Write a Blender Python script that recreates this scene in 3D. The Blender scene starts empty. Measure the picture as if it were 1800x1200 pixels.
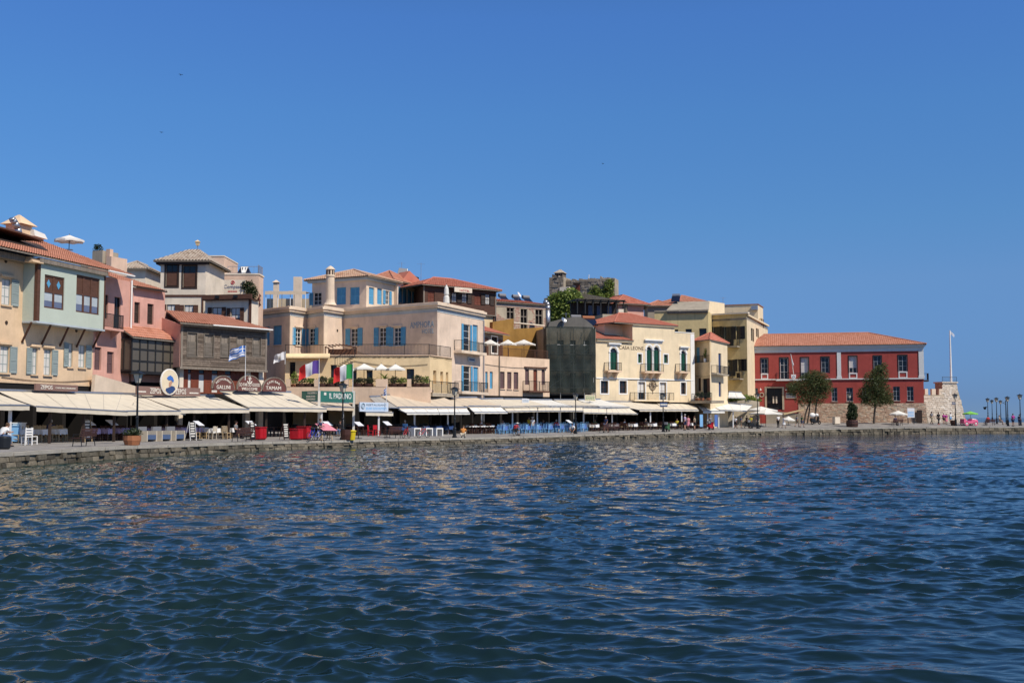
import bpy, bmesh, math, random
import numpy as np
from mathutils import Vector, Matrix
random.seed(7)
C = bpy.context.scene.collection
SC = bpy.context.scene
# ---------------------------------------------------------------- camera, sky, sun, exposure
FPX, VE, CH = 2000.0, 734.0, 2.3            # focal length in photo pixels, eye-level row, eye height above the water
PIT = math.atan((VE - 600.0) / FPX)
cam = bpy.data.cameras.new('camera'); camo = bpy.data.objects.new('camera', cam); C.objects.link(camo)
cam.sensor_width = 36.0; cam.lens = 36.0 * FPX / 1800.0; cam.clip_start = 0.5; cam.clip_end = 30000
camo.location = (0, 0, CH); camo.rotation_euler = (math.pi / 2 + PIT, 0, 0)
SC.camera = camo
SUN_EL = math.radians(50); SUN_AZ = math.atan2(0.75, -0.66)   # azimuth from +Y towards +X
SV = Vector((math.sin(SUN_AZ) * math.cos(SUN_EL), math.cos(SUN_AZ) * math.cos(SUN_EL), math.sin(SUN_EL)))
w = bpy.data.worlds.new('World'); SC.world = w; w.use_nodes = True
nt = w.node_tree; sky = nt.nodes.new('ShaderNodeTexSky'); sky.sky_type = 'NISHITA'; sky.sun_disc = False
sky.sun_elevation = SUN_EL; sky.sun_rotation = SUN_AZ
sky.air_density = 0.7; sky.dust_density = 0.0; sky.ozone_density = 10.0; sky.altitude = 3000
# deep summer blue: the clear-air sky weighted by elevation alone, the same all the way round
tcs = nt.nodes.new('ShaderNodeTexCoord'); sxs = nt.nodes.new('ShaderNodeSeparateXYZ'); nt.links.new(tcs.outputs['Generated'], sxs.inputs[0])
rps = nt.nodes.new('ShaderNodeValToRGB'); nt.links.new(sxs.outputs['Z'], rps.inputs['Fac'])
STOPS = [(0.0, (.30, .33, .42)), (.017, (.34, .37, .46)), (.116, (.9, .89, .79)), (.165, (.935, 1.08, .95)), (.258, (1.03, 1.32, 1.26)), (.336, (1.09, 1.41, 1.5)), (.6, (.98, 1.18, 1.14))]
while len(rps.color_ramp.elements) < len(STOPS): rps.color_ramp.elements.new(.5)
for i_, (p_, c_) in enumerate(STOPS): rps.color_ramp.elements[i_].position = p_; rps.color_ramp.elements[i_].color = (c_[0] / 2, c_[1] / 2, c_[2] / 2, 1)
mls = nt.nodes.new('ShaderNodeVectorMath'); mls.operation = 'MULTIPLY'; nt.links.new(sky.outputs[0], mls.inputs[0]); nt.links.new(rps.outputs[0], mls.inputs[1])
bg = nt.nodes['Background']; scs = nt.nodes.new('ShaderNodeVectorMath'); scs.operation = 'SCALE'; scs.inputs['Scale'].default_value = 2.0
nt.links.new(mls.outputs[0], scs.inputs[0]); nt.links.new(scs.outputs[0], bg.inputs[0]); bg.inputs[1].default_value = 0.14
sl = bpy.data.lights.new('sun', 'SUN'); sl.energy = 5.0; sl.angle = math.radians(0.53); sl.color = (1.0, 0.925, 0.81)
so = bpy.data.objects.new('sun', sl); C.objects.link(so); so.rotation_euler = (-SV).to_track_quat('-Z', 'Y').to_euler()
so.location = SV * 300
vs = SC.view_settings; vs.view_transform = 'Standard'; vs.look = 'None'; vs.exposure = 0.0; vs.gamma = 1.0; vs.use_curve_mapping = False
SC.cycles.max_bounces = 6; SC.cycles.diffuse_bounces = 3; SC.cycles.glossy_bounces = 3; SC.cycles.transmission_bounces = 4
SC.cycles.transparent_max_bounces = 12

# ---------------------------------------------------------------- projection helpers (photo pixels <-> world)
CP, SP = math.cos(PIT), math.sin(PIT)
def P(u, v, Y):
    a = (u - 900.0) / FPX; b = (600.0 - v) / FPX
    k = Y / (CP - b * SP)
    return Vector((a * k, Y, CH + (SP + b * CP) * k))
def proj(p):
    x, y, z = p[0], p[1], p[2] - CH
    d = y * CP + z * SP; h = -y * SP + z * CP
    return (900 + FPX * x / d, 600 - FPX * h / d)
# quay edge: photo column, depth, height of the edge, rise of the pavement inland
QE = [(-420, 36.0, .68, .25), (-160, 45.0, .68, .25), (0, 52.3, .68, .25), (110, 57.8, .70, .25), (220, 64.2, .71, .25), (330, 71.3, .66, .28), (440, 79.3, .62, .3), (570, 86.4, .58, .35),
      (700, 93.9, .56, .4), (790, 100, .53, .43), (920, 109.5, .52, .43), (1020, 119.5, .54, .43), (1120, 130, .57, .44), (1230, 141, .62, .47), (1340, 150.8, .70, .5), (1450, 156.4, .84, .56),
      (1560, 160.8, .95, .6), (1680, 163.6, 1.0, .6), (1800, 166, 1.02, .6), (2000, 170, 1.02, .6), (2400, 178, 1.02, .6)]
def _qpts():
    out = []
    for u, Y, z, r in QE:
        p = P(u, VE, Y); out.append((p.x, p.y, z, r))
    return out
QP = _qpts()
def qnear(x, y):
    best = None
    for i in range(len(QP) - 1):
        ax, ay, az, ar = QP[i]; bx, by, bz, br = QP[i + 1]
        dx, dy = bx - ax, by - ay; L2 = dx * dx + dy * dy
        t = max(0, min(1, ((x - ax) * dx + (y - ay) * dy) / L2))
        px, py = ax + t * dx, ay + t * dy
        sd = ((x - px) * -dy + (y - py) * dx) / math.sqrt(L2)   # + inland (left of the walking direction)
        d = math.hypot(x - px, y - py)
        if best is None or d < best[0]:
            best = (d, math.copysign(d, sd), az + t * (bz - az), ar + t * (br - ar), math.atan2(dy, dx))
    return best
def gz(x, y):
    _, d, z, r, _ = qnear(x, y)
    return z + r * max(0, min(1, d / 10.0))
def G(u, v):
    """ground point seen at a photo pixel"""
    lo = 40.0
    Y = lo
    while Y < 260:
        p = P(u, v, Y)
        if qnear(p.x, p.y)[1] > -0.05 and p.z <= gz(p.x, p.y): break
        Y += 0.25
    return Vector((p.x, p.y, gz(p.x, p.y)))
def Yoff(u, off):
    """depth at which a photo column is OFF metres inland of the quay edge"""
    lo, hi = 30.0, 400.0
    for _ in range(40):
        m = (lo + hi) / 2; p = P(u, VE, m)
        if qnear(p.x, p.y)[1] < off: lo = m
        else: hi = m
    return lo
def yaw_at(x, y): return qnear(x, y)[4]      # local direction of the quay edge

class Fac:
    """facade frame: x along the wall, y inward, z up; origin at the foot of its first edge"""
    def __init__(s, uA, YA, uB, YB, z=0.8, a=None, b=None):
        A = a or P(uA, VE, YA); B = b or P(uB, VE, YB)
        s.o = Vector((A.x, A.y, z)); d = Vector((B.x - A.x, B.y - A.y, 0)); s.L = d.length; s.x = d.normalized()
        s.y = Vector((-s.x.y, s.x.x, 0))
        if s.y.y < 0 and abs(s.y.y) > 1e-6 and s.y.dot(Vector((A.x, A.y, 0))) < 0: s.y = -s.y
        s.z = Vector((0, 0, 1)); s.zg = z
        s.M = Matrix(((s.x.x, s.y.x, 0, s.o.x), (s.x.y, s.y.y, 0, s.o.y), (0, 0, 1, s.o.z), (0, 0, 0, 1)))
    def sz(s, u, v, off=0.0):
        c = Vector((0, 0, CH)); d = P(u, v, 1.0) - c
        o = s.o + s.y * off
        t = (o - c).dot(s.y) / d.dot(s.y)
        q = c + d * t - s.o
        return q.dot(s.x), q.z
    def rect(s, u0, v0, u1, v1, off=0.0):
        um, vm = (u0 + u1) / 2, (v0 + v1) / 2
        a = s.sz(u0, vm, off)[0]; b = s.sz(u1, vm, off)[0]; t = s.sz(um, v0, off)[1]; c = s.sz(um, v1, off)[1]
        return (min(a, b), max(a, b), c, t)
    def W(s, x, y, z): return s.o + s.x * x + s.y * y + s.z * z
    def sub(s, x, y, z=0.0, rot=0.0):
        f = Fac.__new__(Fac); f.o = s.W(x, y, z); f.zg = f.o.z
        c, q = math.cos(rot), math.sin(rot); f.x = s.x * c + s.y * q; f.y = s.y * c - s.x * q; f.z = s.z; f.L = 0
        f.M = Matrix(((f.x.x, f.y.x, 0, f.o.x), (f.x.y, f.y.y, 0, f.o.y), (0, 0, 1, f.o.z), (0, 0, 0, 1)))
        return f
def at(p, yaw=0.0):
    """free frame at a point; x axis at YAW"""
    f = Fac.__new__(Fac); f.o = Vector(p); f.zg = f.o.z; f.x = Vector((math.cos(yaw), math.sin(yaw), 0)); f.y = Vector((-math.sin(yaw), math.cos(yaw), 0)); f.z = Vector((0, 0, 1)); f.L = 0
    f.M = Matrix.Translation(f.o) @ Matrix.Rotation(yaw, 4, 'Z')
    return f

# ---------------------------------------------------------------- mesh builder
class MB:
    def __init__(s): s.v = []; s.f = []; s.uv = None
    def quad(s, *p):
        n = len(s.v); s.v += [tuple(q) for q in p]; s.f.append(tuple(range(n, n + len(p))))
        return s
    def box(s, x0, x1, y0, y1, z0, z1):
        n = len(s.v)
        s.v += [(x0, y0, z0), (x1, y0, z0), (x1, y1, z0), (x0, y1, z0), (x0, y0, z1), (x1, y0, z1), (x1, y1, z1), (x0, y1, z1)]
        s.f += [(n, n+3, n+2, n+1), (n+4, n+5, n+6, n+7), (n, n+1, n+5, n+4), (n+1, n+2, n+6, n+5), (n+2, n+3, n+7, n+6), (n+3, n, n+4, n+7)]
        return s
    def hexa(s, b, t):
        """four bottom and four top points"""
        n = len(s.v); s.v += [tuple(q) for q in b] + [tuple(q) for q in t]
        s.f += [(n, n+3, n+2, n+1), (n+4, n+5, n+6, n+7), (n, n+1, n+5, n+4), (n+1, n+2, n+6, n+5), (n+2, n+3, n+7, n+6), (n+3, n, n+4, n+7)]
        return s
    def prism(s, pts, y0, y1):
        """polygon in x,z extruded along y"""
        n = len(s.v); k = len(pts)
        s.v += [(x, y0, z) for x, z in pts] + [(x, y1, z) for x, z in pts]
        s.f.append(tuple(range(n, n + k))); s.f.append(tuple(range(n + 2*k - 1, n + k - 1, -1)))
        for i in range(k):
            j = (i + 1) % k; s.f.append((n + i, n + k + i, n + k + j, n + j))
        return s
    def slab(s, pts, th):
        """planar 3d polygon thickened downwards"""
        n = len(s.v); k = len(pts)
        s.v += [tuple(p) for p in pts] + [(p[0], p[1], p[2] - th) for p in pts]
        s.f.append(tuple(range(n, n + k))); s.f.append(tuple(range(n + 2*k - 1, n + k - 1, -1)))
        for i in range(k):
            j = (i + 1) % k; s.f.append((n + i, n + k + i, n + k + j, n + j))
        return s
    def cyl(s, p0, p1, r0, r1=None, n=8, caps=True):
        r1 = r0 if r1 is None else r1
        p0, p1 = Vector(p0), Vector(p1); d = (p1 - p0)
        if d.length < 1e-6: return s
        d.normalize(); a = d.orthogonal().normalized(); b = d.cross(a); k = len(s.v)
        for p, r in ((p0, r0), (p1, r1)):
            for i in range(n):
                t = 2 * math.pi * i / n; s.v.append(tuple(p + (a * math.cos(t) + b * math.sin(t)) * r))
        for i in range(n):
            j = (i + 1) % n; s.f.append((k + i, k + j, k + n + j, k + n + i))
        if caps:
            s.f.append(tuple(range(k + n - 1, k - 1, -1))); s.f.append(tuple(range(k + n, k + 2*n)))
        return s
    def tube(s, pts, r, n=6):
        r = r if hasattr(r, '__len__') else [r] * len(pts)
        for i in range(len(pts) - 1): s.cyl(pts[i], pts[i+1], r[i], r[i+1], n)
        return s
    def lathe(s, prof, n=12, o=(0, 0, 0)):
        k = len(s.v)
        for r, z in prof:
            for i in range(n):
                t = 2 * math.pi * i / n; s.v.append((o[0] + r * math.cos(t), o[1] + r * math.sin(t), o[2] + z))
        for j in range(len(prof) - 1):
            for i in range(n):
                q = (i + 1) % n; s.f.append((k + j*n + i, k + j*n + q, k + (j+1)*n + q, k + (j+1)*n + i))
        s.f.append(tuple(range(k + n - 1, k - 1, -1))); m = k + (len(prof) - 1) * n; s.f.append(tuple(range(m, m + n)))
        return s
    def ball(s, c, rx, ry=None, rz=None, nu=10, nv=6):
        ry = rx if ry is None else ry; rz = rx if rz is None else rz; k = len(s.v)
        s.v.append((c[0], c[1], c[2] - rz))
        for j in range(1, nv):
            f = -math.pi/2 + math.pi * j / nv
            for i in range(nu):
                t = 2 * math.pi * i / nu; s.v.append((c[0] + rx*math.cos(f)*math.cos(t), c[1] + ry*math.cos(f)*math.sin(t), c[2] + rz*math.sin(f)))
        s.v.append((c[0], c[1], c[2] + rz)); e = len(s.v) - 1
        for i in range(nu):
            q = (i + 1) % nu; s.f.append((k, k + 1 + q, k + 1 + i)); s.f.append((e, e - nu + i, e - nu + q))
            for j in range(nv - 2): s.f.append((k+1+j*nu+i, k+1+j*nu+q, k+1+(j+1)*nu+q, k+1+(j+1)*nu+i))
        return s
    def torus(s, c, R, r, n=16, m=6, ax='y'):
        k = len(s.v)
        for i in range(n):
            t = 2*math.pi*i/n
            for j in range(m):
                q = 2*math.pi*j/m; a = (R + r*math.cos(q)); x, z, y = a*math.cos(t), a*math.sin(t), r*math.sin(q)
                s.v.append((c[0]+x, c[1]+y, c[2]+z) if ax == 'y' else ((c[0]+x, c[1]+z, c[2]+y) if ax == 'z' else (c[0]+y, c[1]+x, c[2]+z)))
        for i in range(n):
            for j in range(m):
                a, b = (i+1) % n, (j+1) % m; s.f.append((k+i*m+j, k+a*m+j, k+a*m+b, k+i*m+b))
        return s
    def mesh(s, name):
        me = bpy.data.meshes.new(name); me.from_pydata(s.v, [], s.f); me.update()
        return me
    def build(s, name, m, parent=None, frame=None, smooth=False, **kw):
        me = s.mesh(name); bm = bmesh.new(); bm.from_mesh(me); bmesh.ops.recalc_face_normals(bm, faces=bm.faces); bm.to_mesh(me); bm.free()
        return link(name, me, m, parent, frame, smooth, **kw)
RM = {}
def link(name, me, m, parent=None, frame=None, smooth=False, label=None, cat=None, group=None, kind=None):
    o = bpy.data.objects.new(name, me); C.objects.link(o)
    if m is not None and not me.materials: me.materials.append(m)
    if smooth: me.polygons.foreach_set('use_smooth', [True] * len(me.polygons))
    M = frame.M if frame is not None else (Matrix.Identity(4) if parent is None else RM[parent.name])
    if parent is not None:
        o.parent = parent; o.matrix_basis = RM[parent.name].inverted() @ M
    else: o.matrix_basis = M
    RM[o.name] = M.copy()
    props(o, label, cat, group, kind)
    return o
def props(o, label=None, cat=None, group=None, kind=None):
    if label: o['label'] = label
    if cat: o['category'] = cat
    if group: o['group'] = group
    if kind: o['kind'] = kind
def thing(name, label, cat, frame, group=None):
    o = bpy.data.objects.new(name, None); C.objects.link(o); o.empty_display_size = 0.2
    o.matrix_basis = frame.M; RM[o.name] = frame.M.copy(); props(o, label, cat, group)
    return o
KIDS = {}
def dup(src, frame, label=None, group=None, mats=None):
    """copy of a thing with its parts and sub-parts"""
    def rec(o, par):
        c = o.copy(); C.objects.link(c)
        RM[c.name] = frame.M.copy()
        if par is not None: c.parent = par
        for k in children_of(o): rec(k, c)
        return c
    r = rec(src, None); r.matrix_basis = frame.M; RM[r.name] = frame.M.copy()
    if label: r['label'] = label
    if group: r['group'] = group
    return r
def children_of(o):
    return [k for k in bpy.data.objects if k.parent == o] if o.name not in KIDS else KIDS[o.name]
def freeze(o):
    """remember the children of a prototype so that copying does not search"""
    allk = [k for k in bpy.data.objects if k.parent is not None]
    def rec(q):
        KIDS[q.name] = [k for k in allk if k.parent == q]
        for k in KIDS[q.name]: rec(k)
    rec(o); return o

# ---------------------------------------------------------------- materials
def node_mat(name):
    m = bpy.data.materials.new(name); m.use_nodes = True; t = m.node_tree; b = t.nodes['Principled BSDF']
    return m, t, b
def rgb(c): return (c[0], c[1], c[2], 1)
def mat(name, col, rough=0.7, var=0.12, scale=3.0, bump=0.0, bscale=20, metal=0.0, spec=0.3, stretch=(1, 1, 1), streak=0.0, streakcol=None, trans=0.0):
    m, t, b = node_mat(name); N = t.nodes; L = t.links
    b.inputs['Roughness'].default_value = rough; b.inputs['Metallic'].default_value = metal; b.inputs['Specular IOR Level'].default_value = spec
    if var <= 0 and bump <= 0:
        b.inputs['Base Color'].default_value = rgb(col); return m
    g = N.new('ShaderNodeNewGeometry'); mp = N.new('ShaderNodeMapping'); mp.inputs['Scale'].default_value = stretch
    L.new(g.outputs['Position'], mp.inputs['Vector'])
    n = N.new('ShaderNodeTexNoise'); n.inputs['Scale'].default_value = scale; n.inputs['Detail'].default_value = 6; n.inputs['Roughness'].default_value = 0.65
    L.new(mp.outputs[0], n.inputs['Vector'])
    r = N.new('ShaderNodeValToRGB'); r.color_ramp.elements[0].position = 0.3; r.color_ramp.elements[1].position = 0.7
    r.color_ramp.elements[0].color = rgb([c * (1 - var) for c in col]); r.color_ramp.elements[1].color = rgb([min(1, c * (1 + var * .7)) for c in col])
    L.new(n.outputs['Fac'], r.inputs['Fac']); out = r.outputs[0]
    if streak > 0:
        mp2 = N.new('ShaderNodeMapping'); mp2.inputs['Scale'].default_value = (1.6, 1.6, .16); L.new(g.outputs['Position'], mp2.inputs['Vector'])
        n2 = N.new('ShaderNodeTexNoise'); n2.inputs['Scale'].default_value = 1.0; n2.inputs['Detail'].default_value = 7; n2.inputs['Roughness'].default_value = .7; L.new(mp2.outputs[0], n2.inputs['Vector'])
        r2 = N.new('ShaderNodeValToRGB'); r2.color_ramp.elements[0].position = .52; r2.color_ramp.elements[1].position = .78
        r2.color_ramp.elements[0].color = (0, 0, 0, 1); r2.color_ramp.elements[1].color = (streak, streak, streak, 1); L.new(n2.outputs['Fac'], r2.inputs['Fac'])
        mx = N.new('ShaderNodeMix'); mx.data_type = 'RGBA'; L.new(r2.outputs[0], mx.inputs['Factor']); L.new(out, mx.inputs['A'])
        mx.inputs['B'].default_value = rgb(streakcol or [c * .5 for c in col]); out = mx.outputs['Result']
    L.new(out, b.inputs['Base Color'])
    if bump > 0:
        nb = N.new('ShaderNodeTexNoise'); nb.inputs['Scale'].default_value = bscale; nb.inputs['Detail'].default_value = 5; L.new(mp.outputs[0], nb.inputs['Vector'])
        bp = N.new('ShaderNodeBump'); bp.inputs['Strength'].default_value = bump; bp.inputs['Distance'].default_value = .05; L.new(nb.outputs['Fac'], bp.inputs['Height']); L.new(bp.outputs[0], b.inputs['Normal'])
    if trans > 0:      # thin cloth: some light passes
        tr = N.new('ShaderNodeBsdfTranslucent'); tr.inputs[0].default_value = rgb(col); L.new(out, tr.inputs[0])
        mxs = N.new('ShaderNodeMixShader'); mxs.inputs[0].default_value = trans
        L.new(b.outputs[0], mxs.inputs[1]); L.new(tr.outputs[0], mxs.inputs[2]); L.new(mxs.outputs[0], N['Material Output'].inputs[0])
    return m
def plaster(name, col, streak=.45, var=.18): return mat(name, col, .9, var, .55, .25, 9, streak=streak, spec=.15)
def island_mat(name, cols, rough=.85, bump=.5, bscale=14):
    """each separate stone its own shade"""
    m, t, b = node_mat(name); N = t.nodes; L = t.links
    g = N.new('ShaderNodeNewGeometry'); r = N.new('ShaderNodeValToRGB'); r.color_ramp.interpolation = 'LINEAR'
    e = r.color_ramp.elements
    while len(e) < len(cols): e.new(.5)
    for i, c in enumerate(cols): e[i].position = i / (len(cols) - 1); e[i].color = rgb(c)
    oi = N.new('ShaderNodeObjectInfo'); ad = N.new('ShaderNodeMath'); ad.operation = 'ADD'; L.new(g.outputs['Random Per Island'], ad.inputs[0]); L.new(oi.outputs['Random'], ad.inputs[1])
    fr = N.new('ShaderNodeMath'); fr.operation = 'FRACT'; L.new(ad.outputs[0], fr.inputs[0]); L.new(fr.outputs[0], r.inputs['Fac'])
    n = N.new('ShaderNodeTexNoise'); n.inputs['Scale'].default_value = 5; n.inputs['Detail'].default_value = 6; L.new(g.outputs['Position'], n.inputs['Vector'])
    mr = N.new('ShaderNodeMapRange'); mr.inputs['From Min'].default_value = .3; mr.inputs['From Max'].default_value = .7; mr.inputs['To Min'].default_value = .7; mr.inputs['To Max'].default_value = 1.2
    L.new(n.outputs['Fac'], mr.inputs['Value'])
    mx = N.new('ShaderNodeMix'); mx.data_type = 'RGBA'; mx.blend_type = 'MULTIPLY'; mx.inputs['Factor'].default_value = 1; L.new(r.outputs[0], mx.inputs['A']); L.new(mr.outputs[0], mx.inputs['B'])
    L.new(mx.outputs['Result'], b.inputs['Base Color']); b.inputs['Roughness'].default_value = rough; b.inputs['Specular IOR Level'].default_value = .2
    nb = N.new('ShaderNodeTexNoise'); nb.inputs['Scale'].default_value = bscale; nb.inputs['Detail'].default_value = 4; L.new(g.outputs['Position'], nb.inputs['Vector'])
    bp = N.new('ShaderNodeBump'); bp.inputs['Strength'].default_value = bump; bp.inputs['Distance'].default_value = .06; L.new(nb.outputs['Fac'], bp.inputs['Height']); L.new(bp.outputs[0], b.inputs['Normal'])
    return m
def tile_mat(name, cols):
    m, t, b = node_mat(name); N = t.nodes; L = t.links
    uv = N.new('ShaderNodeUVMap'); fl = N.new('ShaderNodeVectorMath'); fl.operation = 'FLOOR'; L.new(uv.outputs[0], fl.inputs[0])
    wn = N.new('ShaderNodeTexWhiteNoise'); wn.noise_dimensions = '2D'; L.new(fl.outputs[0], wn.inputs['Vector'])
    g = N.new('ShaderNodeNewGeometry'); n = N.new('ShaderNodeTexNoise'); n.inputs['Scale'].default_value = .5; n.inputs['Detail'].default_value = 5; L.new(g.outputs['Position'], n.inputs['Vector'])
    ad = N.new('ShaderNodeMath'); ad.operation = 'MULTIPLY_ADD'; ad.inputs[1].default_value = .55; L.new(wn.outputs['Value'], ad.inputs[0])
    sc = N.new('ShaderNodeMath'); sc.operation = 'MULTIPLY_ADD'; sc.inputs[1].default_value = 1.1; sc.inputs[2].default_value = -.32; L.new(n.outputs['Fac'], sc.inputs[0]); L.new(sc.outputs[0], ad.inputs[2])
    r = N.new('ShaderNodeValToRGB'); e = r.color_ramp.elements
    while len(e) < len(cols): e.new(.5)
    for i, c in enumerate(cols): e[i].position = i / (len(cols) - 1); e[i].color = rgb(c)
    L.new(ad.outputs[0], r.inputs['Fac']); L.new(r.outputs[0], b.inputs['Base Color']); b.inputs['Roughness'].default_value = .85; b.inputs['Specular IOR Level'].default_value = .2
    return m
def glass_mat(name, col=(.015, .02, .025), rough=.06):
    m, t, b = node_mat(name); b.inputs['Base Color'].default_value = rgb(col); b.inputs['Roughness'].default_value = rough; b.inputs['Specular IOR Level'].default_value = .4
    N = t.nodes; L = t.links; g = N.new('ShaderNodeNewGeometry'); n = N.new('ShaderNodeTexNoise'); n.inputs['Scale'].default_value = 1.2; L.new(g.outputs['Position'], n.inputs['Vector'])
    bp = N.new('ShaderNodeBump'); bp.inputs['Strength'].default_value = .12; bp.inputs['Distance'].default_value = .05; L.new(n.outputs['Fac'], bp.inputs['Height']); L.new(bp.outputs[0], b.inputs['Normal'])
    return m
def leaf_mat(name, cols):
    m, t, b = node_mat(name); N = t.nodes; L = t.links
    g = N.new('ShaderNodeNewGeometry'); r = N.new('ShaderNodeValToRGB'); e = r.color_ramp.elements
    while len(e) < len(cols): e.new(.5)
    for i, c in enumerate(cols): e[i].position = i / (len(cols) - 1); e[i].color = rgb(c)
    L.new(g.outputs['Random Per Island'], r.inputs['Fac']); L.new(r.outputs[0], b.inputs['Base Color']); b.inputs['Roughness'].default_value = .55; b.inputs['Specular IOR Level'].default_value = .3
    tr = N.new('ShaderNodeBsdfTranslucent'); L.new(r.outputs[0], tr.inputs[0]); mx = N.new('ShaderNodeMixShader'); mx.inputs[0].default_value = .3
    L.new(b.outputs[0], mx.inputs[1]); L.new(tr.outputs[0], mx.inputs[2]); L.new(mx.outputs[0], N['Material Output'].inputs[0])
    return m
def net_mat():
    m, t, b = node_mat('scaffold_net'); N = t.nodes; L = t.links
    b.inputs['Base Color'].default_value = (.012, .02, .017, 1); b.inputs['Roughness'].default_value = .9
    g = N.new('ShaderNodeNewGeometry'); n = N.new('ShaderNodeTexNoise'); n.inputs['Scale'].default_value = .7; n.inputs['Detail'].default_value = 5; L.new(g.outputs['Position'], n.inputs['Vector'])
    mr = N.new('ShaderNodeMapRange'); mr.inputs['From Min'].default_value = .3; mr.inputs['From Max'].default_value = .7; mr.inputs['To Min'].default_value = .1; mr.inputs['To Max'].default_value = .32; L.new(n.outputs['Fac'], mr.inputs['Value'])
    tr = N.new('ShaderNodeBsdfTransparent'); mx = N.new('ShaderNodeMixShader'); L.new(mr.outputs[0], mx.inputs[0]); L.new(b.outputs[0], mx.inputs[1]); L.new(tr.outputs[0], mx.inputs[2]); L.new(mx.outputs[0], N['Material Output'].inputs[0])
    return m

M_ = {}
M_['cream_apricot'] = plaster('plaster_apricot', (.72, .52, .335), .45)
M_['mint'] = plaster('plaster_mint', (.47, .52, .44), .15, .05)
M_['pink'] = plaster('plaster_pink', (.62, .34, .27), .3)
M_['offwhite'] = plaster('plaster_offwhite', (.74, .635, .5), .35)
M_['beige_pink'] = plaster('plaster_beige_pink', (.66, .47, .35), .45)
M_['amphora'] = plaster('plaster_dusty_rose', (.7, .545, .42), .45)
M_['amphora_trim'] = plaster('plaster_trim', (.71, .57, .43), .25)
M_['bluegrey'] = plaster('plaster_blue_grey', (.42, .47, .5), .2)
M_['yellow'] = plaster('plaster_yellow', (.75, .57, .335), .4)
M_['peach'] = plaster('plaster_peach', (.71, .52, .37), .5)
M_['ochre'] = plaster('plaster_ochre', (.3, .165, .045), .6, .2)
M_['casa'] = plaster('plaster_pale_yellow', (.76, .615, .41), .4, .13)
M_['oldyellow'] = plaster('plaster_old_yellow', (.67, .52, .26), .65, .2)
M_['white'] = mat('white_paint', (.78, .76, .72), .6, .06, 2, .05, 20)
M_['red'] = plaster('plaster_red', (.36, .07, .058), .4, .14)
M_['museum_white'] = plaster('plaster_white', (.66, .66, .64), .25, .06)
M_['rough_grey'] = plaster('weathered_render', (.36, .31, .24), .6, .25)
M_['oldplaster'] = plaster('old_plaster', (.45, .38, .28), .6, .25)
M_['timber_grey'] = mat('weathered_timber', (.16, .135, .11), .9, .4, 1.2, .5, 30, stretch=(.6, .6, 9))
M_['timber_grey2'] = mat('weathered_timber_light', (.24, .2, .16), .9, .4, 1.2, .5, 30, stretch=(6, 6, .8))
M_['timber_brown'] = mat('brown_timber', (.105, .048, .03), .7, .25, 2, .2, 20, stretch=(1, 1, 5))
M_['timber_red'] = mat('red_brown_timber', (.19, .05, .026), .6, .2, 2, .2, 20, stretch=(5, 5, .6))
M_['timber_dark'] = mat('dark_timber', (.045, .028, .02), .6, .2, 2, .2, 20)
M_['dark_frame'] = mat('dark_metal_frame', (.02, .02, .02), .5, .1, 2)
M_['blue'] = mat('blue_shutter_paint', (.1, .33, .53), .6, .12, 2.0, .1, 12)
M_['grey_shutter'] = mat('grey_green_shutter_paint', (.27, .32, .31), .65, .1, 2, .1, 12)
M_['purple_shutter'] = mat('plum_shutter_paint', (.13, .075, .075), .7, .15, 2)
M_['green_shutter'] = mat('bottle_green_paint', (.012, .07, .045), .45, .2, 2)
M_['navy'] = mat('navy_paint', (.03, .06, .16), .5, .1, 2)
M_['glass'] = glass_mat('window_glass'); M_['glass_dull'] = glass_mat('dusty_glass', (.1, .085, .065), .3); M_['shade_black'] = mat('painted_interior_shade', (.013, .011, .01), .9, .2, 2); M_['dark_render'] = plaster('dark_render', (.15, .14, .125), .5, .2); M_['pole_grey'] = mat('dull_pole', (.4, .4, .38), .8, 0)  # the near-black interior carries the shade of deep rooms in its colour
M_['curtain'] = mat('white_curtain', (.62, .6, .56), .9, .15, 3, stretch=(8, 8, .3))
M_['curtain_blue'] = mat('blue_grey_blind', (.12, .15, .24), .9, .1, 2)
M_['canvas'] = mat('cream_canvas', (.7, .62, .49), .85, .1, 1.5, .12, 2.5, trans=.12)
M_['canvas_w'] = mat('white_canvas', (.78, .75, .68), .85, .05, 1.5, .12, 2.5, trans=.12)
M_['canvas_tan'] = mat('tan_canvas', (.64, .53, .4), .85, .07, 1.5, .12, 2.5, trans=.12)
M_['canvas_grey'] = mat('grey_canvas', (.4, .37, .33), .85, .07, 1.5, .12, 2.5, trans=.1)
M_['metal_black'] = mat('black_iron', (.013, .015, .018), .45, .1, 6)
M_['metal_grey'] = mat('galvanised_steel', (.42, .43, .45), .38, .1, 4, metal=.8)
M_['metal_white'] = mat('white_metal', (.72, .72, .72), .4, .05, 4)
M_['sign_brown'] = mat('brown_sign_board', (.2, .12, .1), .6, .08, 1.5)
M_['sign_maroon'] = mat('maroon_sign_board', (.13, .05, .042), .6, .1, 1.5)
M_['letter'] = mat('cream_lettering', (.7, .66, .58), .7, 0)
M_['letter_blue'] = mat('blue_grey_lettering', (.25, .335, .41), .7, 0)
M_['letter_brown'] = mat('brown_lettering', (.16, .11, .07), .7, 0)
M_['letter_navy'] = mat('navy_lettering', (.05, .09, .2), .7, 0)
M_['letter_green'] = mat('green_lettering', (.1, .2, .08), .7, 0)
M_['sign_green'] = mat('green_sign_board', (.035, .15, .12), .5, .08, 1.5)
M_['sign_oval'] = mat('cream_sign_board', (.66, .56, .4), .6, .08, 1.5)
M_['skin'] = mat('skin', (.42, .235, .16), .6, .08, 8)
M_['skin_tan'] = mat('tanned_skin', (.3, .155, .1), .6, .08, 8)
M_['hair_dark'] = mat('dark_hair', (.02, .013, .01), .6, .1, 8)
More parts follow.
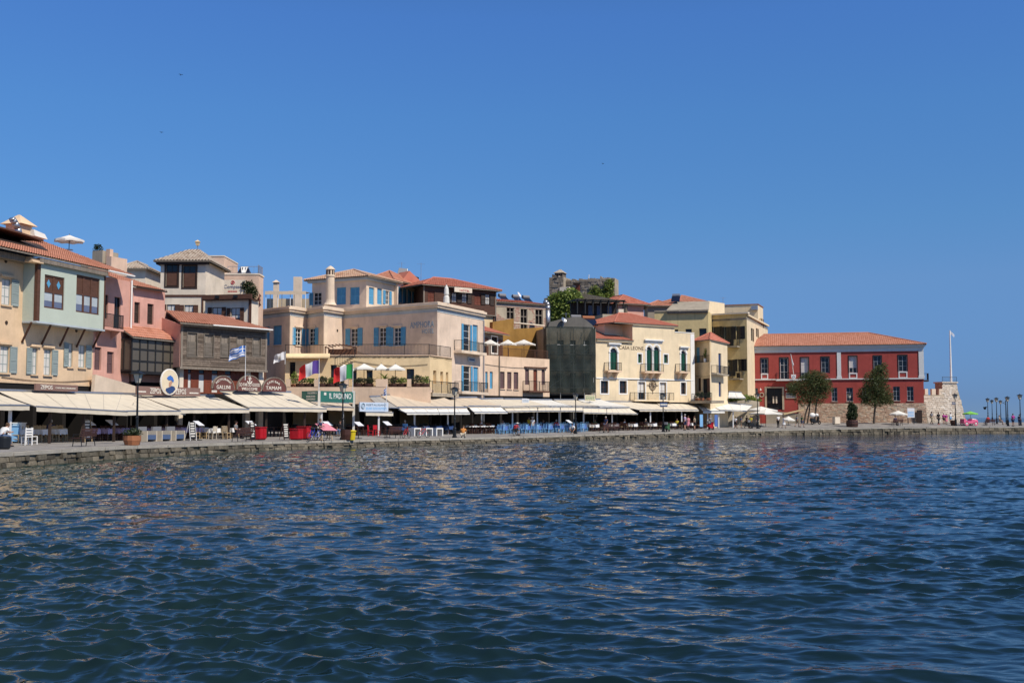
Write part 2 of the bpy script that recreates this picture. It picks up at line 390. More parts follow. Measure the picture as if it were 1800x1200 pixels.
M_['hair_grey'] = mat('grey_hair', (.4, .38, .35), .7, .1, 8)
M_['hair_brown'] = mat('brown_hair', (.09, .05, .025), .6, .1, 8)
for n_, c_ in dict(c_white=(.75, .74, .72), c_black=(.015, .015, .018), c_navy=(.025, .035, .09), c_red=(.45, .02, .03), c_pink=(.6, .22, .27), c_yellow=(.6, .5, .06), c_blue=(.08, .16, .42), c_khaki=(.3, .25, .17), c_grey=(.2, .2, .21),
                   c_green=(.05, .13, .06), c_sky=(.2, .42, .68), c_orange=(.5, .2, .05), c_lilac=(.42, .33, .5), c_denim=(.07, .11, .2), c_magenta=(.4, .04, .25), c_beige=(.5, .43, .33)).items(): M_[n_] = mat(n_.replace('c_', 'cloth_'), c_, .85, .1, 6)
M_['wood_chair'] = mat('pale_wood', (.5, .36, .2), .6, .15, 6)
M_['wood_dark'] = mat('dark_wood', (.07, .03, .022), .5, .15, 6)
M_['terracotta'] = mat('terracotta', (.33, .13, .06), .8, .15, 5)
M_['rubber'] = mat('rubber', (.012, .012, .012), .7, 0)
M_['red_paint'] = mat('red_gloss_paint', (.42, .012, .02), .4, .08, 3)
M_['yellow_plastic'] = mat('yellow_plastic', (.65, .48, .02), .45, .06, 3)
M_['blue_paint'] = mat('blue_chair_paint', (.2, .42, .66), .6, .08, 5)
M_['bike_blue'] = mat('blue_bike_paint', (.03, .05, .33), .35, 0)
M_['bike_red'] = mat('red_bike_paint', (.42, .03, .04), .35, 0)
M_['pink_paint'] = mat('pink_paint', (.72, .14, .26), .4, .05, 3)
M_['solar'] = glass_mat('solar_panel_glass', (.01, .015, .035), .12)
M_['trunk'] = mat('bark', (.09, .07, .055), .95, .3, 6, .6, 14)
M_['leaf_tam'] = leaf_mat('tamarisk_leaf', [(.045, .065, .022), (.085, .105, .033), (.13, .145, .055), (.05, .072, .026)])
M_['leaf_dark'] = leaf_mat('dark_leaf', [(.018, .032, .014), (.035, .055, .02), (.05, .07, .025)])
M_['leaf_ivy'] = leaf_mat('ivy_leaf', [(.1, .15, .03), (.2, .26, .05), (.3, .36, .09), (.12, .18, .04)])
M_['tile'] = tile_mat('clay_roof_tiles', [(.34, .14, .085), (.45, .19, .12), (.51, .235, .16), (.4, .165, .105)])
M_['tile_pale'] = tile_mat('pale_clay_roof_tiles', [(.4, .2, .12), (.5, .3, .2), (.56, .38, .27), (.44, .24, .15)])
M_['tile_old'] = tile_mat('old_lichened_roof_tiles', [(.2, .14, .1), (.42, .33, .26), (.5, .42, .34), (.28, .2, .15)])
M_['tile_red'] = tile_mat('dark_red_roof_tiles', [(.36, .11, .075), (.45, .15, .1), (.5, .19, .13), (.41, .13, .085)])
M_['quay_stone'] = island_mat('quay_stone', [(.06, .053, .04), (.12, .105, .078), (.2, .17, .125), (.09, .08, .06), (.155, .13, .095)])
M_['fort_stone'] = island_mat('fort_limestone', [(.62, .52, .41), (.7, .61, .5), (.54, .44, .34), (.76, .68, .58)])
M_['rubble_stone'] = island_mat('rubble_stone', [(.4, .25, .17), (.5, .34, .24), (.34, .22, .15), (.56, .42, .31), (.44, .3, .2)])
M_['ruin_stone'] = island_mat('ruin_stone', [(.15, .125, .1), (.34, .285, .22), (.23, .19, .145), (.42, .355, .28)])
M_['brick'] = island_mat('worn_brick', [(.36, .15, .11), (.46, .26, .2), (.5, .36, .28), (.4, .2, .15)])
M_['net'] = net_mat()
M_['green_plastic'] = mat('lime_parasol_cloth', (.25, .62, .1), .7, .05, 3, trans=.2)
# ================================================================ PEOPLE (skinned skeletons, made before they are placed)
def _pose(k):
    """joint positions for a 1.74 m figure facing -y"""
    J = dict(pel=(0, 0, .95), spi=(0, .01, 1.13), che=(0, .01, 1.32), nb=(0, .01, 1.455), nk=(0, -.005, 1.53), h0=(0, -.02, 1.585), h1=(0, -.012, 1.655), h2=(0, .0, 1.71))
    for s, n in ((-1, 'l'), (1, 'r')):
        J.update({'hp' + n: (.09 * s, 0, .9), 'kn' + n: (.1 * s, -.015, .5), 'an' + n: (.1 * s, .025, .09), 'to' + n: (.115 * s, -.13, .035), 'sh' + n: (.185 * s, .01, 1.405), 'el' + n: (.235 * s, .03, 1.13), 'wr' + n: (.245 * s, -.04, .9), 'pa' + n: (.245 * s, -.055, .835)})
    def st(**kw): J.update(kw)
    if k == 'walk':
        st(knl=(-.1, -.2, .52), anl=(-.1, -.24, .1), tol=(-.11, -.4, .06), knr=(.1, .06, .5), anr=(.1, .33, .16), tor=(.11, .22, .05), ell=(-.23, .12, 1.14), wrl=(-.24, .13, .92), pal=(-.24, .13, .86), elr=(.23, -.07, 1.15), wrr=(.22, -.25, .98), par=(.21, -.3, .94))
    if k == 'hold':      # forearms forward
        st(ell=(-.23, .02, 1.14), wrl=(-.13, -.2, 1.16), pal=(-.09, -.26, 1.18), elr=(.23, .02, 1.14), wrr=(.13, -.2, 1.16), par=(.09, -.26, 1.18))
    if k == 'hip':
        st(ell=(-.33, .07, 1.17), wrl=(-.18, -.02, 1.0), pal=(-.15, -.04, .97))
    if k in ('sit', 'sitlean'):
        d = .45
        for q in ('pel', 'spi', 'che', 'nb', 'nk', 'h0', 'h1', 'h2', 'shl', 'shr', 'ell', 'elr', 'wrl', 'wrr', 'pal', 'par'): x, y, z = J[q]; J[q] = (x, y, z - d)
        st(hpl=(-.09, -.02, .49), hpr=(.09, -.02, .49), knl=(-.12, -.43, .5), knr=(.12, -.43, .5), anl=(-.12, -.42, .09), anr=(.12, -.4, .09), tol=(-.13, -.57, .035), tor=(.13, -.55, .035))
        st(wrl=(-.16, -.24, .62), pal=(-.13, -.3, .6), wrr=(.16, -.24, .62), par=(.13, -.3, .6), ell=(-.24, -.02, .7), elr=(.24, -.02, .7))
        if k == 'sitlean':
            for q, dy, dz in (('spi', -.05, -.02), ('che', -.14, -.05), ('nb', -.22, -.09), ('nk', -.27, -.12), ('h0', -.32, -.14), ('h1', -.34, -.14), ('h2', -.35, -.14), ('shl', -.18, -.07), ('shr', -.18, -.07), ('ell', -.25, .0), ('elr', -.25, .0), ('wrl', -.24, .1), ('wrr', -.24, .1), ('pal', -.24, .12), ('par', -.24, .12)): x, y, z = J[q]; J[q] = (x, y + dy, z + dz)
    if k == 'crouch':
        for q in ('pel', 'spi', 'che', 'nb', 'nk', 'h0', 'h1', 'h2', 'shl', 'shr', 'ell', 'elr', 'wrl', 'wrr', 'pal', 'par'): x, y, z = J[q]; J[q] = (x, y + .08 - (z - .95) * .55, .95 - .62 + (z - .95) * .84)
        st(hpl=(-.1, .07, .29), hpr=(.1, .07, .29), knl=(-.16, -.33, .5), knr=(.16, -.33, .5), anl=(-.13, -.05, .09), anr=(.13, -.05, .09), tol=(-.14, -.2, .035), tor=(.14, -.2, .035), wrl=(-.12, -.48, .3), pal=(-.1, -.53, .26), wrr=(.12, -.48, .3), par=(.1, -.53, .26), ell=(-.26, -.3, .46), elr=(.26, -.3, .46))
    return J
RAD = dict(pel=.135, spi=.118, che=.145, nb=.075, nk=.055, h0=.074, h1=.096, h2=.07, hpl=.1, hpr=.1, knl=.06, knr=.06, anl=.04, anr=.04, tol=.034, tor=.034, shl=.062, shr=.062, ell=.043, elr=.043, wrl=.03, wrr=.03, pal=.036, par=.036)
def _skin(J, links, add=0.0, fingers=False, root='pel'):
    names = []
    for a, b in links:
        for q in (a, b):
            if q not in names: names.append(q)
    names.sort(key=lambda q: q != root)
    V = [J[q] for q in names]; R = [RAD.get(q, .05) + add for q in names]; E = [(names.index(a), names.index(b)) for a, b in links]; roots = {0}
    if fingers:
        for n, s in (('l', -1), ('r', 1)):
            w_, p_ = Vector(J['wr' + n]), Vector(J['pa' + n]); d = (p_ - w_).normalized(); sd = d.cross(Vector((s, 0, .2))).normalized()
            for k in range(4):
                o = sd * (.019 * (k - 1.5)); L_ = (.075, .085, .08, .06)[k]; i = len(V); roots.add(i)
                V += [tuple(p_ + o * .8), tuple(p_ + d * (L_ * .55) + o), tuple(p_ + d * L_ + o + Vector((-s * .02, -.01, 0)))]; R += [.0105, .0095, .008]; E += [(i, i + 1), (i + 1, i + 2)]
            i = len(V); roots.add(i); V += [tuple(p_ - d * .02 - sd * .02), tuple(p_ + d * .01 - sd * .05), tuple(p_ + d * .04 - sd * .058)]; R += [.013, .011, .009]; E += [(i, i + 1), (i + 1, i + 2)]
    me = bpy.data.meshes.new('figure'); me.from_pydata(V, E, []); o = bpy.data.objects.new('figure', me); C.objects.link(o)
    bm = bmesh.new(); bm.from_mesh(me); lay = bm.verts.layers.skin.verify()
    for i, v in enumerate(bm.verts): v[lay].radius = (R[i], R[i]); v[lay].use_root = i in roots
    bm.to_mesh(me); bm.free()
    o.modifiers.new('s', 'SKIN').use_smooth_shade = True; o.modifiers.new('u', 'SUBSURF').levels = 1
    return o
TORSO = [('pel', 'spi'), ('spi', 'che'), ('che', 'nb')]
LEGS = [('pel', 'hpl'), ('hpl', 'knl'), ('knl', 'anl'), ('pel', 'hpr'), ('hpr', 'knr'), ('knr', 'anr')]
ARMS = [('che', 'shl'), ('shl', 'ell'), ('che', 'shr'), ('shr', 'elr')]
FIG = {}
def prep_figures():
    tmp = []
    for k in ('stand', 'walk', 'hold', 'hip', 'sit', 'sitlean', 'crouch'):
        J = _pose(k)
        tmp.append((k, 'body', _skin(J, TORSO + [('nb', 'nk'), ('nk', 'h0'), ('h0', 'h1'), ('h1', 'h2')] + LEGS + [('anl', 'tol'), ('anr', 'tor')] + ARMS + [('ell', 'wrl'), ('wrl', 'pal'), ('elr', 'wrr'), ('wrr', 'par')], fingers=True)))
        Js = dict(J)
        for q in ('ell', 'elr'): s_ = Vector(J['sh' + q[-1]]); Js[q] = tuple(s_ + (Vector(J[q]) - s_) * .72)
        tmp.append((k, 'shirt', _skin(Js, TORSO + ARMS, .024)))
        tmp.append((k, 'trousers', _skin(J, LEGS, .022)))
        Jh = dict(J)
        for n in 'lr': a = Vector(J['hp' + n]); Jh['kn' + n] = tuple(a + (Vector(J['kn' + n]) - a) * .9)
        tmp.append((k, 'shorts', _skin(Jh, [('pel', 'hpl'), ('hpl', 'knl'), ('pel', 'hpr'), ('hpr', 'knr')], .03)))
    dg = bpy.context.evaluated_depsgraph_get(); dg.update()
    for k, n, o in tmp: me = bpy.data.meshes.new_from_object(o.evaluated_get(dg)); me.name = n; me.polygons.foreach_set('use_smooth', [True] * len(me.polygons)); me.materials.clear(); me.materials.append(None); FIG[k, n] = me
    for k, n, o in tmp: d = o.data; bpy.data.objects.remove(o); bpy.data.meshes.remove(d)
    for k in ('stand', 'walk', 'hold', 'hip', 'sit', 'sitlean', 'crouch'):
        J = _pose(k); h = Vector(J['h1']); t = Vector(J['h2']); u = (t - Vector(J['h0'])).normalized(); f = Vector((0, -1, 0))
        mb = MB(); c = h + u * .03 + Vector((0, .018, 0)); mb.ball(c, .098, .108, .1, 12, 8); mb.f = [q for q in mb.f if sum((Vector(mb.v[i]) - h).dot(u) - (Vector(mb.v[i]) - h).dot(f) * .9 for i in q) / len(q) > -.035]
        FIG[k, 'hair'] = mb.mesh('hair')
        mb = MB(); mb.ball(h + u * .045, .12, .125, .085, 12, 6).lathe([(.19, 0), (.19, .012), (.11, .03)], 14, h + u * .045); FIG[k, 'hat'] = mb.mesh('hat')
        mb = MB()
        for s in (-1, 1): mb.ball(h + f * .092 + Vector((.034 * s, 0, -.0)), .013, .01, .009, 6, 4)
        FIG[k, 'eyes'] = mb.mesh('eyes')
        mb = MB(); mb.ball(h + f * .1 - u * .03, .014, .024, .022, 6, 4); FIG[k, 'nose'] = mb.mesh('nose'); mb = MB(); mb.ball(h + f * .082 - u * .065, .026, .014, .008, 6, 4); FIG[k, 'mouth'] = mb.mesh('mouth')
        mb = MB()
        for s in (-1, 1): mb.ball(h + Vector((.096 * s, .01, -.005)), .012, .022, .032, 6, 4)
        FIG[k, 'ears'] = mb.mesh('ears')
        for n in 'lr':
            a, b = Vector(J['an' + n]), Vector(J['to' + n]); mb = MB(); mb.hexa([(a.x - .045, a.y + .05, 0), (a.x + .045, a.y + .05, 0), (b.x + .045, b.y - .05, 0), (b.x - .045, b.y - .05, 0)], [(a.x - .04, a.y + .04, .1 + a.z - .09), (a.x + .04, a.y + .04, .1 + a.z - .09), (b.x + .035, b.y - .03, .055), (b.x - .035, b.y - .03, .055)]); FIG[k, 'shoe' + n] = mb.mesh('shoe')
        mb = MB(); p = Vector(J['pel']); mb.lathe([(.15, .1), (.2, -.1), (.27, -.45), (.25, -.46)], 16, p); FIG[k, 'skirt'] = mb.mesh('skirt')
        mb = MB(); mb.lathe([(.15, .1), (.2, -.1), (.3, -.84), (.27, -.85)], 16, p); FIG[k, 'long_skirt'] = mb.mesh('long_skirt')
        for n in list(FIG):
            if n[0] == k and not FIG[n].materials: FIG[n].materials.append(None)
prep_figures()
def person(label, frame, pose='stand', shirt='c_white', legs=('trousers', 'c_navy'), hair='hair_dark', hat=None, skin='skin', shoes='c_black', scale=1.0, group=None):
    frame.M = frame.M @ Matrix.Scale(scale, 4); t = thing('person', label, 'person', frame, group)
    def put(part, m, name=None):
        o = bpy.data.objects.new(name or part, FIG[pose, part]); C.objects.link(o); o.parent = t; o.material_slots[0].link = 'OBJECT'; o.material_slots[0].material = M_[m]; return o
    b = put('body', skin); put('shirt', shirt); put(legs[0], legs[1]); put('shoel', shoes, 'shoe'); put('shoer', shoes, 'shoe')
    for q, m in (('hat' if hat else 'hair', hat or hair), ('eyes', 'c_black'), ('nose', skin), ('mouth', 'c_magenta'), ('ears', skin)): put(q, m)
    if hat: put('hair', hair)
    return t
# the figures and lettering above are made first because they need a small scene
# ---------------------------------------------------------------- water
def make_water():
    rng = np.random.RandomState(3)
    vs_ = np.concatenate([np.linspace(2400, 1230, 90)[:-1], np.linspace(1230, 900, 400)[:-1], np.linspace(900, 742, 330)[:-1], VE + 8.0 * 0.82 ** np.arange(0, 30)])
    Y = FPX * CH / (vs_ - VE)
    Y = np.concatenate([[-40, -10, -2.0], Y[Y > 2.6], [20000.0]])
    ang = np.concatenate([np.linspace(-1.6, -0.56, 50)[:-1], np.linspace(-0.56, 0.56, 880), np.linspace(0.56, 1.6, 50)[1:]])
    X = ang[None, :] * np.maximum(np.abs(Y), 12)[:, None]; YY = np.repeat(Y[:, None], len(ang), 1)
    dY = np.gradient(np.abs(Y)); dX = np.maximum(np.abs(Y), 12) * (1.12 / 880)
    cell = np.maximum(dY, dX)[:, None]
    Z = np.zeros_like(X); DX = np.zeros_like(X); DY = np.zeros_like(X)
    gust = np.clip(1 + .75 * np.sin(X * .16 + 1.3 + 1.2 * np.sin(YY * .11)) * np.sin(YY * .13 + .5 + .8 * np.sin(X * .09)) + .45 * np.sin(X * .43 + YY * .31), .45, 1.45)
    farup = 1 + .6 * np.clip((YY - 14) / 40, 0, 1)
    n = 84
    lam = np.exp(rng.uniform(math.log(.15), math.log(1.9), n))
    for i in range(n):
        l = lam[i]; k = 2 * math.pi / l
        th = rng.normal(0, .62) + math.radians(-104)
        kx, ky = k * math.cos(th), k * math.sin(th)
        steep = .0255 * (1.0 if l < 1.0 else .8)
        a = steep / k
        fade = np.clip((l / (cell * 1.3)) - .4, 0, 1)
        ph = kx * X + ky * YY + rng.uniform(0, 6.28)
        a = a * (gust if l < .7 else 1.0) * farup
        Z += a * fade * np.cos(ph); q = .9
        DX -= q * a * fade * math.cos(th) * np.sin(ph); DY -= q * a * fade * math.sin(th) * np.sin(ph)
    # patches of stronger and weaker ripples
    pat = 1 + .28 * np.sin(X * .11 + 1.3 + .4 * np.sin(YY * .07)) * np.sin(YY * .083 + .5) + .16 * np.sin(X * .31 + YY * .23)
    Z *= pat; DX *= pat; DY *= pat
    V = np.stack([X + DX, YY + DY, Z], -1).reshape(-1, 3).astype(np.float32)
    r, c = X.shape
    idx = np.arange(r * c).reshape(r, c)
    F = np.stack([idx[:-1, :-1], idx[:-1, 1:], idx[1:, 1:], idx[1:, :-1]], -1).reshape(-1, 4)
    me = bpy.data.meshes.new('water'); me.vertices.add(len(V)); me.vertices.foreach_set('co', V.ravel())
    me.loops.add(F.size); me.loops.foreach_set('vertex_index', F.ravel().astype(np.int32))
    me.polygons.add(len(F)); me.polygons.foreach_set('loop_start', np.arange(0, F.size, 4, dtype=np.int32)); me.polygons.foreach_set('loop_total', np.full(len(F), 4, np.int32))
    me.update(calc_edges=True)
    m, t, b = node_mat('harbour_water'); N = t.nodes; L = t.links
    b.inputs['Roughness'].default_value = .045; b.inputs['IOR'].default_value = 1.333; b.inputs['Specular IOR Level'].default_value = .48
    g = N.new('ShaderNodeNewGeometry')
    # teal over the shallow shelf beside the left quay, deep blue elsewhere
    sp = N.new('ShaderNodeSeparateXYZ'); L.new(g.outputs['Position'], sp.inputs[0])
    n0 = N.new('ShaderNodeTexNoise'); n0.inputs['Scale'].default_value = .12; n0.inputs['Detail'].default_value = 3; L.new(g.outputs['Position'], n0.inputs['Vector'])
    ma = N.new('ShaderNodeMath'); ma.operation = 'MULTIPLY_ADD'; ma.inputs[1].default_value = 9; L.new(n0.outputs['Fac'], ma.inputs[0]); L.new(sp.outputs['X'], ma.inputs[2])
    mr = N.new('ShaderNodeMapRange'); mr.inputs['From Min'].default_value = -16; mr.inputs['From Max'].default_value = 6; L.new(ma.outputs[0], mr.inputs['Value'])
    rp = N.new('ShaderNodeValToRGB'); rp.color_ramp.elements[0].color = (.015, .031, .025, 1); rp.color_ramp.elements[1].color = (.006, .0165, .02, 1); L.new(mr.outputs[0], rp.inputs['Fac'])
    L.new(rp.outputs[0], b.inputs['Base Color'])
    prev = None
    sd = N.new('ShaderNodeMapRange'); sd.inputs['From Min'].default_value = 14; sd.inputs['From Max'].default_value = 65; sd.inputs['To Min'].default_value = .12; sd.inputs['To Max'].default_value = 1.0; L.new(sp.outputs['Y'], sd.inputs['Value'])
    for sc, st, di in ((2.6, .3, .09), (8.5, .2, .03), (.8, 1, .55), (.27, 1, .7)):
        mp = N.new('ShaderNodeMapping'); mp.inputs['Scale'].default_value = (.55, 1, 1); mp.inputs['Rotation'].default_value = (0, 0, .2); L.new(g.outputs['Position'], mp.inputs['Vector'])
        nn = N.new('ShaderNodeTexNoise'); nn.inputs['Scale'].default_value = sc; nn.inputs['Detail'].default_value = 3; L.new(mp.outputs[0], nn.inputs['Vector'])
        bp = N.new('ShaderNodeBump'); bp.inputs['Strength'].default_value = st; bp.inputs['Distance'].default_value = di; L.new(nn.outputs['Fac'], bp.inputs['Height'])
        if st == 1: L.new(sd.outputs[0], bp.inputs['Strength'])
        if prev is not None: L.new(prev.outputs[0], bp.inputs['Normal'])
        prev = bp
    L.new(prev.outputs[0], b.inputs['Normal'])
    link('water', me, m, smooth=True, kind='structure')
make_water()
# ---------------------------------------------------------------- pavement and quay
def offp(i, off):
    """point OFF metres inland of quay point i"""
    a = QP[max(0, i - 1)]; b = QP[min(len(QP) - 1, i + 1)]; d = Vector((b[0] - a[0], b[1] - a[1])).normalized()
    return QP[i][0] - d.y * off, QP[i][1] + d.x * off
def make_ground():
    m, t, b = node_mat('promenade_paving'); N = t.nodes; L = t.links
    g = N.new('ShaderNodeNewGeometry'); n = N.new('ShaderNodeTexNoise'); n.inputs['Scale'].default_value = .8; n.inputs['Detail'].default_value = 7; L.new(g.outputs['Position'], n.inputs['Vector'])
    r = N.new('ShaderNodeValToRGB'); r.color_ramp.elements[0].position = .3; r.color_ramp.elements[1].position = .7; r.color_ramp.elements[0].color = (.2, .185, .17, 1); r.color_ramp.elements[1].color = (.31, .29, .27, 1)
    L.new(n.outputs['Fac'], r.inputs['Fac'])
    bk = N.new('ShaderNodeTexBrick'); bk.inputs['Scale'].default_value = 1.6; bk.inputs['Mortar Size'].default_value = .012; bk.inputs['Color1'].default_value = (1, 1, 1, 1); bk.inputs['Color2'].default_value = (.86, .86, .86, 1); bk.inputs['Mortar'].default_value = (.55, .53, .5, 1)
    L.new(g.outputs['Position'], bk.inputs['Vector']); mx = N.new('ShaderNodeMix'); mx.data_type = 'RGBA'; mx.blend_type = 'MULTIPLY'; mx.inputs['Factor'].default_value = 1
    L.new(r.outputs[0], mx.inputs['A']); L.new(bk.outputs[0], mx.inputs['B']); L.new(mx.outputs['Result'], b.inputs['Base Color']); b.inputs['Roughness'].default_value = .85
    mb = MB(); offs = [.55, 3, 6, 10, 16, 30, 60, 110]
    lastland = len(QP) - 4
    for i in range(len(QP) - 1):
        for j in range(len(offs) - 1):
            if i >= lastland and offs[j + 1] > 10: continue
            q = []
            for ii, o in ((i, offs[j]), (i + 1, offs[j]), (i + 1, offs[j + 1]), (i, offs[j + 1])):
                x, y = offp(ii, o); z = QP[ii][2] + QP[ii][3] * min(1, o / 10); q.append((x, y, z - .01))
            mb.quad(*q)
    mb.build('promenade', m, kind='structure')
    # sea wall core under the stones, from below the water up to the coping
    core = MB()
    for i in range(len(QP) - 1):
        a0, a1 = offp(i, .12), offp(i + 1, .12); b0, b1 = offp(i, 1.5), offp(i + 1, 1.5); za, zb = QP[i][2], QP[i + 1][2]
        core.hexa([(*a0, -1.5), (*a1, -1.5), (*b1, -1.5), (*b0, -1.5)], [(*a0, za - .14), (*a1, zb - .14), (*b1, zb - .14), (*b0, za - .14)])
    root = core.build('quay_wall', mat('quay_mortar', (.1, .09, .065), .95, .3, 2, .5, 9), kind='structure')
    # individual stones, the largest-showing (nearest) ones as separate parts, the rest joined
    rest = MB(); cop = MB(); count = 0
    cs = mat('quay_coping', (.36, .33, .28), .9, .22, 1.2, .35, 10)
    algae = mat('algae_stone', (.075, .055, .02), .9, .4, 1.5, .6, 9)
    alg = MB()
    pitch = .62
    for i in range(len(QP) - 1):
        A = Vector((QP[i][0], QP[i][1], 0)); B = Vector((QP[i + 1][0], QP[i + 1][1], 0)); d = (B - A); Ls = d.length; d.normalize(); nrm = Vector((-d.y, d.x, 0))
        if P(900, VE, 10).z and QE[i + 1][0] < -60 or QE[i][0] > 1900: step = 3.0
        else: step = .62
        s = 0.0
        while s < Ls - .05:
            wc = min(Ls - s, random.uniform(.8, 1.5) if step < 1 else 3); t0 = s / Ls; t1 = (s + wc) / Ls
            z0 = QP[i][2] + (QP[i+1][2] - QP[i][2]) * t0; z1 = QP[i][2] + (QP[i+1][2] - QP[i][2]) * t1
            p0 = A + d * (s + .006); p1 = A + d * (s + wc - .006); o = random.uniform(-.05, .03)
            f0, f1 = p0 + nrm * o, p1 + nrm * o; k0, k1 = p0 + nrm * .56, p1 + nrm * .56; h = random.uniform(-.015, .012)
            cop.hexa([(f0.x, f0.y, z0 - .17), (f1.x, f1.y, z1 - .17), (k1.x, k1.y, z1 - .17), (k0.x, k0.y, z0 - .17)], [(f0.x, f0.y, z0 + h), (f1.x, f1.y, z1 + h), (k1.x, k1.y, z1 + h * .3), (k0.x, k0.y, z0 + h * .3)])
            s += wc
        for row in range(3):
            s = -random.uniform(0, .4)
            while s < Ls - .1:
                wc = random.uniform(.38, .95) if step < 1 else 3
                a, e = max(s, 0), min(s + wc, Ls); s += wc
                if e - a < .12: continue
                tm = (a + e) / 2 / Ls; zt = QP[i][2] + (QP[i+1][2] - QP[i][2]) * tm - .175
                if random.random() < .02: continue
                rh = (zt + .02) / 2.0
                z0 = zt - rh * (row + 1) + .012; z1 = zt - rh * row - .012
                if row == 2: z0 = -.35; z1 = zt - rh * 2 - .012 if z1 < .05 else z1
                o = random.uniform(-.09, .05) + (-.1 if row >= 1 and random.random() < .4 else 0); j = lambda: random.uniform(-.025, .025)
                p0 = A + d * (a + .012); p1 = A + d * (e - .012); f0 = p0 + nrm * (o + j()); f1 = p1 + nrm * (o + j()); k0 = p0 + nrm * .3; k1 = p1 + nrm * .3
                bt = [(f0.x - nrm.x * .02, f0.y - nrm.y * .02, z0 + j()), (f1.x, f1.y, z0 + j()), (k1.x, k1.y, z0), (k0.x, k0.y, z0)]; tp = [(f0.x + nrm.x * .04, f0.y + nrm.y * .04, z1 + j()), (f1.x + nrm.x * .04, f1.y + nrm.y * .04, z1 + j()), (k1.x, k1.y, z1), (k0.x, k0.y, z1)]
                if row == 2: alg.hexa(bt, tp); continue
                u_ = proj((f0.x, f0.y, .3))[0]
                if -40 < u_ and count < 300 and f0.y < 150:
                    MB().hexa(bt, tp).build('stone', M_['quay_stone'], root); count += 1
                else: rest.hexa(bt, tp)
    rest.build('stonework', M_['quay_stone'], root, kind='stuff')
    cop.build('coping', cs, root, kind='stuff'); alg.build('footing', algae, root, kind='stuff')
make_ground()

# ---------------------------------------------------------------- building parts
def wall(mb, s0, s1, z0, z1, ops=(), depth=.22, y=0.0):
    """front sheet with recessed openings (s0,s1,z0,z1)"""
    xs = sorted({s0, s1, *[max(s0, min(s1, q)) for o in ops for q in o[:2]]}); zs = sorted({z0, z1, *[max(z0, min(z1, q)) for o in ops for q in o[2:4]]})
    for i in range(len(xs) - 1):
        for j in range(len(zs) - 1):
            cx, cz = (xs[i] + xs[i+1]) / 2, (zs[j] + zs[j+1]) / 2
            if any(o[0] < cx < o[1] and o[2] < cz < o[3] for o in ops): continue
            mb.quad((xs[i], y, zs[j]), (xs[i+1], y, zs[j]), (xs[i+1], y, zs[j+1]), (xs[i], y, zs[j+1]))
    for a, b, c, d in [o[:4] for o in ops]:
        e = y + depth
        mb.quad((a, y, c), (a, e, c), (a, e, d), (a, y, d)); mb.quad((b, y, c), (b, y, d), (b, e, d), (b, e, c))
        mb.quad((a, y, d), (a, e, d), (b, e, d), (b, y, d)); mb.quad((a, y, c), (b, y, c), (b, e, c), (a, e, c))
        mb.quad((a, e, c), (b, e, c), (b, e, d), (a, e, d))
    return mb
def body(mb, s0, s1, z0, z1, D, y=0.0):
    """side, back and top faces behind a front sheet"""
    mb.quad((s0, y, z0), (s0, y, z1), (s0, D, z1), (s0, D, z0)); mb.quad((s1, y, z0), (s1, D, z0), (s1, D, z1), (s1, y, z1))
    mb.quad((s0, D, z0), (s0, D, z1), (s1, D, z1), (s1, D, z0)); mb.quad((s0, y, z1), (s1, y, z1), (s1, D, z1), (s0, D, z1))
    return mb
def shutter(F, par, x0, x1, z0, z1, y, m, name='shutter', slats=True):
    mb = MB(); t = .045; e = min(.06, (x1 - x0) * .2)
    mb.box(x0, x0 + e, y - t, y, z0, z1).box(x1 - e, x1, y - t, y, z0, z1).box(x0 + e, x1 - e, y - t, y, z0, z0 + .09).box(x0 + e, x1 - e, y - t, y, z1 - .09, z1).box(x0 + e, x1 - e, y - t, y, (z0+z1)/2 - .05, (z0+z1)/2 + .05)
    if slats:
        n = max(3, int((z1 - z0) / .13)); h = (z1 - z0 - .18) / n
        for i in range(n):
            a = z0 + .09 + i * h; mb.quad((x0 + e, y - t * .9, a), (x1 - e, y - t * .9, a), (x1 - e, y - t * .15, a + h * .95), (x0 + e, y - t * .15, a + h * .95))
        mb.quad((x0 + e, y - .004, z0), (x1 - e, y - .004, z0), (x1 - e, y - .004, z1), (x0 + e, y - .004, z1))
    else: mb.box(x0 + e, x1 - e, y - t * .7, y, z0 + .09, z1 - .09)
    return mb.build(name, m, par, F)
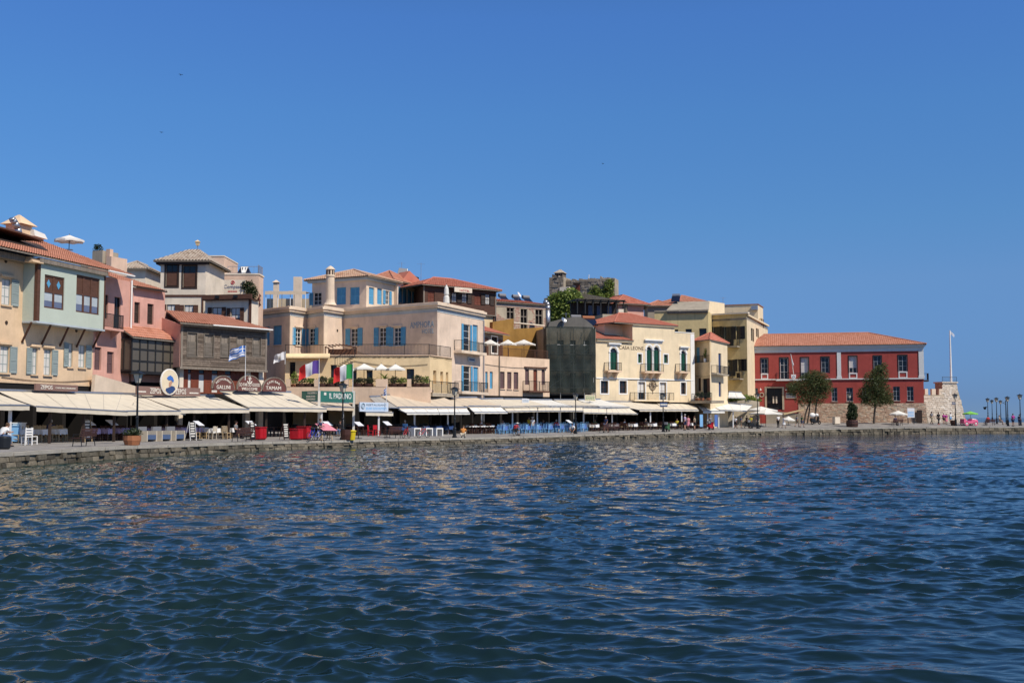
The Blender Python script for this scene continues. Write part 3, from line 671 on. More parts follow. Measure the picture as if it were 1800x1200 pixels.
def window(root, F, r, fr='white', nx=2, nz=3, sh=None, shl=True, shr=True, shw=None, sill=True, lintel=False, depth=.2, y=0.0, closed=False, pane='glass', curtain=None, slats=True, fw=.06, surround=None, trim=None, sillm=None, door=False, blind=0):
    a, b, c, d = r; e = y + depth - .012; mb = MB()
    if closed:
        mb.box(a, b, e - .05, e, d - fw, d).box(a, a + fw, e - .05, e, c, d - fw).box(b - fw, b, e - .05, e, c, d - fw)
    else:
        mb.box(a, b, e - .07, e, d - fw, d).box(a, b, e - .07, e, c, c + fw).box(a, a + fw, e - .07, e, c + fw, d - fw).box(b - fw, b, e - .07, e, c + fw, d - fw)
        for i in range(1, nx):
            x = a + (b - a) * i / nx; mb.box(x - fw * .4, x + fw * .4, e - .06, e, c + fw, d - fw)
        for j in range(1, nz):
            z = c + (d - c) * j / nz
            for i in range(nx):
                x0 = a + (b - a) * i / nx + fw * .4 + (fw * .6 if i == 0 else 0); x1 = a + (b - a) * (i + 1) / nx - fw * .4 - (fw * .6 if i == nx - 1 else 0)
                mb.box(x0, x1, e - .055, e, z - fw * .3, z + fw * .3)
    W = mb.build('door' if door else 'window', M_[fr], root, F)
    if closed:
        if nx == 1: shutter(F, W, a + fw, b - fw, c, d - fw, e - .02, M_[sh], slats=slats)
        else:
            for i in range(nx): shutter(F, W, a + fw + (b - a - 2*fw) * i / nx + .006, a + fw + (b - a - 2*fw) * (i + 1) / nx - .006, c, d - fw, e - .02, M_[sh], slats=slats)
    else:
        MB().box(a + fw, b - fw, e - .03, e - .018, c + fw, d - fw).build('pane', M_[pane], W, F)
        if curtain: 
            zc = c + fw if not blind else d - (d - c) * blind
            MB().box(a + fw, b - fw, e - .042, e - .032, zc, d - fw).build('curtain', M_[curtain], W, F)
        if sh:
            k = shw or (b - a) / 2
            if shl: shutter(F, W, a - k - .02, a - .02, c, d, y - .03, M_[sh], slats=slats)
            if shr: shutter(F, W, b + .02, b + k + .02, c, d, y - .03, M_[sh], slats=slats)
    if sill: MB().box(a - .08, b + .08, y - .11, y + depth - .09, c - .09, c - .004).build('sill', M_[sillm or 'amphora_trim'], W, F)
    if lintel: MB().box(a - .18, b + .18, y - .14, y - .002, d + .1, d + .24).build('lintel', M_[trim or 'amphora_trim'], W, F)
    if surround:
        q = .16; MB().box(a - q, a - .003, y - .03, y - .002, c - q, d + q).box(b + .003, b + q, y - .03, y - .002, c - q, d + q).box(a - .003, b + .003, y - .03, y - .002, d + .003, d + q).box(a - .003, b + .003, y - .03, y - .002, c - q, c - .003).build('surround', M_[surround], W, F)
    return W
def railing(mb, p0, p1, h=1.0, sp=.13, r=.012, posts=2.2):
    p0, p1 = Vector(p0), Vector(p1); d = p1 - p0; L_ = d.length
    if L_ < .05: return mb
    up = Vector((0, 0, 1))
    mb.cyl(p0 + up * h, p1 + up * h, .028, n=5).cyl(p0 + up * .08, p1 + up * .08, .018, n=4)
    n = max(1, int(L_ / sp))
    for i in range(n + 1): q = p0 + d * i / n; mb.cyl(q + up * .08, q + up * h, r, n=3, caps=False)
    k = max(1, round(L_ / posts))
    for i in range(k + 1): q = p0 + d * i / k; mb.cyl(q, q + up * (h + .04), .032, n=5)
    return mb
def tile_roof(root, F, pts, m, pw=.26, row=.42, name='roof', lift=.0, amp=.05):
    """tiled plane; pts in frame coordinates, first edge is the eave; each column of tiles is a raised round"""
    pts = [Vector(p) for p in pts]; e = (pts[1] - pts[0]); L_ = e.length; ex = e.normalized()
    n = ex.cross(pts[2] - pts[1]).normalized() if len(pts) > 2 else None
    if n.z < 0: n = -n
    up = n.cross(ex)
    if up.z < 0: up = -up
    q = [((p - pts[0]).dot(ex), (p - pts[0]).dot(up)) for p in pts]
    smin, smax = min(a for a, _ in q), max(a for a, _ in q)
    def span(s):
        ts = []
        for i in range(len(q)):
            (a, b), (c, d) = q[i], q[(i + 1) % len(q)]
            if abs(a - c) < 1e-7:
                if abs(a - s) < 1e-6: ts += [b, d]
            elif min(a, c) - 1e-7 <= s <= max(a, c) + 1e-7: ts.append(b + (d - b) * (s - a) / (c - a))
        return (min(ts), max(ts)) if len(ts) >= 2 else None
    ncol = max(1, round((smax - smin) / pw)); per = 4; ns = ncol * per
    tmax = max(b for _, b in q); nr = max(1, math.ceil(tmax / row)); V = []; Fc = []; U = []
    sp = [span(min(smax - 1e-5, max(smin + 1e-5, smin + (smax - smin) * i / ns))) for i in range(ns + 1)]
    prof = [0, .78, 1, .78]
    for r in range(nr):
        ids = []
        for i in range(ns + 1):
            if sp[i] is None: ids.append(None); continue
            t0 = min(max(r * row, sp[i][0]), sp[i][1]); t1 = min(max((r + 1) * row, sp[i][0]), sp[i][1]); s = smin + (smax - smin) * i / ns
            hgt = amp * prof[i % 4]
            V.append(pts[0] + ex * s + up * (t0 - (.03 if r and t0 > sp[i][0] + 1e-4 else 0)) + n * (hgt + lift + .035)); V.append(pts[0] + ex * s + up * t1 + n * (hgt + lift)); ids.append((len(V) - 2, t1 - t0, i / per, r))
        for i in range(ns):
            a, b = ids[i], ids[i + 1]
            if a is None or b is None or (a[1] < 1e-4 and b[1] < 1e-4): continue
            Fc.append((a[0], b[0], b[0] + 1, a[0] + 1)); c = math.floor(i / per) + .5; U.append((c, r + .5))
    me = bpy.data.meshes.new(name); me.from_pydata([tuple(v) for v in V], [], Fc); uvl = me.uv_layers.new(name='UVMap')
    arr = np.repeat(np.array(U, np.float32), 4, 0).ravel(); uvl.data.foreach_set('uv', arr); me.update()
    o = link(name, me, m, root, F)
    # underside boards
    MB().slab([tuple(p - n * .015) for p in pts], .09).build('roof_deck', M_['timber_grey2'], o, F)
    return o
def ridge_tiles(root, F, a, b, m, r=.1):
    a, b = Vector(a), Vector(b); n = max(1, int((b - a).length / .42)); mb = MB()
    for i in range(n): mb.cyl(a + (b - a) * i / n, a + (b - a) * (i + 1.08) / n, r * 1.1, r * .92, n=7)
    return mb.build('ridge', m, root, F)
def cover_stones(root, F, s0, s1, z0f, z1f, m, w=(.3, .7), h=.28, y=0.0, name='stonework', clip=None, out=.05, batter=0.0):
    """irregular coursed stones over a wall face, joined"""
    mb = MB(); z = z0f
    while z < z1f - .05:
        hh = h * random.uniform(.75, 1.25); hh = min(hh, z1f - z); s = s0 - random.uniform(0, .3)
        while s < s1:
            ww = random.uniform(*w); a, b = max(s, s0), min(s + ww, s1); s += ww
            if b - a < .06: continue
            if clip and not clip((a + b) / 2, z + hh / 2): continue
            o = random.uniform(.01, out); j = lambda: random.uniform(-.02, .02); g = .012
            yy = y + (z - z0f) * batter; y2 = y + (z + hh - z0f) * batter
            mb.hexa([(a + g + j(), yy - o + j(), z + g), (b - g + j(), yy - o + j(), z + g), (b - g, yy + .1, z + g), (a + g, yy + .1, z + g)], [(a + g + j(), y2 - o + .01 + j(), z + hh - g), (b - g + j(), y2 - o + .01 + j(), z + hh - g), (b - g, y2 + .1, z + hh - g), (a + g, y2 + .1, z + hh - g)])
        z += hh
    return mb.build(name, m, root, F, kind='stuff')
# ---------------------------------------------------------------- lettering (made once, before the scene grows)
_TXT = {}
def prep_texts(strs):
    tmp = []
    for s_ in strs:
        c = bpy.data.curves.new('t', 'FONT'); c.body = s_; c.size = 1; c.extrude = .012; c.align_x = 'CENTER'; c.resolution_u = 2
        o = bpy.data.objects.new('t', c); C.objects.link(o); tmp.append((s_, o))
    dg = bpy.context.evaluated_depsgraph_get(); dg.update()
    for s_, o in tmp:
        me = bpy.data.meshes.new_from_object(o.evaluated_get(dg)); _TXT[s_] = me
    for s_, o in tmp: c = o.data; bpy.data.objects.remove(o); bpy.data.curves.remove(c)
def lettering(root, F, s_, x, z, w, h, m, y=-.02, name='lettering', skew=0, arc=None):
    me = _TXT[s_].copy(); co = np.empty(len(me.vertices) * 3, np.float32); me.vertices.foreach_get('co', co); co = co.reshape(-1, 3)
    mn, mx = co.min(0), co.max(0); u = (co[:, 0] - (mn[0] + mx[0]) / 2) / (mx[0] - mn[0]) * w; v = (co[:, 1] - mn[1]) / (mx[1] - mn[1]) * h; d = co[:, 2]
    if arc:
        R = arc; th = u / R; r = R + v
        u = r * np.sin(th); v = r * np.cos(th) - R
    out = np.stack([x + u + v * skew, y - d, z + v], -1).astype(np.float32)
    me.vertices.foreach_set('co', out.ravel()); me.materials.clear(); me.update(); me.name = name
    return link(name, me, m, root, F)
prep_texts(['AMPHORA', 'HOTEL', 'CASA LEONE', 'ZEPOS', 'CAFE RESTAURANT', 'IL PADRINO', 'PADRINO', 'RESTAURANT', 'GALLINI', 'CAFE BAR', 'SO FAR SO GOOD', 'WELCOME', 'TAMAM', 'Compass'])
def print_lines(root, F, x0, x1, z0, z1, n, m, y=-.02, name='small_print'):
    rp = random.Random(int(x0 * 97 + z0 * 31 + n)); mb = MB()
    for i in range(n):
        z = z1 - (z1 - z0) * (i + .5) / n; h = (z1 - z0) / n * .28; x = x0
        while x < x1 - .02:
            k = rp.uniform(.05, .22) * (x1 - x0); e = min(x1, x + k); mb.box(x, e - k * .15, y - .006, y, z - h, z + h); x = e
    return mb.build(name, m, root, F)
def hipq(root, p0, p1, p2, z, h, m, o=.5, pw=.28, amp=.05):
    """pyramid roof over the real corner points of a house: p0-p1 front edge, p2 end of the right side"""
    p0, p1, p2 = Vector((p0.x, p0.y, z)), Vector((p1.x, p1.y, z)), Vector((p2.x, p2.y, z)); p3 = p0 + p2 - p1; c = (p0 + p2) / 2
    q = [p + (p - c).normalized() * o * 1.35 for p in (p0, p1, p2, p3)]; ap = c + Vector((0, 0, h)); I = at((0, 0, 0))
    for i in range(4): tile_roof(root, I, [q[i], q[(i + 1) % 4], ap], M_[m], pw=pw, amp=amp)
    for i in (0, 1, 2): ridge_tiles(root, I, q[i] + Vector((0, 0, .07)), ap + Vector((0, 0, .07)), M_[m])
# ---------------------------------------------------------------- foliage
def leaves(mb, blobs, n, size, rnd, flat=.3):
    tot = sum(b[3] * b[4] * b[5] for b in blobs)
    for cx, cy, cz, rx, ry, rz in blobs:
        k = int(n * rx * ry * rz / tot) + 4
        for _ in range(k):
            v = Vector((rnd.gauss(0, 1), rnd.gauss(0, 1), rnd.gauss(0, 1))).normalized() * (rnd.random() ** .42)
            p = Vector((cx + v.x * rx, cy + v.y * ry, cz + v.z * rz)); s = size * rnd.uniform(.6, 1.4)
            a = Vector((rnd.gauss(0, 1), rnd.gauss(0, 1), rnd.gauss(0, .7))).normalized(); b = a.orthogonal().normalized(); q = rnd.uniform(0, 6.28); b = (b * math.cos(q) + a.cross(b) * math.sin(q))
            mb.quad(p - a * s - b * s * flat, p + a * s * .2 - b * s * flat * 1.6, p + a * s, p + b * s * flat * 1.2)
    return mb
# ================================================================ BUILDINGS
def S(F, u, off=0.0, v=620): return F.sz(u, v, off)[0]
def H(F, u, v, off=0.0): return F.sz(u, v, off)[1]
def ground_floor(root, F, s0, s1, zt, m='shade_black', D=4.0, bay=3.2, y=0.0, name='shopfront', zb=-1.0):
    """ground storey of recesses between piers, coloured near black for the shade of the rooms"""
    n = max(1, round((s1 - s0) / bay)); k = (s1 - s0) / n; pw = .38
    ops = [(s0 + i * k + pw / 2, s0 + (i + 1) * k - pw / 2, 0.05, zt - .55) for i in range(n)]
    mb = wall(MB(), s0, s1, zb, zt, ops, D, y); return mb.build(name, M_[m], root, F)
def block(root, F, s0, s1, z0, z1, D, m, ops=(), depth=.22, name='wall', y=0.0):
    mb = wall(MB(), s0, s1, z0, z1, ops, depth, y); body(mb, s0, s1, z0, z1, D, y); return mb.build(name, M_[m], root, F)
def R_(F, *a, off=0.0): return F.rect(*a, off=off)

# ---- A: apricot house with the mint oriel
FA = Fac(0, 71.5, 232, 86, z=.9)
hA = thing('harbour_house', 'apricot house with projecting mint green oriel and grey shutters at far end of quay', 'house', FA)
ze = (FA.sz(64, 446, -1.35)[1] + FA.sz(190, 476, -1.35)[1]) / 2
sA0, sA1 = S(FA, -120), S(FA, 163, v=640); zgA = H(FA, 90, 676)
wA = [(3, 490, 19, 536), (0, 608, 16, 655), (55, 612, 66, 658), (77, 614, 90, 659), (119, 603, 128, 645), (138, 606, 150, 646)]
opsA = [R_(FA, *q) for q in wA]
block(hA, FA, sA0, sA1, zgA, ze - .15, 9, 'cream_apricot', opsA, .18)
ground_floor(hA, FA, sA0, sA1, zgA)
for q, (l, r) in zip(opsA, [(0, 1), (0, 1), (1, 0), (0, 1), (1, 0), (0, 1)]):
    window(hA, FA, q, 'grey_shutter', 2, 3, sh='grey_shutter', shl=bool(l), shr=bool(r), shw=(q[1] - q[0]) * .8, lintel=q is not opsA[4] and q is not opsA[5], trim='cream_apricot', sillm='cream_apricot', depth=.18, curtain='curtain', blind=1)
m_ = MB(); m_.box(sA0, sA1, -.06, -.002, zgA, zgA + .14); m_.build('string_course', M_['cream_apricot'], hA, FA)
for u, v in ((10, 459), (11, 567), (134, 581)):
    x, z = FA.sz(u, v); MB().cyl((x, -.03, z), (x, .1, z), .13, n=10).build('vent', M_['timber_dark'], hA, FA)
# oriel
yo = -1.05; sb0 = S(FA, 40, v=520); sb1 = S(FA, 184, yo, v=530); zb0 = H(FA, 120, 571, yo); zb1 = ze - .12
wb = [R_(FA, 78, 485, 113, 543, off=yo), R_(FA, 134, 486, 175, 551, off=yo)]
mb = wall(MB(), sb0 + .28, sb1 - .12, zb0, zb1, wb, .16, yo)
mb.quad((sb0, yo + .02, zb0), (sb0, 0, zb0), (sb0, 0, zb1), (sb0, yo + .02, zb1)).quad((sb1, yo + .02, zb0), (sb1, 0, zb0), (sb1, 0, zb1), (sb1, yo + .02, zb1)).quad((sb0, yo, zb0), (sb1, yo, zb0), (sb1, 0, zb0), (sb0, 0, zb0))
ori = mb.build('oriel', M_['mint'], hA, FA)
MB().box(sb0 - .02, sb0 + .28, yo - .03, yo + .2, zb0, zb1).build('corner_post', M_['timber_brown'], ori, FA); MB().box(sb1 - .12, sb1 + .03, yo - .03, yo + .14, zb0, zb1).build('corner_post', M_['timber_brown'], ori, FA)
MB().box(sb0 - .05, sb1 + .05, yo - .05, yo + 1.0, zb0 - .12, zb0 - .004).build('base_board', M_['bluegrey'], ori, FA)
for i, q in enumerate(wb):
    a, b, c, d = q; n = 2 + i; k = (b - a) / n; mb = MB(); e = yo + .14
    mb.box(a, b, e - .09, e, d - .1, d).box(a, b, e - .09, e, c, c + .1).box(a, b, e - .085, e, (c + d) / 2 - .06, (c + d) / 2 + .06)
    for j in range(n + 1): x = a + k * j; mb.box(max(a, x - .09), min(b, x + .09), e - .08, e, c + .1, d - .1)
    mb.box(a + .09, b - .09, e - .045, e, (c + d) / 2 + .06, d - .1)
    W = mb.build('window', M_['timber_brown'], hA, FA)
    for j in range(n):
        MB().box(a + k * j + .09, a + k * (j + 1) - .09, e - .03, e - .01, c + .1, (c + d) / 2 - .06).build('pane', M_['curtain_blue'], W, FA)
        MB().box(a + k * j + .1, a + k * (j + 1) - .1, e - .04, e - .032, c + .1 + (d - c) * .18, (c + d) / 2 - .06).build('blind', M_['bluegrey'], W, FA)
        if i == 0:
            x = a + k * (j + .5); z = c + (d - c) * .74; MB().prism([(x - .2, z), (x, z - .28), (x + .2, z), (x, z + .28)], e - .07, e - .05).build('diamond_panel', M_['blue'], W, FA)
for ut, vt, ub, vb in ((56, 566, 38, 602), (90, 570, 73, 605), (121, 573, 105, 608), (150, 576, 134, 610), (178, 578, 163, 611)):
    x0, z0 = FA.sz(ub, vb); x1 = S(FA, ut, yo + .1, v=vt); MB().tube([(x0, -.01, z0), (x1, yo + .12, zb0 - .12)], .075, 4).build('brace', M_['timber_brown'], hA, FA)
sR0 = S(FA, 190, -1.35, v=477)
tile_roof(hA, FA, [(sA0, -1.35, ze), (sR0, -1.35, ze), (sR0, 5.6, ze + 2.7), (sA0, 5.6, ze + 2.7)], M_['tile'], pw=.24, row=.38, amp=.06)
ridge_tiles(hA, FA, (sA0, 5.6, ze + 2.4), (sR0, 5.6, ze + 2.4), M_['tile'])
MB().box(sA0, sb0 - .1, -.7, -.01, ze - .5, ze - .12).box(sb0 - .1, sb1, yo - .25, yo - .05, ze - .42, ze - .12).build('eaves_moulding', M_['timber_grey2'], hA, FA)
mb = MB()
for i in range(4): mb.box(sb0 - .9 + i * .04, sb0 + .18, yo - .3 + i * .09, -.72, ze - .5 + i * .09, ze - .43 + i * .09)
mb.build('stepped_cornice', M_['cream_apricot'], hA, FA)
# roof terrace: curved brown canopy over a solid dark block that paints the shaded terrace
zc = H(FA, 40, 404, 1.6)
shade_block = MB().hexa([(sA0, .6, ze + .5), (S(FA, 82, .8, v=430), .6, ze + .45), (S(FA, 82, .8, v=430) - .4, 4.2, ze + .5), (sA0, 4.2, ze + .5)], [(sA0, .75, ze + .98), (S(FA, 82, .8, v=430), .7, ze + .93), (S(FA, 60, 4.2, v=420), 4.2, ze + 2.2), (sA0, 4.2, ze + 2.2)])
shade_block.build('terrace_shade_block', M_['timber_dark'], hA, FA)
pts = []
sc1 = S(FA, 77, .5, v=417); n = 8
cm = MB()
for i in range(n):
    a = sA0 + (sc1 - sA0) * i / n; b = sA0 + (sc1 - sA0) * (i + 1) / n; f = lambda t: zc - .42 - .2 * max(0, (t - .6) / .4) ** 2
    za, zb_ = f(i / n), f((i + 1) / n); cm.hexa([(a, .5, za - .1), (b, .5, zb_ - .1), (b, 3.2, zb_ + .1), (a, 3.2, za + .1)], [(a, .5, za), (b, .5, zb_), (b, 3.2, zb_ + .2), (a, 3.2, za + .2)])
cm.build('terrace_canopy', M_['timber_brown'], hA, FA)
def chimney(root, F, x, y, z, w, d, h, m, cap=True, name='chimney'):
    mb = MB().box(x - w/2, x + w/2, y - d/2, y + d/2, z, z + h)
    if cap: mb.hexa([(x - w*.72, y - d*.72, z + h + .01), (x + w*.72, y - d*.72, z + h + .01), (x + w*.72, y + d*.72, z + h + .01), (x - w*.72, y + d*.72, z + h + .01)], [(x - .06, y - .06, z + h + .6*w), (x + .06, y - .06, z + h + .6*w), (x + .06, y + .06, z + h + .6*w), (x - .06, y + .06, z + h + .6*w)])
    return mb.build(name, M_[m], root, F)
x, z = FA.sz(33, 410, 4.5); chimney(hA, FA, x, 4.5, z - .6, 1.25, 1.2, 1.15, 'cream_apricot')
pp = [FA.sz(u, v, 3.6) for u, v in ((34, 412), (31, 401), (26, 391), (22, 386))]
MB().tube([(a, 3.6, b) for a, b in pp] + [(pp[-1][0] - .05, 3.6, pp[-1][1] + .1)], .23, 10).build('flue_duct', M_['metal_grey'], hA, FA, smooth=True)

# ---- B: narrow pink house with the iron balcony
sB0, sB1 = sA1 + .003, S(FA, 229, v=560)
FBk = FA.sub(sB0, 0)
hB = thing('harbour_house', 'narrow pink house with an iron balcony, right of the mint green oriel', 'house', FBk)
wB = [(184, 518, 190, 560), (201, 522, 212, 561), (166, 610, 178, 650), (188, 618, 200, 656), (212, 613, 222, 652)]
opB = [R_(FA, *q) for q in wB]; opB[1] = (opB[1][0], opB[1][1], H(FA, 206, 577), opB[1][3])
zgB = H(FA, 195, 672)
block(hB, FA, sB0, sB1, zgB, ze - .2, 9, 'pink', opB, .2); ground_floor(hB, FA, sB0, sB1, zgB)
for i, q in enumerate(opB): window(hB, FA, q, 'timber_dark', 2, 3, sh='timber_brown' if i < 2 else 'purple_shutter', closed=i >= 2, shl=False, shr=False, sill=False, lintel=False)
bx0, bx1 = S(FA, 183, -.8, v=570), S(FA, 217, -.8, v=570); bz = H(FA, 200, 577, -.8)
bal = MB().box(bx0, bx1, -.85, -.003, bz - .16, bz).build('balcony', M_['pink'], hB, FA)
rl = MB(); railing(rl, (bx0 + .05, -.8, bz), (bx1 - .05, -.8, bz), 1.0, .11, .02); railing(rl, (bx1 - .05, -.8, bz), (bx1 - .05, -.05, bz), 1.0, .11, .02); railing(rl, (bx0 + .05, -.8, bz), (bx0 + .05, -.05, bz), 1.0, .11, .02); rl.build('railing', M_['metal_black'], bal, FA)
for k in (bx0 + .3, bx1 - .3): MB().prism([(0, 0), (.0, -.6), (.7, 0)], -.06, .06).build('bracket', M_['pink'], bal, FA.sub(k, -.01, bz - .165, -math.pi / 2))
tile_roof(hB, FA, [(sR0 + .01, -1.35, ze), (S(FA, 233, -1.2, v=480), -1.35, ze), (sR0 + 1.2, 5.6, ze + 2.7), (sR0 + .01, 5.6, ze + 2.7)], M_['tile'], pw=.24, row=.38)
MB().cyl((sR0, -1.42, ze - .05), (S(FA, 232, -1.2, v=480), -1.42, ze - .05), .07).cyl((sB1 - .05, -.1, ze - .1), (sB1 - .05, -.1, zgB + 3.4), .07).build('gutter_pipe', M_['white'], hB, FA)
# white shed wall filling the gap below
# ---- C: pink house with the dark glazed bay
FC = Fac(229, 86.2, 318, 91.8, z=.9)
hC = thing('harbour_house', 'salmon pink house with a dark glazed bay window under a red shed roof', 'house', FC)
zc1 = (H(FC, 234, 502, -.4) + H(FC, 288, 511, -.4)) / 2; sC1 = S(FC, 318)
wC = [R_(FC, 236, 531, 246, 568), R_(FC, 259, 534, 270, 570)]; zgC = H(FC, 270, 672)
block(hC, FC, 0, S(FC, 288), zgC, zc1 - .05, 8, 'pink', wC, .2)
ground_floor(hC, FC, 0, sC1, zgC)
for q in wC: window(hC, FC, q, 'timber_dark', 1, 1, sh='timber_dark', closed=True, sill=False)
tile_roof(hC, FC, [(-.1, -.4, zc1), (S(FC, 291, -.4), -.4, zc1), (.9, 5, zc1 + 1.9), (-.1, 5, zc1 + 1.9)], M_['tile'], pw=.24)
MB().box(-.1, S(FC, 291, -.4), -.46, -.38, zc1 - .12, zc1 - .01).build('gutter', M_['timber_dark'], hC, FC)
yv = -1.5; v0, v1 = S(FC, 229, yv, v=620) + .2, S(FC, 313, yv, v=620); zv0, zv1 = H(FC, 285, 655, yv), H(FC, 285, 599, yv)
mb = MB(); xs = [v0 + (v1 - v0) * i / 6 for i in range(7)]
for x in xs: mb.box(x - .06, x + .06, yv, yv + .1, zv0, zv1)
for z in (zv0, zv0 + (zv1 - zv0) * .32, zv0 + (zv1 - zv0) * .68, zv1): mb.box(v0, v1, yv + .005, yv + .095, z - .06, z + .06)
for x in (v0, v1): mb.box(x - .05, x + .05, yv + .1, -.003, zv0, zv0 + .14).box(x - .05, x + .05, yv + .1, -.003, zv1 - .14, zv1).box(x - .05, x + .05, yv / 2 - .05, yv / 2 + .05, zv0 + .14, zv1 - .14)
mb.box(v0, v1, yv, -.01, zv0 - .16, zv0 - .065)
bay = mb.build('glazed_bay', M_['dark_frame'], hC, FC)
for i in range(6):
    for j in range(3):
        f = [0, .32, .68, 1]; a, b = zv0 + (zv1 - zv0) * f[j] + .06, zv0 + (zv1 - zv0) * f[j + 1] - .06
        MB().box(xs[i] + .06, xs[i + 1] - .06, yv + .04, yv + .055, a, b).build('pane', M_['glass_dull'], bay, FC)
for x in (v0, v1): MB().box(x - .01, x + .01, yv + .1, -.05, zv0 + .14, zv1 - .14).build('side_pane', M_['glass_dull'], bay, FC)
MB().quad((v0 + .2, -.4, zv0), (v1 - .2, -.4, zv0), (v1 - .2, -.4, zv1), (v0 + .2, -.4, zv1)).build('curtain', M_['curtain'], bay, FC)
zr = H(FC, 270, 577); tile_roof(hC, FC, [(v0 - .15, yv - .2, zv1 + .08), (v1 + .15, yv - .2, zv1 + .08), (v1 - .6, -.01, zr), (v0 - .15, -.01, zr)], M_['tile'], pw=.24, name='bay_roof')

# ---- D: weathered timber house
FD = Fac(315, 88, 468, 95, z=.85)
hD = thing('harbour_house', 'grey weathered timber clad house over red brown doors, behind the arched signs', 'house', FD)
sD0, sD1 = 0, S(FD, 468); zd0 = H(FD, 392, 648); zd1 = (H(FD, 320, 568, -.5) + H(FD, 470, 577.5, -.5)) / 2
wD = [R_(FD, *q) for q in ((329, 585, 345, 625), (359, 588, 374, 626), (388, 590, 402, 626), (416, 592, 430, 626), (444, 592, 457, 625))]
block(hD, FD, sD0, sD1, zd0, zd1, 7, 'timber_dark', wD, .1)
mb = MB(); z = zd0
while z < zd1 - .05:
    ops = sorted([(o[0] - .1, o[1] + .1) for o in wD if o[2] - .1 < z + .09 < o[3] + .1]); x = sD0
    segs = []
    for a, b in ops: segs.append((x, a)); x = b
    segs.append((x, sD1))
    for a, b in segs:
        n = max(1, int((b - a) / 2.4))
        for i in range(n):
            j = random.uniform(-.008, .008); p, q = a + (b - a) * i / n + .006, a + (b - a) * (i + 1) / n - .006
            mb.hexa([(p, -.075 + j, z + j), (q, -.075 + j, z + j), (q, -.002, z), (p, -.002, z)], [(p, -.022, z + .165), (q, -.022, z + .165), (q, -.002, z + .165), (p, -.002, z + .165)])
    z += .165
mb.build('plank_cladding', island_mat('grey_boards', [(.085, .064, .048), (.16, .125, .095), (.23, .18, .14), (.12, .09, .07)], .9, .5, 18), hD, FD, kind='stuff')
for q in wD:
    W = window(hD, FD, q, 'timber_grey', 1, 2, sill=False, closed=False, depth=.1, pane='timber_grey2', fw=.09, slats=False)
    a, b, c, d = q; MB().box(a - .1, b + .1, -.075, -.048, d + .003, d + .12).box(a - .1, b + .1, -.075, -.048, c - .12, c - .003).box(a - .1, a - .003, -.075, -.048, c, d).box(b + .003, b + .1, -.075, -.048, c, d).build('frame', M_['timber_grey'], W, FD)
    MB().box(a + .1, b - .1, .0, .05, c + .1, c + (d - c) * .62).build('shutter_board', M_['timber_grey'], W, FD)
MB().box(sD0 - .1, sD1 + .1, -.09, -.05, zd0 - .14, zd0 + .02).box(sD0 - .02, sD0 + .16, -.08, -.05, zd0 + .02, zd1).box(sD1 - .16, sD1 + .02, -.08, -.05, zd0 + .02, zd1).build('trim_boards', M_['timber_grey2'], hD, FD)
MB().box(sD0 - .1, sD1 + .1, -.35, -.05, zd1 - .22, zd1 - .02).build('eaves_board', M_['timber_grey2'], hD, FD)
zrd = H(FD, 330, 549, 4.5)
tile_roof(hD, FD, [(S(FD, 316, -.55), -.55, zd1), (S(FD, 476, -.55), -.55, zd1), (S(FD, 385, 4.5, v=552), 4.5, zrd), (S(FD, 290, 4.5, v=550), 4.5, zrd)], M_['tile'], pw=.24)
MB().hexa([(-.05, .02, zd0), (-.006, .02, zd0), (-.006, 5, zd0), (-.05, 5, zd0)], [(-.05, .02, zd1 - .1), (-.006, .02, zd1 - .1), (-.006, 5, zrd - .1), (-.05, 5, zrd - .1)]).build('side_wall', M_['pink'], hD, FD)
MB().box(sD0, sD1, 4.0, 7, 0, zrd - .1).build('rear_wall', M_['pink'], hD, FD)
MB().cyl((S(FD, 365), -.62, zd1 - .03), (S(FD, 470), -.62, zd1 - .03), .06).build('gutter', M_['white'], hD, FD)
yg = .55; zg0 = H(FD, 392, 692, yg); ptn = [('offwhite', 314, 321), ('timber_red', 322, 329), ('g', 329, 337), ('timber_red', 337, 348), ('g', 348, 360), ('timber_red', 360, 371), ('g', 371, 384), ('timber_red', 384, 394), ('g', 394, 407), ('timber_red', 407, 431), ('offwhite', 431, 439), ('timber_red', 439, 454), ('offwhite', 454, 462), ('timber_brown', 462, 468)]
for m, a, b in ptn:
    x0, x1 = S(FD, a, yg, v=670), S(FD, b, yg, v=670)
    if m == 'g':
        W = MB().box(x0, x0 + .08, yg, yg + .1, zg0, zd0).box(x1 - .08, x1, yg, yg + .1, zg0, zd0).box(x0 + .08, x1 - .08, yg, yg + .1, zd0 - .5, zd0 - .42).box(x0 + .08, x1 - .08, yg, yg + .1, zg0, zg0 + .1).build('window', M_['timber_red'], hD, FD)
        MB().box(x0 + .08, x1 - .08, yg + .06, yg + .08, zg0 + .1, zd0 - .5).build('pane', M_['curtain'], W, FD); MB().box(x0 + .08, x1 - .08, yg + .06, yg + .08, zd0 - .42, zd0).build('pane', M_['glass'], W, FD)
    elif m == 'offwhite': MB().box(x0, x1, yg - .1, yg + .3, -1, zd0).build('pillar', M_['offwhite'], hD, FD)
    else:
        nb = max(1, round((x1 - x0) / .55)); k = (x1 - x0) / nb
        for i in range(nb): shutter(FD, hD, x0 + k * i + .01, x0 + k * (i + 1) - .01, zg0, zd0 - .02, yg + .05, M_[m], name='door_leaf', slats=False)
ground_floor(hD, FD, sD0, sD1, zg0 - .02, y=yg)

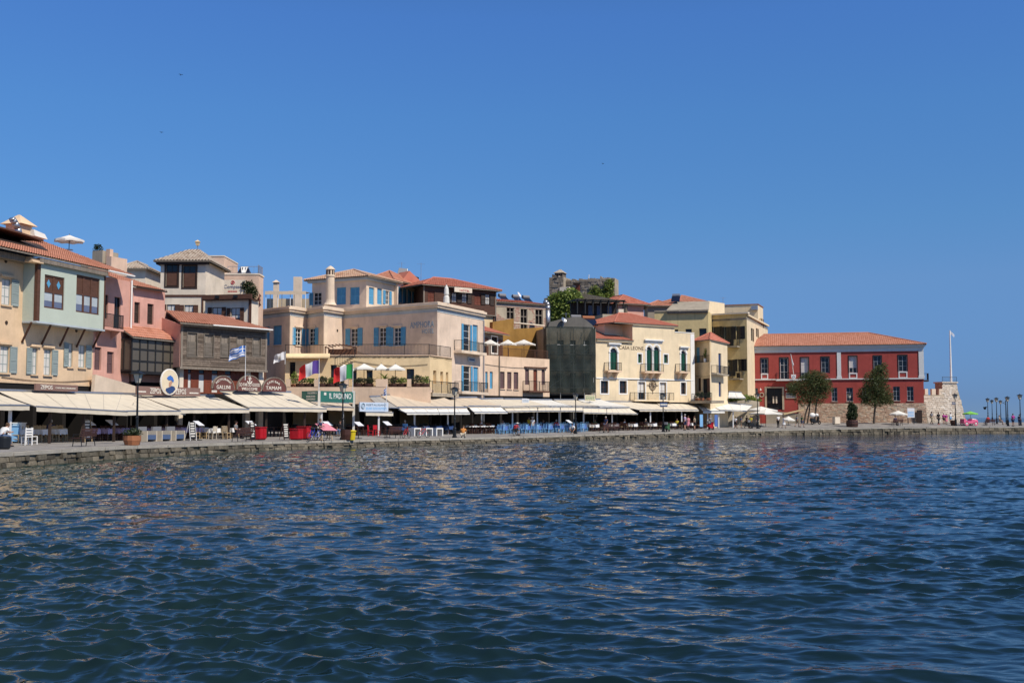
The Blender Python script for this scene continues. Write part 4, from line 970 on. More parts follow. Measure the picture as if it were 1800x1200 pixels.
# ---- E: white house with old tile roof and its lower wing
FE = Fac(277, 107, 359, 107, z=1.0)
hE = thing('white_house', 'tall off white house with brown shutters and an old lichened tile roof', 'house', FE)
sE1 = S(FE, 359); ztE = H(FE, 318, 459); wE = [R_(FE, 292, 464, 312, 503), R_(FE, 322, 467, 344, 505), R_(FE, 293, 535, 308, 560), R_(FE, 324, 536, 340, 560)]
block(hE, FE, 0, sE1, 0, ztE, 7, 'offwhite', wE, .15)
for i, q in enumerate(wE):
    a, b, c, d = q
    if i < 2:
        W = window(hE, FE, q, 'timber_dark', 2, 1, sill=False, depth=.15, surround='timber_dark')
        MB().box(a + .07, b - .07, .02, .06, c + .07, c + (d - c) * .66).build('shutter', M_['timber_brown'], W, FE)
    else: window(hE, FE, q, 'timber_dark', 2, 2, sh='timber_brown', sill=False, depth=.15, curtain='curtain', blind=.6)
MB().box(-.06, sE1 + .06, -.05, -.004, H(FE, 318, 522), H(FE, 318, 518)).box(S(FE, 353), S(FE, 356), -.06, -.004, 5, H(FE, 318, 522) - .01).build('timber_band', M_['timber_brown'], hE, FE)
ea = ztE - .02; o = .55; ap = H(FE, 316, 438, 3.2)
cr = [(-o, -o, ea), (sE1 + o, -o, ea), (sE1 + o, 7 + o, ea), (-o, 7 + o, ea)]; r0, r1 = (sE1 * .38, 3.5, ap), (sE1 * .62, 3.5, ap)
tile_roof(hE, FE, [cr[0], cr[1], r1, r0], M_['tile_old'], pw=.3, amp=.07); tile_roof(hE, FE, [cr[1], cr[2], r1], M_['tile_old'], pw=.3); tile_roof(hE, FE, [cr[3], cr[0], r0], M_['tile_old'], pw=.3); tile_roof(hE, FE, [cr[2], cr[3], r0, r1], M_['tile_old'], pw=.3)
MB().box(-.35, sE1 + .35, -.35, -.005, ea - .32, ea - .03).box(-.35, -.005, -.3, 7, ea - .32, ea - .03).build('eaves_board', M_['timber_dark'], hE, FE)
for k in (1.5, 3.6, 5.6): MB().box(-.03, -.004, k - .25, k + .25, ztE - 2.2, ztE - 1.0).build('side_window', M_['glass'], hE, FE)
FE2 = Fac(357, 105.5, 440, 104.5, z=1.0); sF = S(FE2, 440); ztF = H(FE2, 398, 527); wF = [R_(FE2, 373, 540, 390, 562), R_(FE2, 406, 541, 422, 566)]
block(hE, FE2, 0, sF, 0, ztF, 1.6, 'offwhite', wF, .15, 'wing_wall')
for q in wF: window(hE, FE2, q, 'timber_dark', 2, 2, sh='timber_brown', sill=False, depth=.15, shw=(q[1] - q[0]) * .42, curtain='curtain', blind=.7)
MB().box(-.1, sF + .25, -.45, 1.4, ztF - .05, ztF + .02).box(-.1, sF + .25, -.5, -.28, ztF + .02, ztF + .45).build('wing_eaves', M_['timber_brown'], hE, FE2)
MB().box(sF - .22, sF + .06, -.06, -.004, 3, ztF - .06).build('corner_board', M_['timber_brown'], hE, FE2)
for u in (387, 419):
    x = S(FE2, u, v=522); MB().box(x - .18, x + .18, -.72, -.5, ztF + .12, ztF + .34).build('floodlight', M_['metal_black'], hE, FE2)

# ---- G: peach guest house with the compass sign
FG = Fac(357, 119, 453, 119, z=1.0)
hG = thing('guest_house', 'peach guest house with a rooftop terrace and a beige name panel', 'house', FG)
sG0, sG1, sG2 = S(FG, 357), S(FG, 391), S(FG, 453); zG1, zG2 = H(FG, 374, 451), H(FG, 425, 483)
block(hG, FG, sG0, sG1, 0, zG1, 6, 'beige_pink', [R_(FG, 357, 462, 367, 474)], .2)
block(hG, FG, sG1 + .003, sG2, 0, zG2, 2.2, 'beige_pink', name='terrace_wall')
MB().box(sG0 - .05, sG1 + .05, -.06, 6.05, zG1, zG1 + .12).build('coping', M_['offwhite'], hG, FG); MB().box(sG1 + .06, sG2 + .08, -.06, 2.25, zG2, zG2 + .14).build('coping', M_['offwhite'], hG, FG)
window(hG, FG, R_(FG, 357, 462, 367, 474), 'timber_red', 1, 1, sill=False, sh='timber_red', shl=False, shw=.35)
tile_roof(hG, FG, [(S(FG, 357, -1), -1.2, H(FG, 368, 492, -1.2)), (S(FG, 379, -1), -1.2, H(FG, 368, 492, -1.2)), (S(FG, 377, -.01), -.01, H(FG, 368, 477)), (S(FG, 357), -.01, H(FG, 368, 477))], M_['tile'], pw=.3, name='porch_roof')
MB().box(S(FG, 375, -1), S(FG, 375, -1) + .25, -1.0, -.75, H(FG, 368, 520), H(FG, 368, 492, -1.0) - .1).build('porch_post', M_['timber_dark'], hG, FG)
p0, p1 = S(FG, 378, -.9), S(FG, 430, -.9); pz0, pz1 = H(FG, 400, 521, -.9), H(FG, 400, 492, -.9)
sg = MB().box(p0, p1, -.95, -.8, pz0, pz1).build('name_panel', M_['offwhite'], hG, FG)
lettering(sg, FG, 'Compass', (p0 + p1) / 2 + .2, pz0 + (pz1 - pz0) * .42, (p1 - p0) * .6, (pz1 - pz0) * .28, M_['letter_navy'], -.965); print_lines(sg, FG, (p0 + p1) / 2 - .3, (p0 + p1) / 2 + .7, pz0 + (pz1 - pz0) * .24, pz0 + (pz1 - pz0) * .36, 1, M_['c_red'], -.955)
MB().torus(((p0 + p1) / 2 + .2, -.97, pz0 + (pz1 - pz0) * .84), .17, .035, 14, 4).prism([((p0 + p1) / 2 + .2 - .06, pz0 + (pz1 - pz0) * .84), ((p0 + p1) / 2 + .2, pz0 + (pz1 - pz0) * .84 - .14), ((p0 + p1) / 2 + .26, pz0 + (pz1 - pz0) * .84), ((p0 + p1) / 2 + .2, pz0 + (pz1 - pz0) * .84 + .14)], -.99, -.97).build('emblem', M_['c_red'], sg, FG)
rl = MB(); railing(rl, (sG1 + .4, .1, zG2 + .14), (sG2 - .1, .1, zG2 + .14), .75, .4); railing(rl, (sG2 - .1, .1, zG2 + .14), (sG2 - .1, 2.2, zG2 + .14), .9, .14); rl.build('railing', M_['metal_grey'], hG, FG)
FG2 = Fac(453, 119, 462, 127, z=1.0); q = R_(FG2, 455, 519, 459, 536); window(hG, FG2, q, 'timber_red', 1, 2, sill=False, y=-.15, depth=.14, door=True)

# ---- H: Amphora, a stepped hotel
AP = [(452, 127), (508, 122.5), (537, 125.5), (568, 122.5), (602, 126), (768, 118), (850, 128.9)]
FH = [Fac(*AP[i], *AP[i + 1], z=.9) for i in range(6)]
hH = thing('hotel', 'dusty rose hotel with blue shutters, stepped bays and a painted hotel name', 'hotel', FH[4])
zH = H(FH[4], 768, 530); zC = H(FH[4], 766, 541); zF = H(FH[4], 766, 548)
wH = {0: [R_(FH[0], 480, 572, 495, 606), R_(FH[0], 464, 574, 474, 607)], 1: [R_(FH[1], 519, 577, 530, 607)], 2: [R_(FH[2], 543, 577, 554, 607)], 3: [],
      4: [R_(FH[4], 616, 577, 629, 608), R_(FH[4], 666, 575.5, 679, 608), R_(FH[4], 692, 575.5, 705, 608)], 5: [R_(FH[5], 814, 570, 826, 617), R_(FH[5], 831, 571, 840, 617), R_(FH[5], 814, 643, 827, 688), R_(FH[5], 832, 645, 841, 688)]}
zgH = H(FH[4], 768, 697)
mb = MB(); loc = hH
for i, F in enumerate(FH):
    m1 = wall(MB(), 0, F.L, zgH, zH, wH[i], .22)
    m1.build('wall', M_['amphora'], hH, F); ground_floor(hH, F, 0, F.L, zgH - .003) if i > 3 else wall(MB(), 0, F.L, -1, zgH - .003, [], .2).build('base_wall', M_['shade_black'], hH, F)  # base wall coloured near black to paint the shade behind the awnings
    zt = zH
    c = MB(); e0, e1 = (-.18 if i in (0, 1, 3, 5) else 0, .18 if i in (0, 2, 4) else 0)
    c.box(e0 * 0 - .05, F.L + (.4 if i in (0, 2, 4) else -.02), -.42, .3, zC + .25, zC + .5).box(-.03, F.L + (.26 if i in (0, 2, 4) else -.02), -.28, .3, zC, zC + .25).box(-.02, F.L + (.1 if i in (0, 2, 4) else -.02), -.1, .3, zC + .5, zH)
    c.build('cornice', M_['amphora_trim'], hH, F)
    MB().box(0, F.L + .02, -.035, -.003, zF, zC - .01).build('frieze', M_['bluegrey'], hH, F)
roofpts = [FH[0].W(0, 0, zH - .5)] + [f.W(f.L, 0, zH - .5) for f in FH] + [FH[5].W(FH[5].L, 8, zH - .5), FH[0].W(0, 12, zH - .5)]
MB().slab([tuple(p) for p in roofpts], .3).build('flat_roof', M_['amphora_trim'], hH, at((0, 0, 0)))
for i, ws in wH.items():
    for k, q in enumerate(ws):
        if i == 0: window(hH, FH[i], q, 'blue', 2, 1, sh='blue', closed=True, lintel=False)
        elif i == 5: window(hH, FH[i], q, 'white', 1, 4, sh='blue', shw=.45, shl=True, shr=True, sill=False, door=True) if k % 2 == 0 else window(hH, FH[i], q, 'blue', 2, 1, sh='blue', closed=True, sill=False, door=True)
        else: window(hH, FH[i], q, 'white', 2, 4, sh='blue', shw=(q[1] - q[0]) * (.62 if i == 4 else .5), lintel=True, fw=.075)
for i, (ua, ub) in ((0, (502, 508)), (2, (562, 568))):
    F = FH[i]; MB().box(S(F, ua), F.L + .03, -.06, -.003, zgH, zF - .02).build('pilaster', M_['amphora_trim'], hH, F)
    F2 = FH[i + 1]; MB().box(-.03, .55, -.06, -.003, zgH, zF - .02).build('pilaster', M_['amphora_trim'], hH, F2)
x, z = FH[3].sz(593, 581); MB().cyl((x, -.02, z), (x, .05, z), .16, n=8).build('vent', M_['timber_dark'], hH, FH[3])
FM_ = FH[4]; a, b = S(FM_, 721, v=575), S(FM_, 763, v=575); lettering(hH, FM_, 'AMPHORA', (a + b) / 2, H(FM_, 742, 576), b - a, H(FM_, 742, 565) - H(FM_, 742, 576), M_['letter_blue'])
a, b = S(FM_, 742, v=582), S(FM_, 763, v=582); lettering(hH, FM_, 'HOTEL', (a + b) / 2, H(FM_, 752, 586), b - a, H(FM_, 752, 578) - H(FM_, 752, 586), M_['letter_blue'])
def balcony(root, F, u0, u1, v, m, y=-.9, h=1.05, th=.18, v2=None, rm='metal_black', sp=.13, corb=0, curve=False):
    x0, x1 = S(F, u0, y, v=v), S(F, u1, y, v=v); z = H(F, (u0 + u1) / 2, v, y)
    B = MB().box(x0, x1, y - .04, -.004, z - th, z).build('balcony', M_[m], root, F)
    rl = MB(); railing(rl, (x0 + .05, y, z), (x1 - .05, y, z), h, sp); railing(rl, (x0 + .05, y, z), (x0 + .05, -.05, z), h, sp); railing(rl, (x1 - .05, y, z), (x1 - .05, -.05, z), h, sp)
    rl.build('railing', M_[rm], B, F)
    for k in range(corb):
        x = x0 + (x1 - x0) * (k + .5) / corb; MB().prism([(0, 0), (0, -.75), (.12, -.75), (-y, -.02)], -.13, .13).build('corbel', M_['peach'], B, F.sub(x, -.006, z - th - .003, -math.pi / 2))
    return B, x0, x1, z
balcony(hH, FH[5], 811, 855, 617.5, 'amphora_trim', th=.3); balcony(hH, FH[5], 812, 858, 688.5, 'amphora_trim', th=.28)
sx = S(FH[5], 828, v=632); sz_ = H(FH[5], 828, 636); sg = MB().box(sx - .9, sx + .9, -.1, -.02, sz_, sz_ + .5).build('name_board', M_['bluegrey'], hH, FH[5]); print_lines(sg, FH[5], sx - .7, sx + .7, sz_ + .1, sz_ + .4, 1, M_['letter_navy'], -.105)
MB().cyl((FH[5].L - .2, -.12, zF), (FH[5].L - .2, -.12, 1), .06).build('drain_pipe', M_['metal_grey'], hH, FH[5])
# round stone chimney on the parapet
pc = P(580.5, 500, 125.0); zb = 2.3 + (734 - 536) * 125 / 2000; zt = 2.3 + (734 - 466) * 125 / 2000; Fch = at((pc.x, pc.y, zb)); hh = zt - zb
ch = MB().lathe([(.74, 0), (.56, .3), (.49, .6), (.46, hh - 1.25), (.54, hh - 1.2), (.54, hh - 1.1), (.46, hh - 1.05), (.46, hh - .45), (.56, hh - .42), (.3, hh - .15), (.05, hh)], 16).build('round_chimney', M_['amphora_trim'], hH, Fch, smooth=False)
for k in range(5):
    t = -math.pi / 2 + (k - 2) * .75; MB().box(-.08, .08, -.02, .02, 0, .45).build('flue_slot', M_['timber_dark'], ch, Fch.sub(.46 * math.cos(t), .46 * math.sin(t), hh - .98, t + math.pi / 2))
def hip(root, F, L_, D, z, h, m, o=.5, rl=None, pw=.28, amp=.05, x0=0.0):
    c = [(x0 - o, -o, z), (x0 + L_ + o, -o, z), (x0 + L_ + o, D + o, z), (x0 - o, D + o, z)]
    if L_ >= D: a, b = (x0 + D * .5, D / 2, z + h), (x0 + L_ - D * .5 + .01, D / 2, z + h); f = [[c[0], c[1], b, a], [c[1], c[2], b], [c[2], c[3], a, b], [c[3], c[0], a]]
    else: a, b = (x0 + L_ / 2, L_ / 2, z + h), (x0 + L_ / 2, D - L_ / 2, z + h); f = [[c[0], c[1], a], [c[1], c[2], b, a], [c[2], c[3], b], [c[3], c[0], a, b]]
    for q in f: tile_roof(root, F, q, M_[m], pw=pw, amp=amp)
    for q in (c[0], c[1]): ridge_tiles(root, F, (q[0], q[1], q[2] + .06), (a if q is c[0] else (b if L_ >= D else a))[:2] + (z + h + .06,), M_[m])
    ridge_tiles(root, F, a[:2] + (z + h + .06,), b[:2] + (z + h + .06,), M_[m])
# penthouse
FK = Fac(546, 135.8, 642, 132, z=zH); FK2 = Fac(642, 132, 692, 138, z=zH)
hK = thing('penthouse', 'hotel penthouse with closed blue shutters and a pale tiled hip roof beside the round chimney', 'house', FK)
zk = H(FK, 600, 489.5) ; wK = [R_(FK, 551, 514, 565, 536), R_(FK, 591, 505, 608, 535), R_(FK, 615, 504.5, 632, 535)]; wK2 = [R_(FK2, 648.5, 505, 658, 535), R_(FK2, 663, 507, 672, 535), R_(FK2, 677, 511, 684, 535)]
wall(MB(), 0, FK.L, -1, zk, wK, .2).build('wall', M_['amphora'], hK, FK); wall(MB(), 0, FK2.L, -1, zk, wK2, .2).build('wall', M_['amphora_trim'], hK, FK2)
MB().box(.01, FK.L, FK2.L - .2, FK2.L, -1, zk).box(0, .2, .01, FK2.L - .21, -1, zk).build('rear_wall', M_['amphora'], hK, FK)
for i, q in enumerate(wK): window(hK, FK, q, 'white' if i == 0 else 'blue', 2, 3, sh='blue', closed=i > 0, shr=False, shw=.5, sill=False)
for i, q in enumerate(wK2): window(hK, FK2, q, 'white' if i == 2 else 'blue', 2, 3, sh='blue', closed=i < 2, shw=.5, sill=False)
MB().box(-.4, FK.L + .35, -.4, -.003, zk - .35, zk - .03).build('eaves', M_['bluegrey'], hK, FK); MB().box(.01, FK2.L + .2, -.35, -.003, zk - .35, zk - .03).build('eaves', M_['bluegrey'], hK, FK2)
hipq(hK, FK.W(0, 0, 0), FK2.W(0, 0, 0), FK2.W(FK2.L, 0, 0), zk + zH, H(FK, 620, 474, 3) - zk, 'tile_pale', o=.75, pw=.3, amp=.06)
# second penthouse
FL1 = Fac(636, 143, 690, 140, z=zH); FL2 = Fac(690, 140, 729, 146, z=zH)
hL = thing('penthouse', 'smaller rooftop house with blue shutters behind the penthouse, orange tiled roof', 'house', FL1)
zl = H(FL2, 705, 496); wL = [R_(FL2, *q) for q in ((697, 504, 700, 532), (704, 505, 708, 532), (712, 508, 716, 532), (720, 512, 724, 532))]
wall(MB(), 0, FL2.L, -1, zl, wL, .2).build('wall', M_['offwhite'], hL, FL2); wall(MB(), 0, FL1.L, -1, zl, [], .2).build('wall', M_['amphora'], hL, FL1)
for q in wL: window(hL, FL2, q, 'blue', 1, 2, sh='blue', shw=.4, sill=False)
hipq(hL, FL1.W(0, 0, 0), FL2.W(0, 0, 0), FL2.W(FL2.L, 0, 0), zl + zH, 1.7, 'tile', o=.6)
# ---- M: brown timber upper house
FM0 = Fac(727, 144, 744, 138, z=1.0); FM1 = Fac(744, 138, 871, 144.6, z=1.0)
hM = thing('timber_house', 'brown timber upper storey house with shutters and a white hotel board', 'house', FM1)
zm1 = H(FM1, 810, 506); zm0 = H(FM1, 840, 552)
wM = [R_(FM1, 752, 511, 764, 532), R_(FM1, 794, 514, 803, 532), R_(FM1, 812, 514.5, 821, 533), R_(FM1, 834, 516, 847, 536), R_(FM1, 853, 517, 861, 536)]
wall(MB(), 0, FM1.L, zm0, zm1, wM, .15).build('wall', M_['timber_brown'], hM, FM1); wall(MB(), 0, FM0.L, zm0, zm1, [], .2).build('wall', M_['timber_brown'], hM, FM0)
wall(MB(), .05, FM1.L - .1, 0, zm0 - .01, [], .2, y=.3).build('base_wall', M_['yellow'], hM, FM1)
MB().box(0, FM1.L, -.05, .3, zm0 - .14, zm0 - .012).build('floor_beam', M_['timber_grey2'], hM, FM1)
MB().box(FM1.L - .2, FM1.L, .16, 8, 0, zm1).box(.2, FM1.L - .3, 7.5, 8, 0, zm1).build('rear_wall', M_['timber_brown'], hM, FM1)
mb = MB(); z = zm0
while z < zm1: mb.box(0, FM1.L, -.018, -.004, z, z + .02); z += .22
mb.build('board_joints', M_['timber_dark'], hM, FM1, kind='stuff')
for i, q in enumerate(wM): window(hM, FM1, q, 'timber_dark', 2, 2, sh='timber_red' if i in (0, 3) else 'timber_dark', closed=i in (0, 3), shw=.65, sill=False, depth=.15, curtain='curtain', blind=.9)
for x in (-.1, FM1.L - .1): MB().box(x, x + .18, -.06, -.01, zm0, zm1).build('corner_board', M_['timber_grey2'], hM, FM1)
a, b = S(FM1, 798, -.7), S(FM1, 829, -.7); c, d = H(FM1, 813, 514, -.7), H(FM1, 813, 505.5, -.7); sg = MB().box(a, b, -.78, -.66, c, d).build('hotel_board', M_['offwhite'], hM, FM1); lettering(sg, FM1, 'HOTEL', (a + b) / 2 + .2, c + .12, 1.5, .22, M_['c_red'], -.8)
hip(hM, FM1, FM1.L, 8, zm1, 1.55, 'tile_red', o=.6)
Fdm = FM1.sub(.4, 6.5, zm1); MB().prism([(0, .6), (2.2, .6), (4.4, .6), (1.6, 2.55)], 0, 2.5).build('dormer', M_['tile_red'], hM, Fdm)
# ---- N: yellow terrace building under the hotel
FN = Fac(500, 112, 755, 112, z=.9); FN2 = Fac(755, 112, 794, 117.2, z=.9)
hN = thing('terrace_building', 'pale yellow restaurant building with two terraces below the hotel', 'restaurant', FN)
zN = H(FN, 700, 625); wN = [R_(FN, 714.5, 648, 728, 676), R_(FN, 644, 648, 655, 676), R_(FN, 620, 648, 627, 676), R_(FN, 581, 641, 592, 672), R_(FN, 509, 636, 519, 662)]; wN2 = [R_(FN2, 761.5, 651, 767, 674), R_(FN2, 774, 653, 779, 675), R_(FN2, 784, 654, 788, 676)]
wall(MB(), 0, FN.L, -1, zN, wN, .35).build('wall', M_['yellow'], hN, FN); zg2 = H(FN2, 775, 698); wall(MB(), 0, FN2.L, zg2, zN, wN2, .35).build('wall', M_['yellow'], hN, FN2); ground_floor(hN, FN2, 0, FN2.L, zg2 - .003)
MB().slab([tuple(FN.W(0, 0, zN - .05)), tuple(FN.W(FN.L, 0, zN - .05)), tuple(FN2.W(FN2.L, 0, zN - .05)), tuple(FN2.W(FN2.L, 10, zN - .05)), tuple(FN.W(0, 14, zN - .05))], .25).build('terrace_floor', M_['yellow'], hN, at((0, 0, 0)))
for q in wN[:4]: window(hN, FN, q, 'timber_dark', 1, 1, sill=False, depth=.35, door=True)
window(hN, FN, wN[4], 'timber_dark', 2, 3, sill=False, depth=.35)
MB().box(-.1, FN.L, -.1, .3, zN, zN + .08).build('coping', M_['peach'], hN, FN); MB().box(.0, FN2.L + .1, -.1, .3, zN, zN + .08).build('coping', M_['peach'], hN, FN2)
rl = MB(); railing(rl, (S(FN, 625), .1, zN + .08), (FN.L - .1, .1, zN + .08), 1.05, .14); railing(rl, (.1, .12, zN + .08), (FN2.L - .1, .12, zN + .08), 1.05, .14); railing(rl, (0, .1, zN + .08), (S(FN, 585), .1, zN + .08), 1.0, .3); 
rl = MB(); railing(rl, (S(FN, 625), .1, zN + .08), (FN.L - .1, .1, zN + .08), 1.05, .14); railing(rl, (0, .1, zN + .08), (S(FN, 585), .1, zN + .08), 1.0, .3); rl.build('terrace_railing', M_['metal_black'], hN, FN)
rl = MB(); railing(rl, (.1, .12, zN + .08), (FN2.L - .1, .12, zN + .08), 1.05, .14); rl.build('terrace_railing', M_['metal_black'], hN, FN2)
tile_y = H(FN, 540, 630); MB().hexa([(S(FN, 503, -.8), -.8, tile_y), (S(FN, 580, -.8), -.8, tile_y), (S(FN, 580), -.01, tile_y + .35), (S(FN, 503), -.01, tile_y + .35)], [(S(FN, 503, -.8), -.8, tile_y + .12), (S(FN, 580, -.8), -.8, tile_y + .12), (S(FN, 580), -.01, tile_y + .5), (S(FN, 503), -.01, tile_y + .5)]).build('canopy_ledge', M_['yellow'], hN, FN)
# lower terrace in front with piers
FT0 = Fac(497, 108, 757, 108, z=.9); zT = H(FT0, 620, 680); zTp = H(FT0, 620, 666)
wall(MB(), 0, FT0.L, zT - 1.6, zT, [], .3).build('terrace_wall', M_['peach'], hN, FT0); MB().box(0, FT0.L, .001, 3.9, zT - .5, zT - .2).build('terrace_slab', M_['peach'], hN, FT0)
for a, b in ((503, 511), (553, 560), (606, 613), (661, 682), (716, 723)): MB().box(S(FT0, a), S(FT0, b), -.03, .33, zT + .002, zTp).build('pier', M_['peach'], hN, FT0)
rl = MB()
for a, b in ((511, 553), (560, 606), (613, 661), (682, 716), (723, 755)): railing(rl, (S(FT0, a), .15, zT), (S(FT0, b), .15, zT), .75, .16)
rl.build('railing', M_['timber_dark'], hN, FT0)
balcony(hN, FN2, 760, 806, 691, 'rough_grey', y=-1.2, h=1.1, th=.35)
ground_floor(hN, FT0, 0, FT0.L, zT - 1.61, y=.02)
# outside stair and pergola on the terrace
mb = MB(); a0 = S(FN, 590, -1); z0 = H(FN, 600, 646, -1)
for i in range(8): mb.box(a0 + i * .22, a0 + i * .22 + .3, -1.3, -.2, z0 + i * .14, z0 + i * .14 + .05)
railing(mb, (a0, -1.3, z0), (a0 + 1.9, -1.3, z0 + 1.1), .9, .25); mb.build('outside_stair', M_['metal_black'], hN, FN)
# ---- P: long low peach building with plum shutters
FP = Fac(850, 129.3, 966, 138.6, z=.9)
hP = thing('harbour_house', 'low peach building with narrow plum shutters and a roof terrace of umbrellas', 'house', FP)
zP = H(FP, 915, 628); zgP = H(FP, 910, 696); wP = [R_(FP, *q) for q in ((853, 653, 857, 683), (861, 653, 866, 683), (879, 653, 887, 683), (891.5, 653.5, 899, 683.5), (903, 654, 911, 684), (923, 648, 930, 676), (937.5, 649, 944.5, 686.5), (952, 649, 958, 676))]
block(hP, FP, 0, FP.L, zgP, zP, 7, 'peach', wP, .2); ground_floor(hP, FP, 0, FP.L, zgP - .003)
for i, q in enumerate(wP): window(hP, FP, q, 'blue' if i < 2 else 'timber_dark', 1, 2, sh='blue' if i < 2 else ('timber_red' if i == 6 else 'purple_shutter'), closed=True, sill=i in (2, 3, 4), sillm='peach', door=i == 6)
MB().box(S(FP, 921), S(FP, 960), -.2, -.004, H(FP, 940, 647), H(FP, 940, 645)).build('hood', M_['timber_brown'], hP, FP)
MB().cyl((S(FP, 877), -.1, zP), (S(FP, 877), -.1, zgP), .07).build('drain_pipe', M_['timber_grey2'], hP, FP)
balcony(hP, FP, 930, 966, 686.5, 'timber_brown', y=-1.0, h=1.1, th=.2)
rl = MB(); railing(rl, (S(FP, 872), .2, zP), (FP.L - .1, .2, zP), 1.0, .12); rl.build('terrace_railing', M_['timber_brown'], hP, FP)
# terrace pavilion on P, ochre wall, brick shell
FQ = Fac(850, 138, 957, 147, z=.9)
hQ = thing('ochre_wall', 'tall ochre plastered wall behind the umbrella terrace', 'wall', FQ)
q = [FQ.sz(u, v) for u, v in ((866, 640), (957, 640), (957, 575), (903, 578), (903, 560), (866, 566))]; q[0] = (q[0][0], 3); q[1] = (q[1][0], 3)
MB().prism(q, 0, .5).build('wall_face', M_['ochre'], hQ, FQ); MB().box(q[3][0], q[2][0], -.05, .55, q[2][1] + .15, q[2][1] + .28).build('coping', M_['offwhite'], hQ, FQ)
MB().cyl((q[1][0] - .2, -.12, 4), (q[1][0] - .2, -.12, q[2][1]), .1).build('drain_pipe', M_['white'], hQ, FQ)
Fpv = Fac(842, 133, 884, 139, z=zP + .9); hPV = thing('terrace_pavilion', 'small brown pavilion with an arched window on the umbrella terrace', 'pavilion', Fpv)
hp_ = H(Fpv, 866, 586); wv = [R_(Fpv, 864, 592, 874, 620)]
block(hPV, Fpv, 0, Fpv.L, -.2, hp_, 3.4, 'timber_grey2', wv, .2); window(hPV, Fpv, wv[0], 'timber_dark', 2, 2, sill=False, surround='white')
for u0, u1 in ((849, 858), (876, 883)): MB().box(S(Fpv, u0), S(Fpv, u1), -.05, -.004, 0, hp_ - .6).build('timber_panel', M_['timber_brown'], hPV, Fpv)
tile_roof(hPV, Fpv, [(-.5, -.7, hp_), (Fpv.L + .5, -.7, hp_), (Fpv.L - 1, 3.4, hp_ + 1.5), (-.5, 3.4, hp_ + 1.5)], M_['tile_red'])
FR = Fac(872, 150, 960, 154.5, z=1.0); hR = thing('brick_house', 'roofless looking pink brick house with empty window openings', 'house', FR)
zr1 = H(FR, 915, 533); wR = [R_(FR, 890.5, 541, 904, 560), R_(FR, 915, 543, 927, 578), R_(FR, 941, 544, 954, 571)]
block(hR, FR, 0, FR.L, 3, zr1, 7, 'oldplaster', wR, 2.0)
cover_stones(hR, FR, 0, FR.L, H(FR, 915, 578), zr1 - .6, M_['brick'], w=(.22, .3), h=.085, out=.02, name='brickwork', clip=lambda x, z: not any(a - .15 < x < b + .15 and c < z < d for a, b, c, d in wR) and (math.sin(x * 1.7 + z) + math.sin(z * 2.3 + 1) > -.6))
for a, b, c, d in wR: MB().box(a + .02, b - .02, .35, .4, c + .02, d - .02).build('shade_panel', M_['shade_black'], hR, FR); MB().box(a, a + .1, .1, .2, c, d).box(b - .1, b, .1, .2, c, d).box((a + b) / 2 - .05, (a + b) / 2 + .05, .1, .2, c, d).box(a + .1, (a + b) / 2 - .05, .1, .2, c + (d - c) * .6, c + (d - c) * .6 + .1).box((a + b) / 2 + .05, b - .1, .1, .2, c + (d - c) * .6, c + (d - c) * .6 + .1).build('window', M_['timber_grey2'], hR, FR)  # near-black panel in each opening paints the shade inside
MB().box(0, FR.L, -.06, -.004, zr1 - .6, zr1 - .35).build('plaster_band', M_['beige_pink'], hR, FR)
tile_roof(hR, FR, [(-.3, -.4, zr1), (FR.L + .1, -.4, zr1), (FR.L - .4, 5, zr1 + .95), (-.3, 5, zr1 + .95)], M_['tile_red'])
d0 = FR.sz(963, 574, -2.5); pts = [FR.sz(u, v, -2.5) for u, v in ((963, 578), (963, 545), (963, 537), (961, 532), (957, 530))]; MB().tube([(a, -2.5, b) for a, b in pts], .32, 10).build('flue_duct', M_['metal_grey'], hR, FR, smooth=True)
# ---- S: house wrapped in scaffold netting
FS = Fac(960, 141, 1048, 142.5, z=.9); hS = thing('scaffolded_house', 'old stone house with a rounded gable wrapped in dark scaffold netting', 'house', FS)
zs1 = H(FS, 1004, 577); wS = [R_(FS, 980, 598, 991, 625), R_(FS, 1003, 598, 1012, 640), R_(FS, 1025, 598, 1036, 625), R_(FS, 1002, 655, 1013, 690), R_(FS, 978, 655, 990, 682), R_(FS, 1025, 655, 1037, 682)]
zgS = H(FS, 1004, 694); block(hS, FS, 0, FS.L, zgS, zs1, 8, 'rough_grey', wS, .3); ground_floor(hS, FS, 0, FS.L, zgS - .003)
for q in wS: window(hS, FS, q, 'timber_dark', 2, 2, depth=.3, sill=False)
MB().prism([FS.sz(u, v, .3) for u, v in ((963, 577), (1046, 577), (1040, 570), (1030, 562), (1020, 557), (1010, 557), (985, 561), (966, 566))], .3, 1.0).build('gable', M_['dark_render'], hS, FS)
hSc = thing('scaffold', 'dark netted scaffold of steel poles in front of the rounded gable house', 'scaffold', FS)
mb = MB(); zt_ = zs1 + .1; zb_ = H(FS, 1004, 690, -1.4)
for u in (965, 985, 1008, 1027, 1043):
    for y in (-1.4, -.4): x = S(FS, u, y); mb.cyl((x, y, 0.2), (x, y, zt_), .035, n=5)
for v in (606, 622, 651, 681): z = H(FS, 1004, v, -1.4); mb.cyl((S(FS, 962, -1.4), -1.4, z), (S(FS, 1046, -1.4), -1.4, z), .035, n=5).cyl((S(FS, 962, -1.4), -.4, z), (S(FS, 1046, -1.4), -.4, z), .035, n=5)
for (u0, v0_, u1, v1_) in ((985, 651, 1043, 606), (965, 681, 1008, 651), (1008, 622, 1027, 581)): mb.cyl((S(FS, u0, -1.45), -1.3, H(FS, u0, v0_, -1.45)), (S(FS, u1, -1.45), -1.3, H(FS, u1, v1_, -1.45)), .03, n=5)
mb.build('pole_frame', M_['pole_grey'], hSc, FS)
mb = MB()
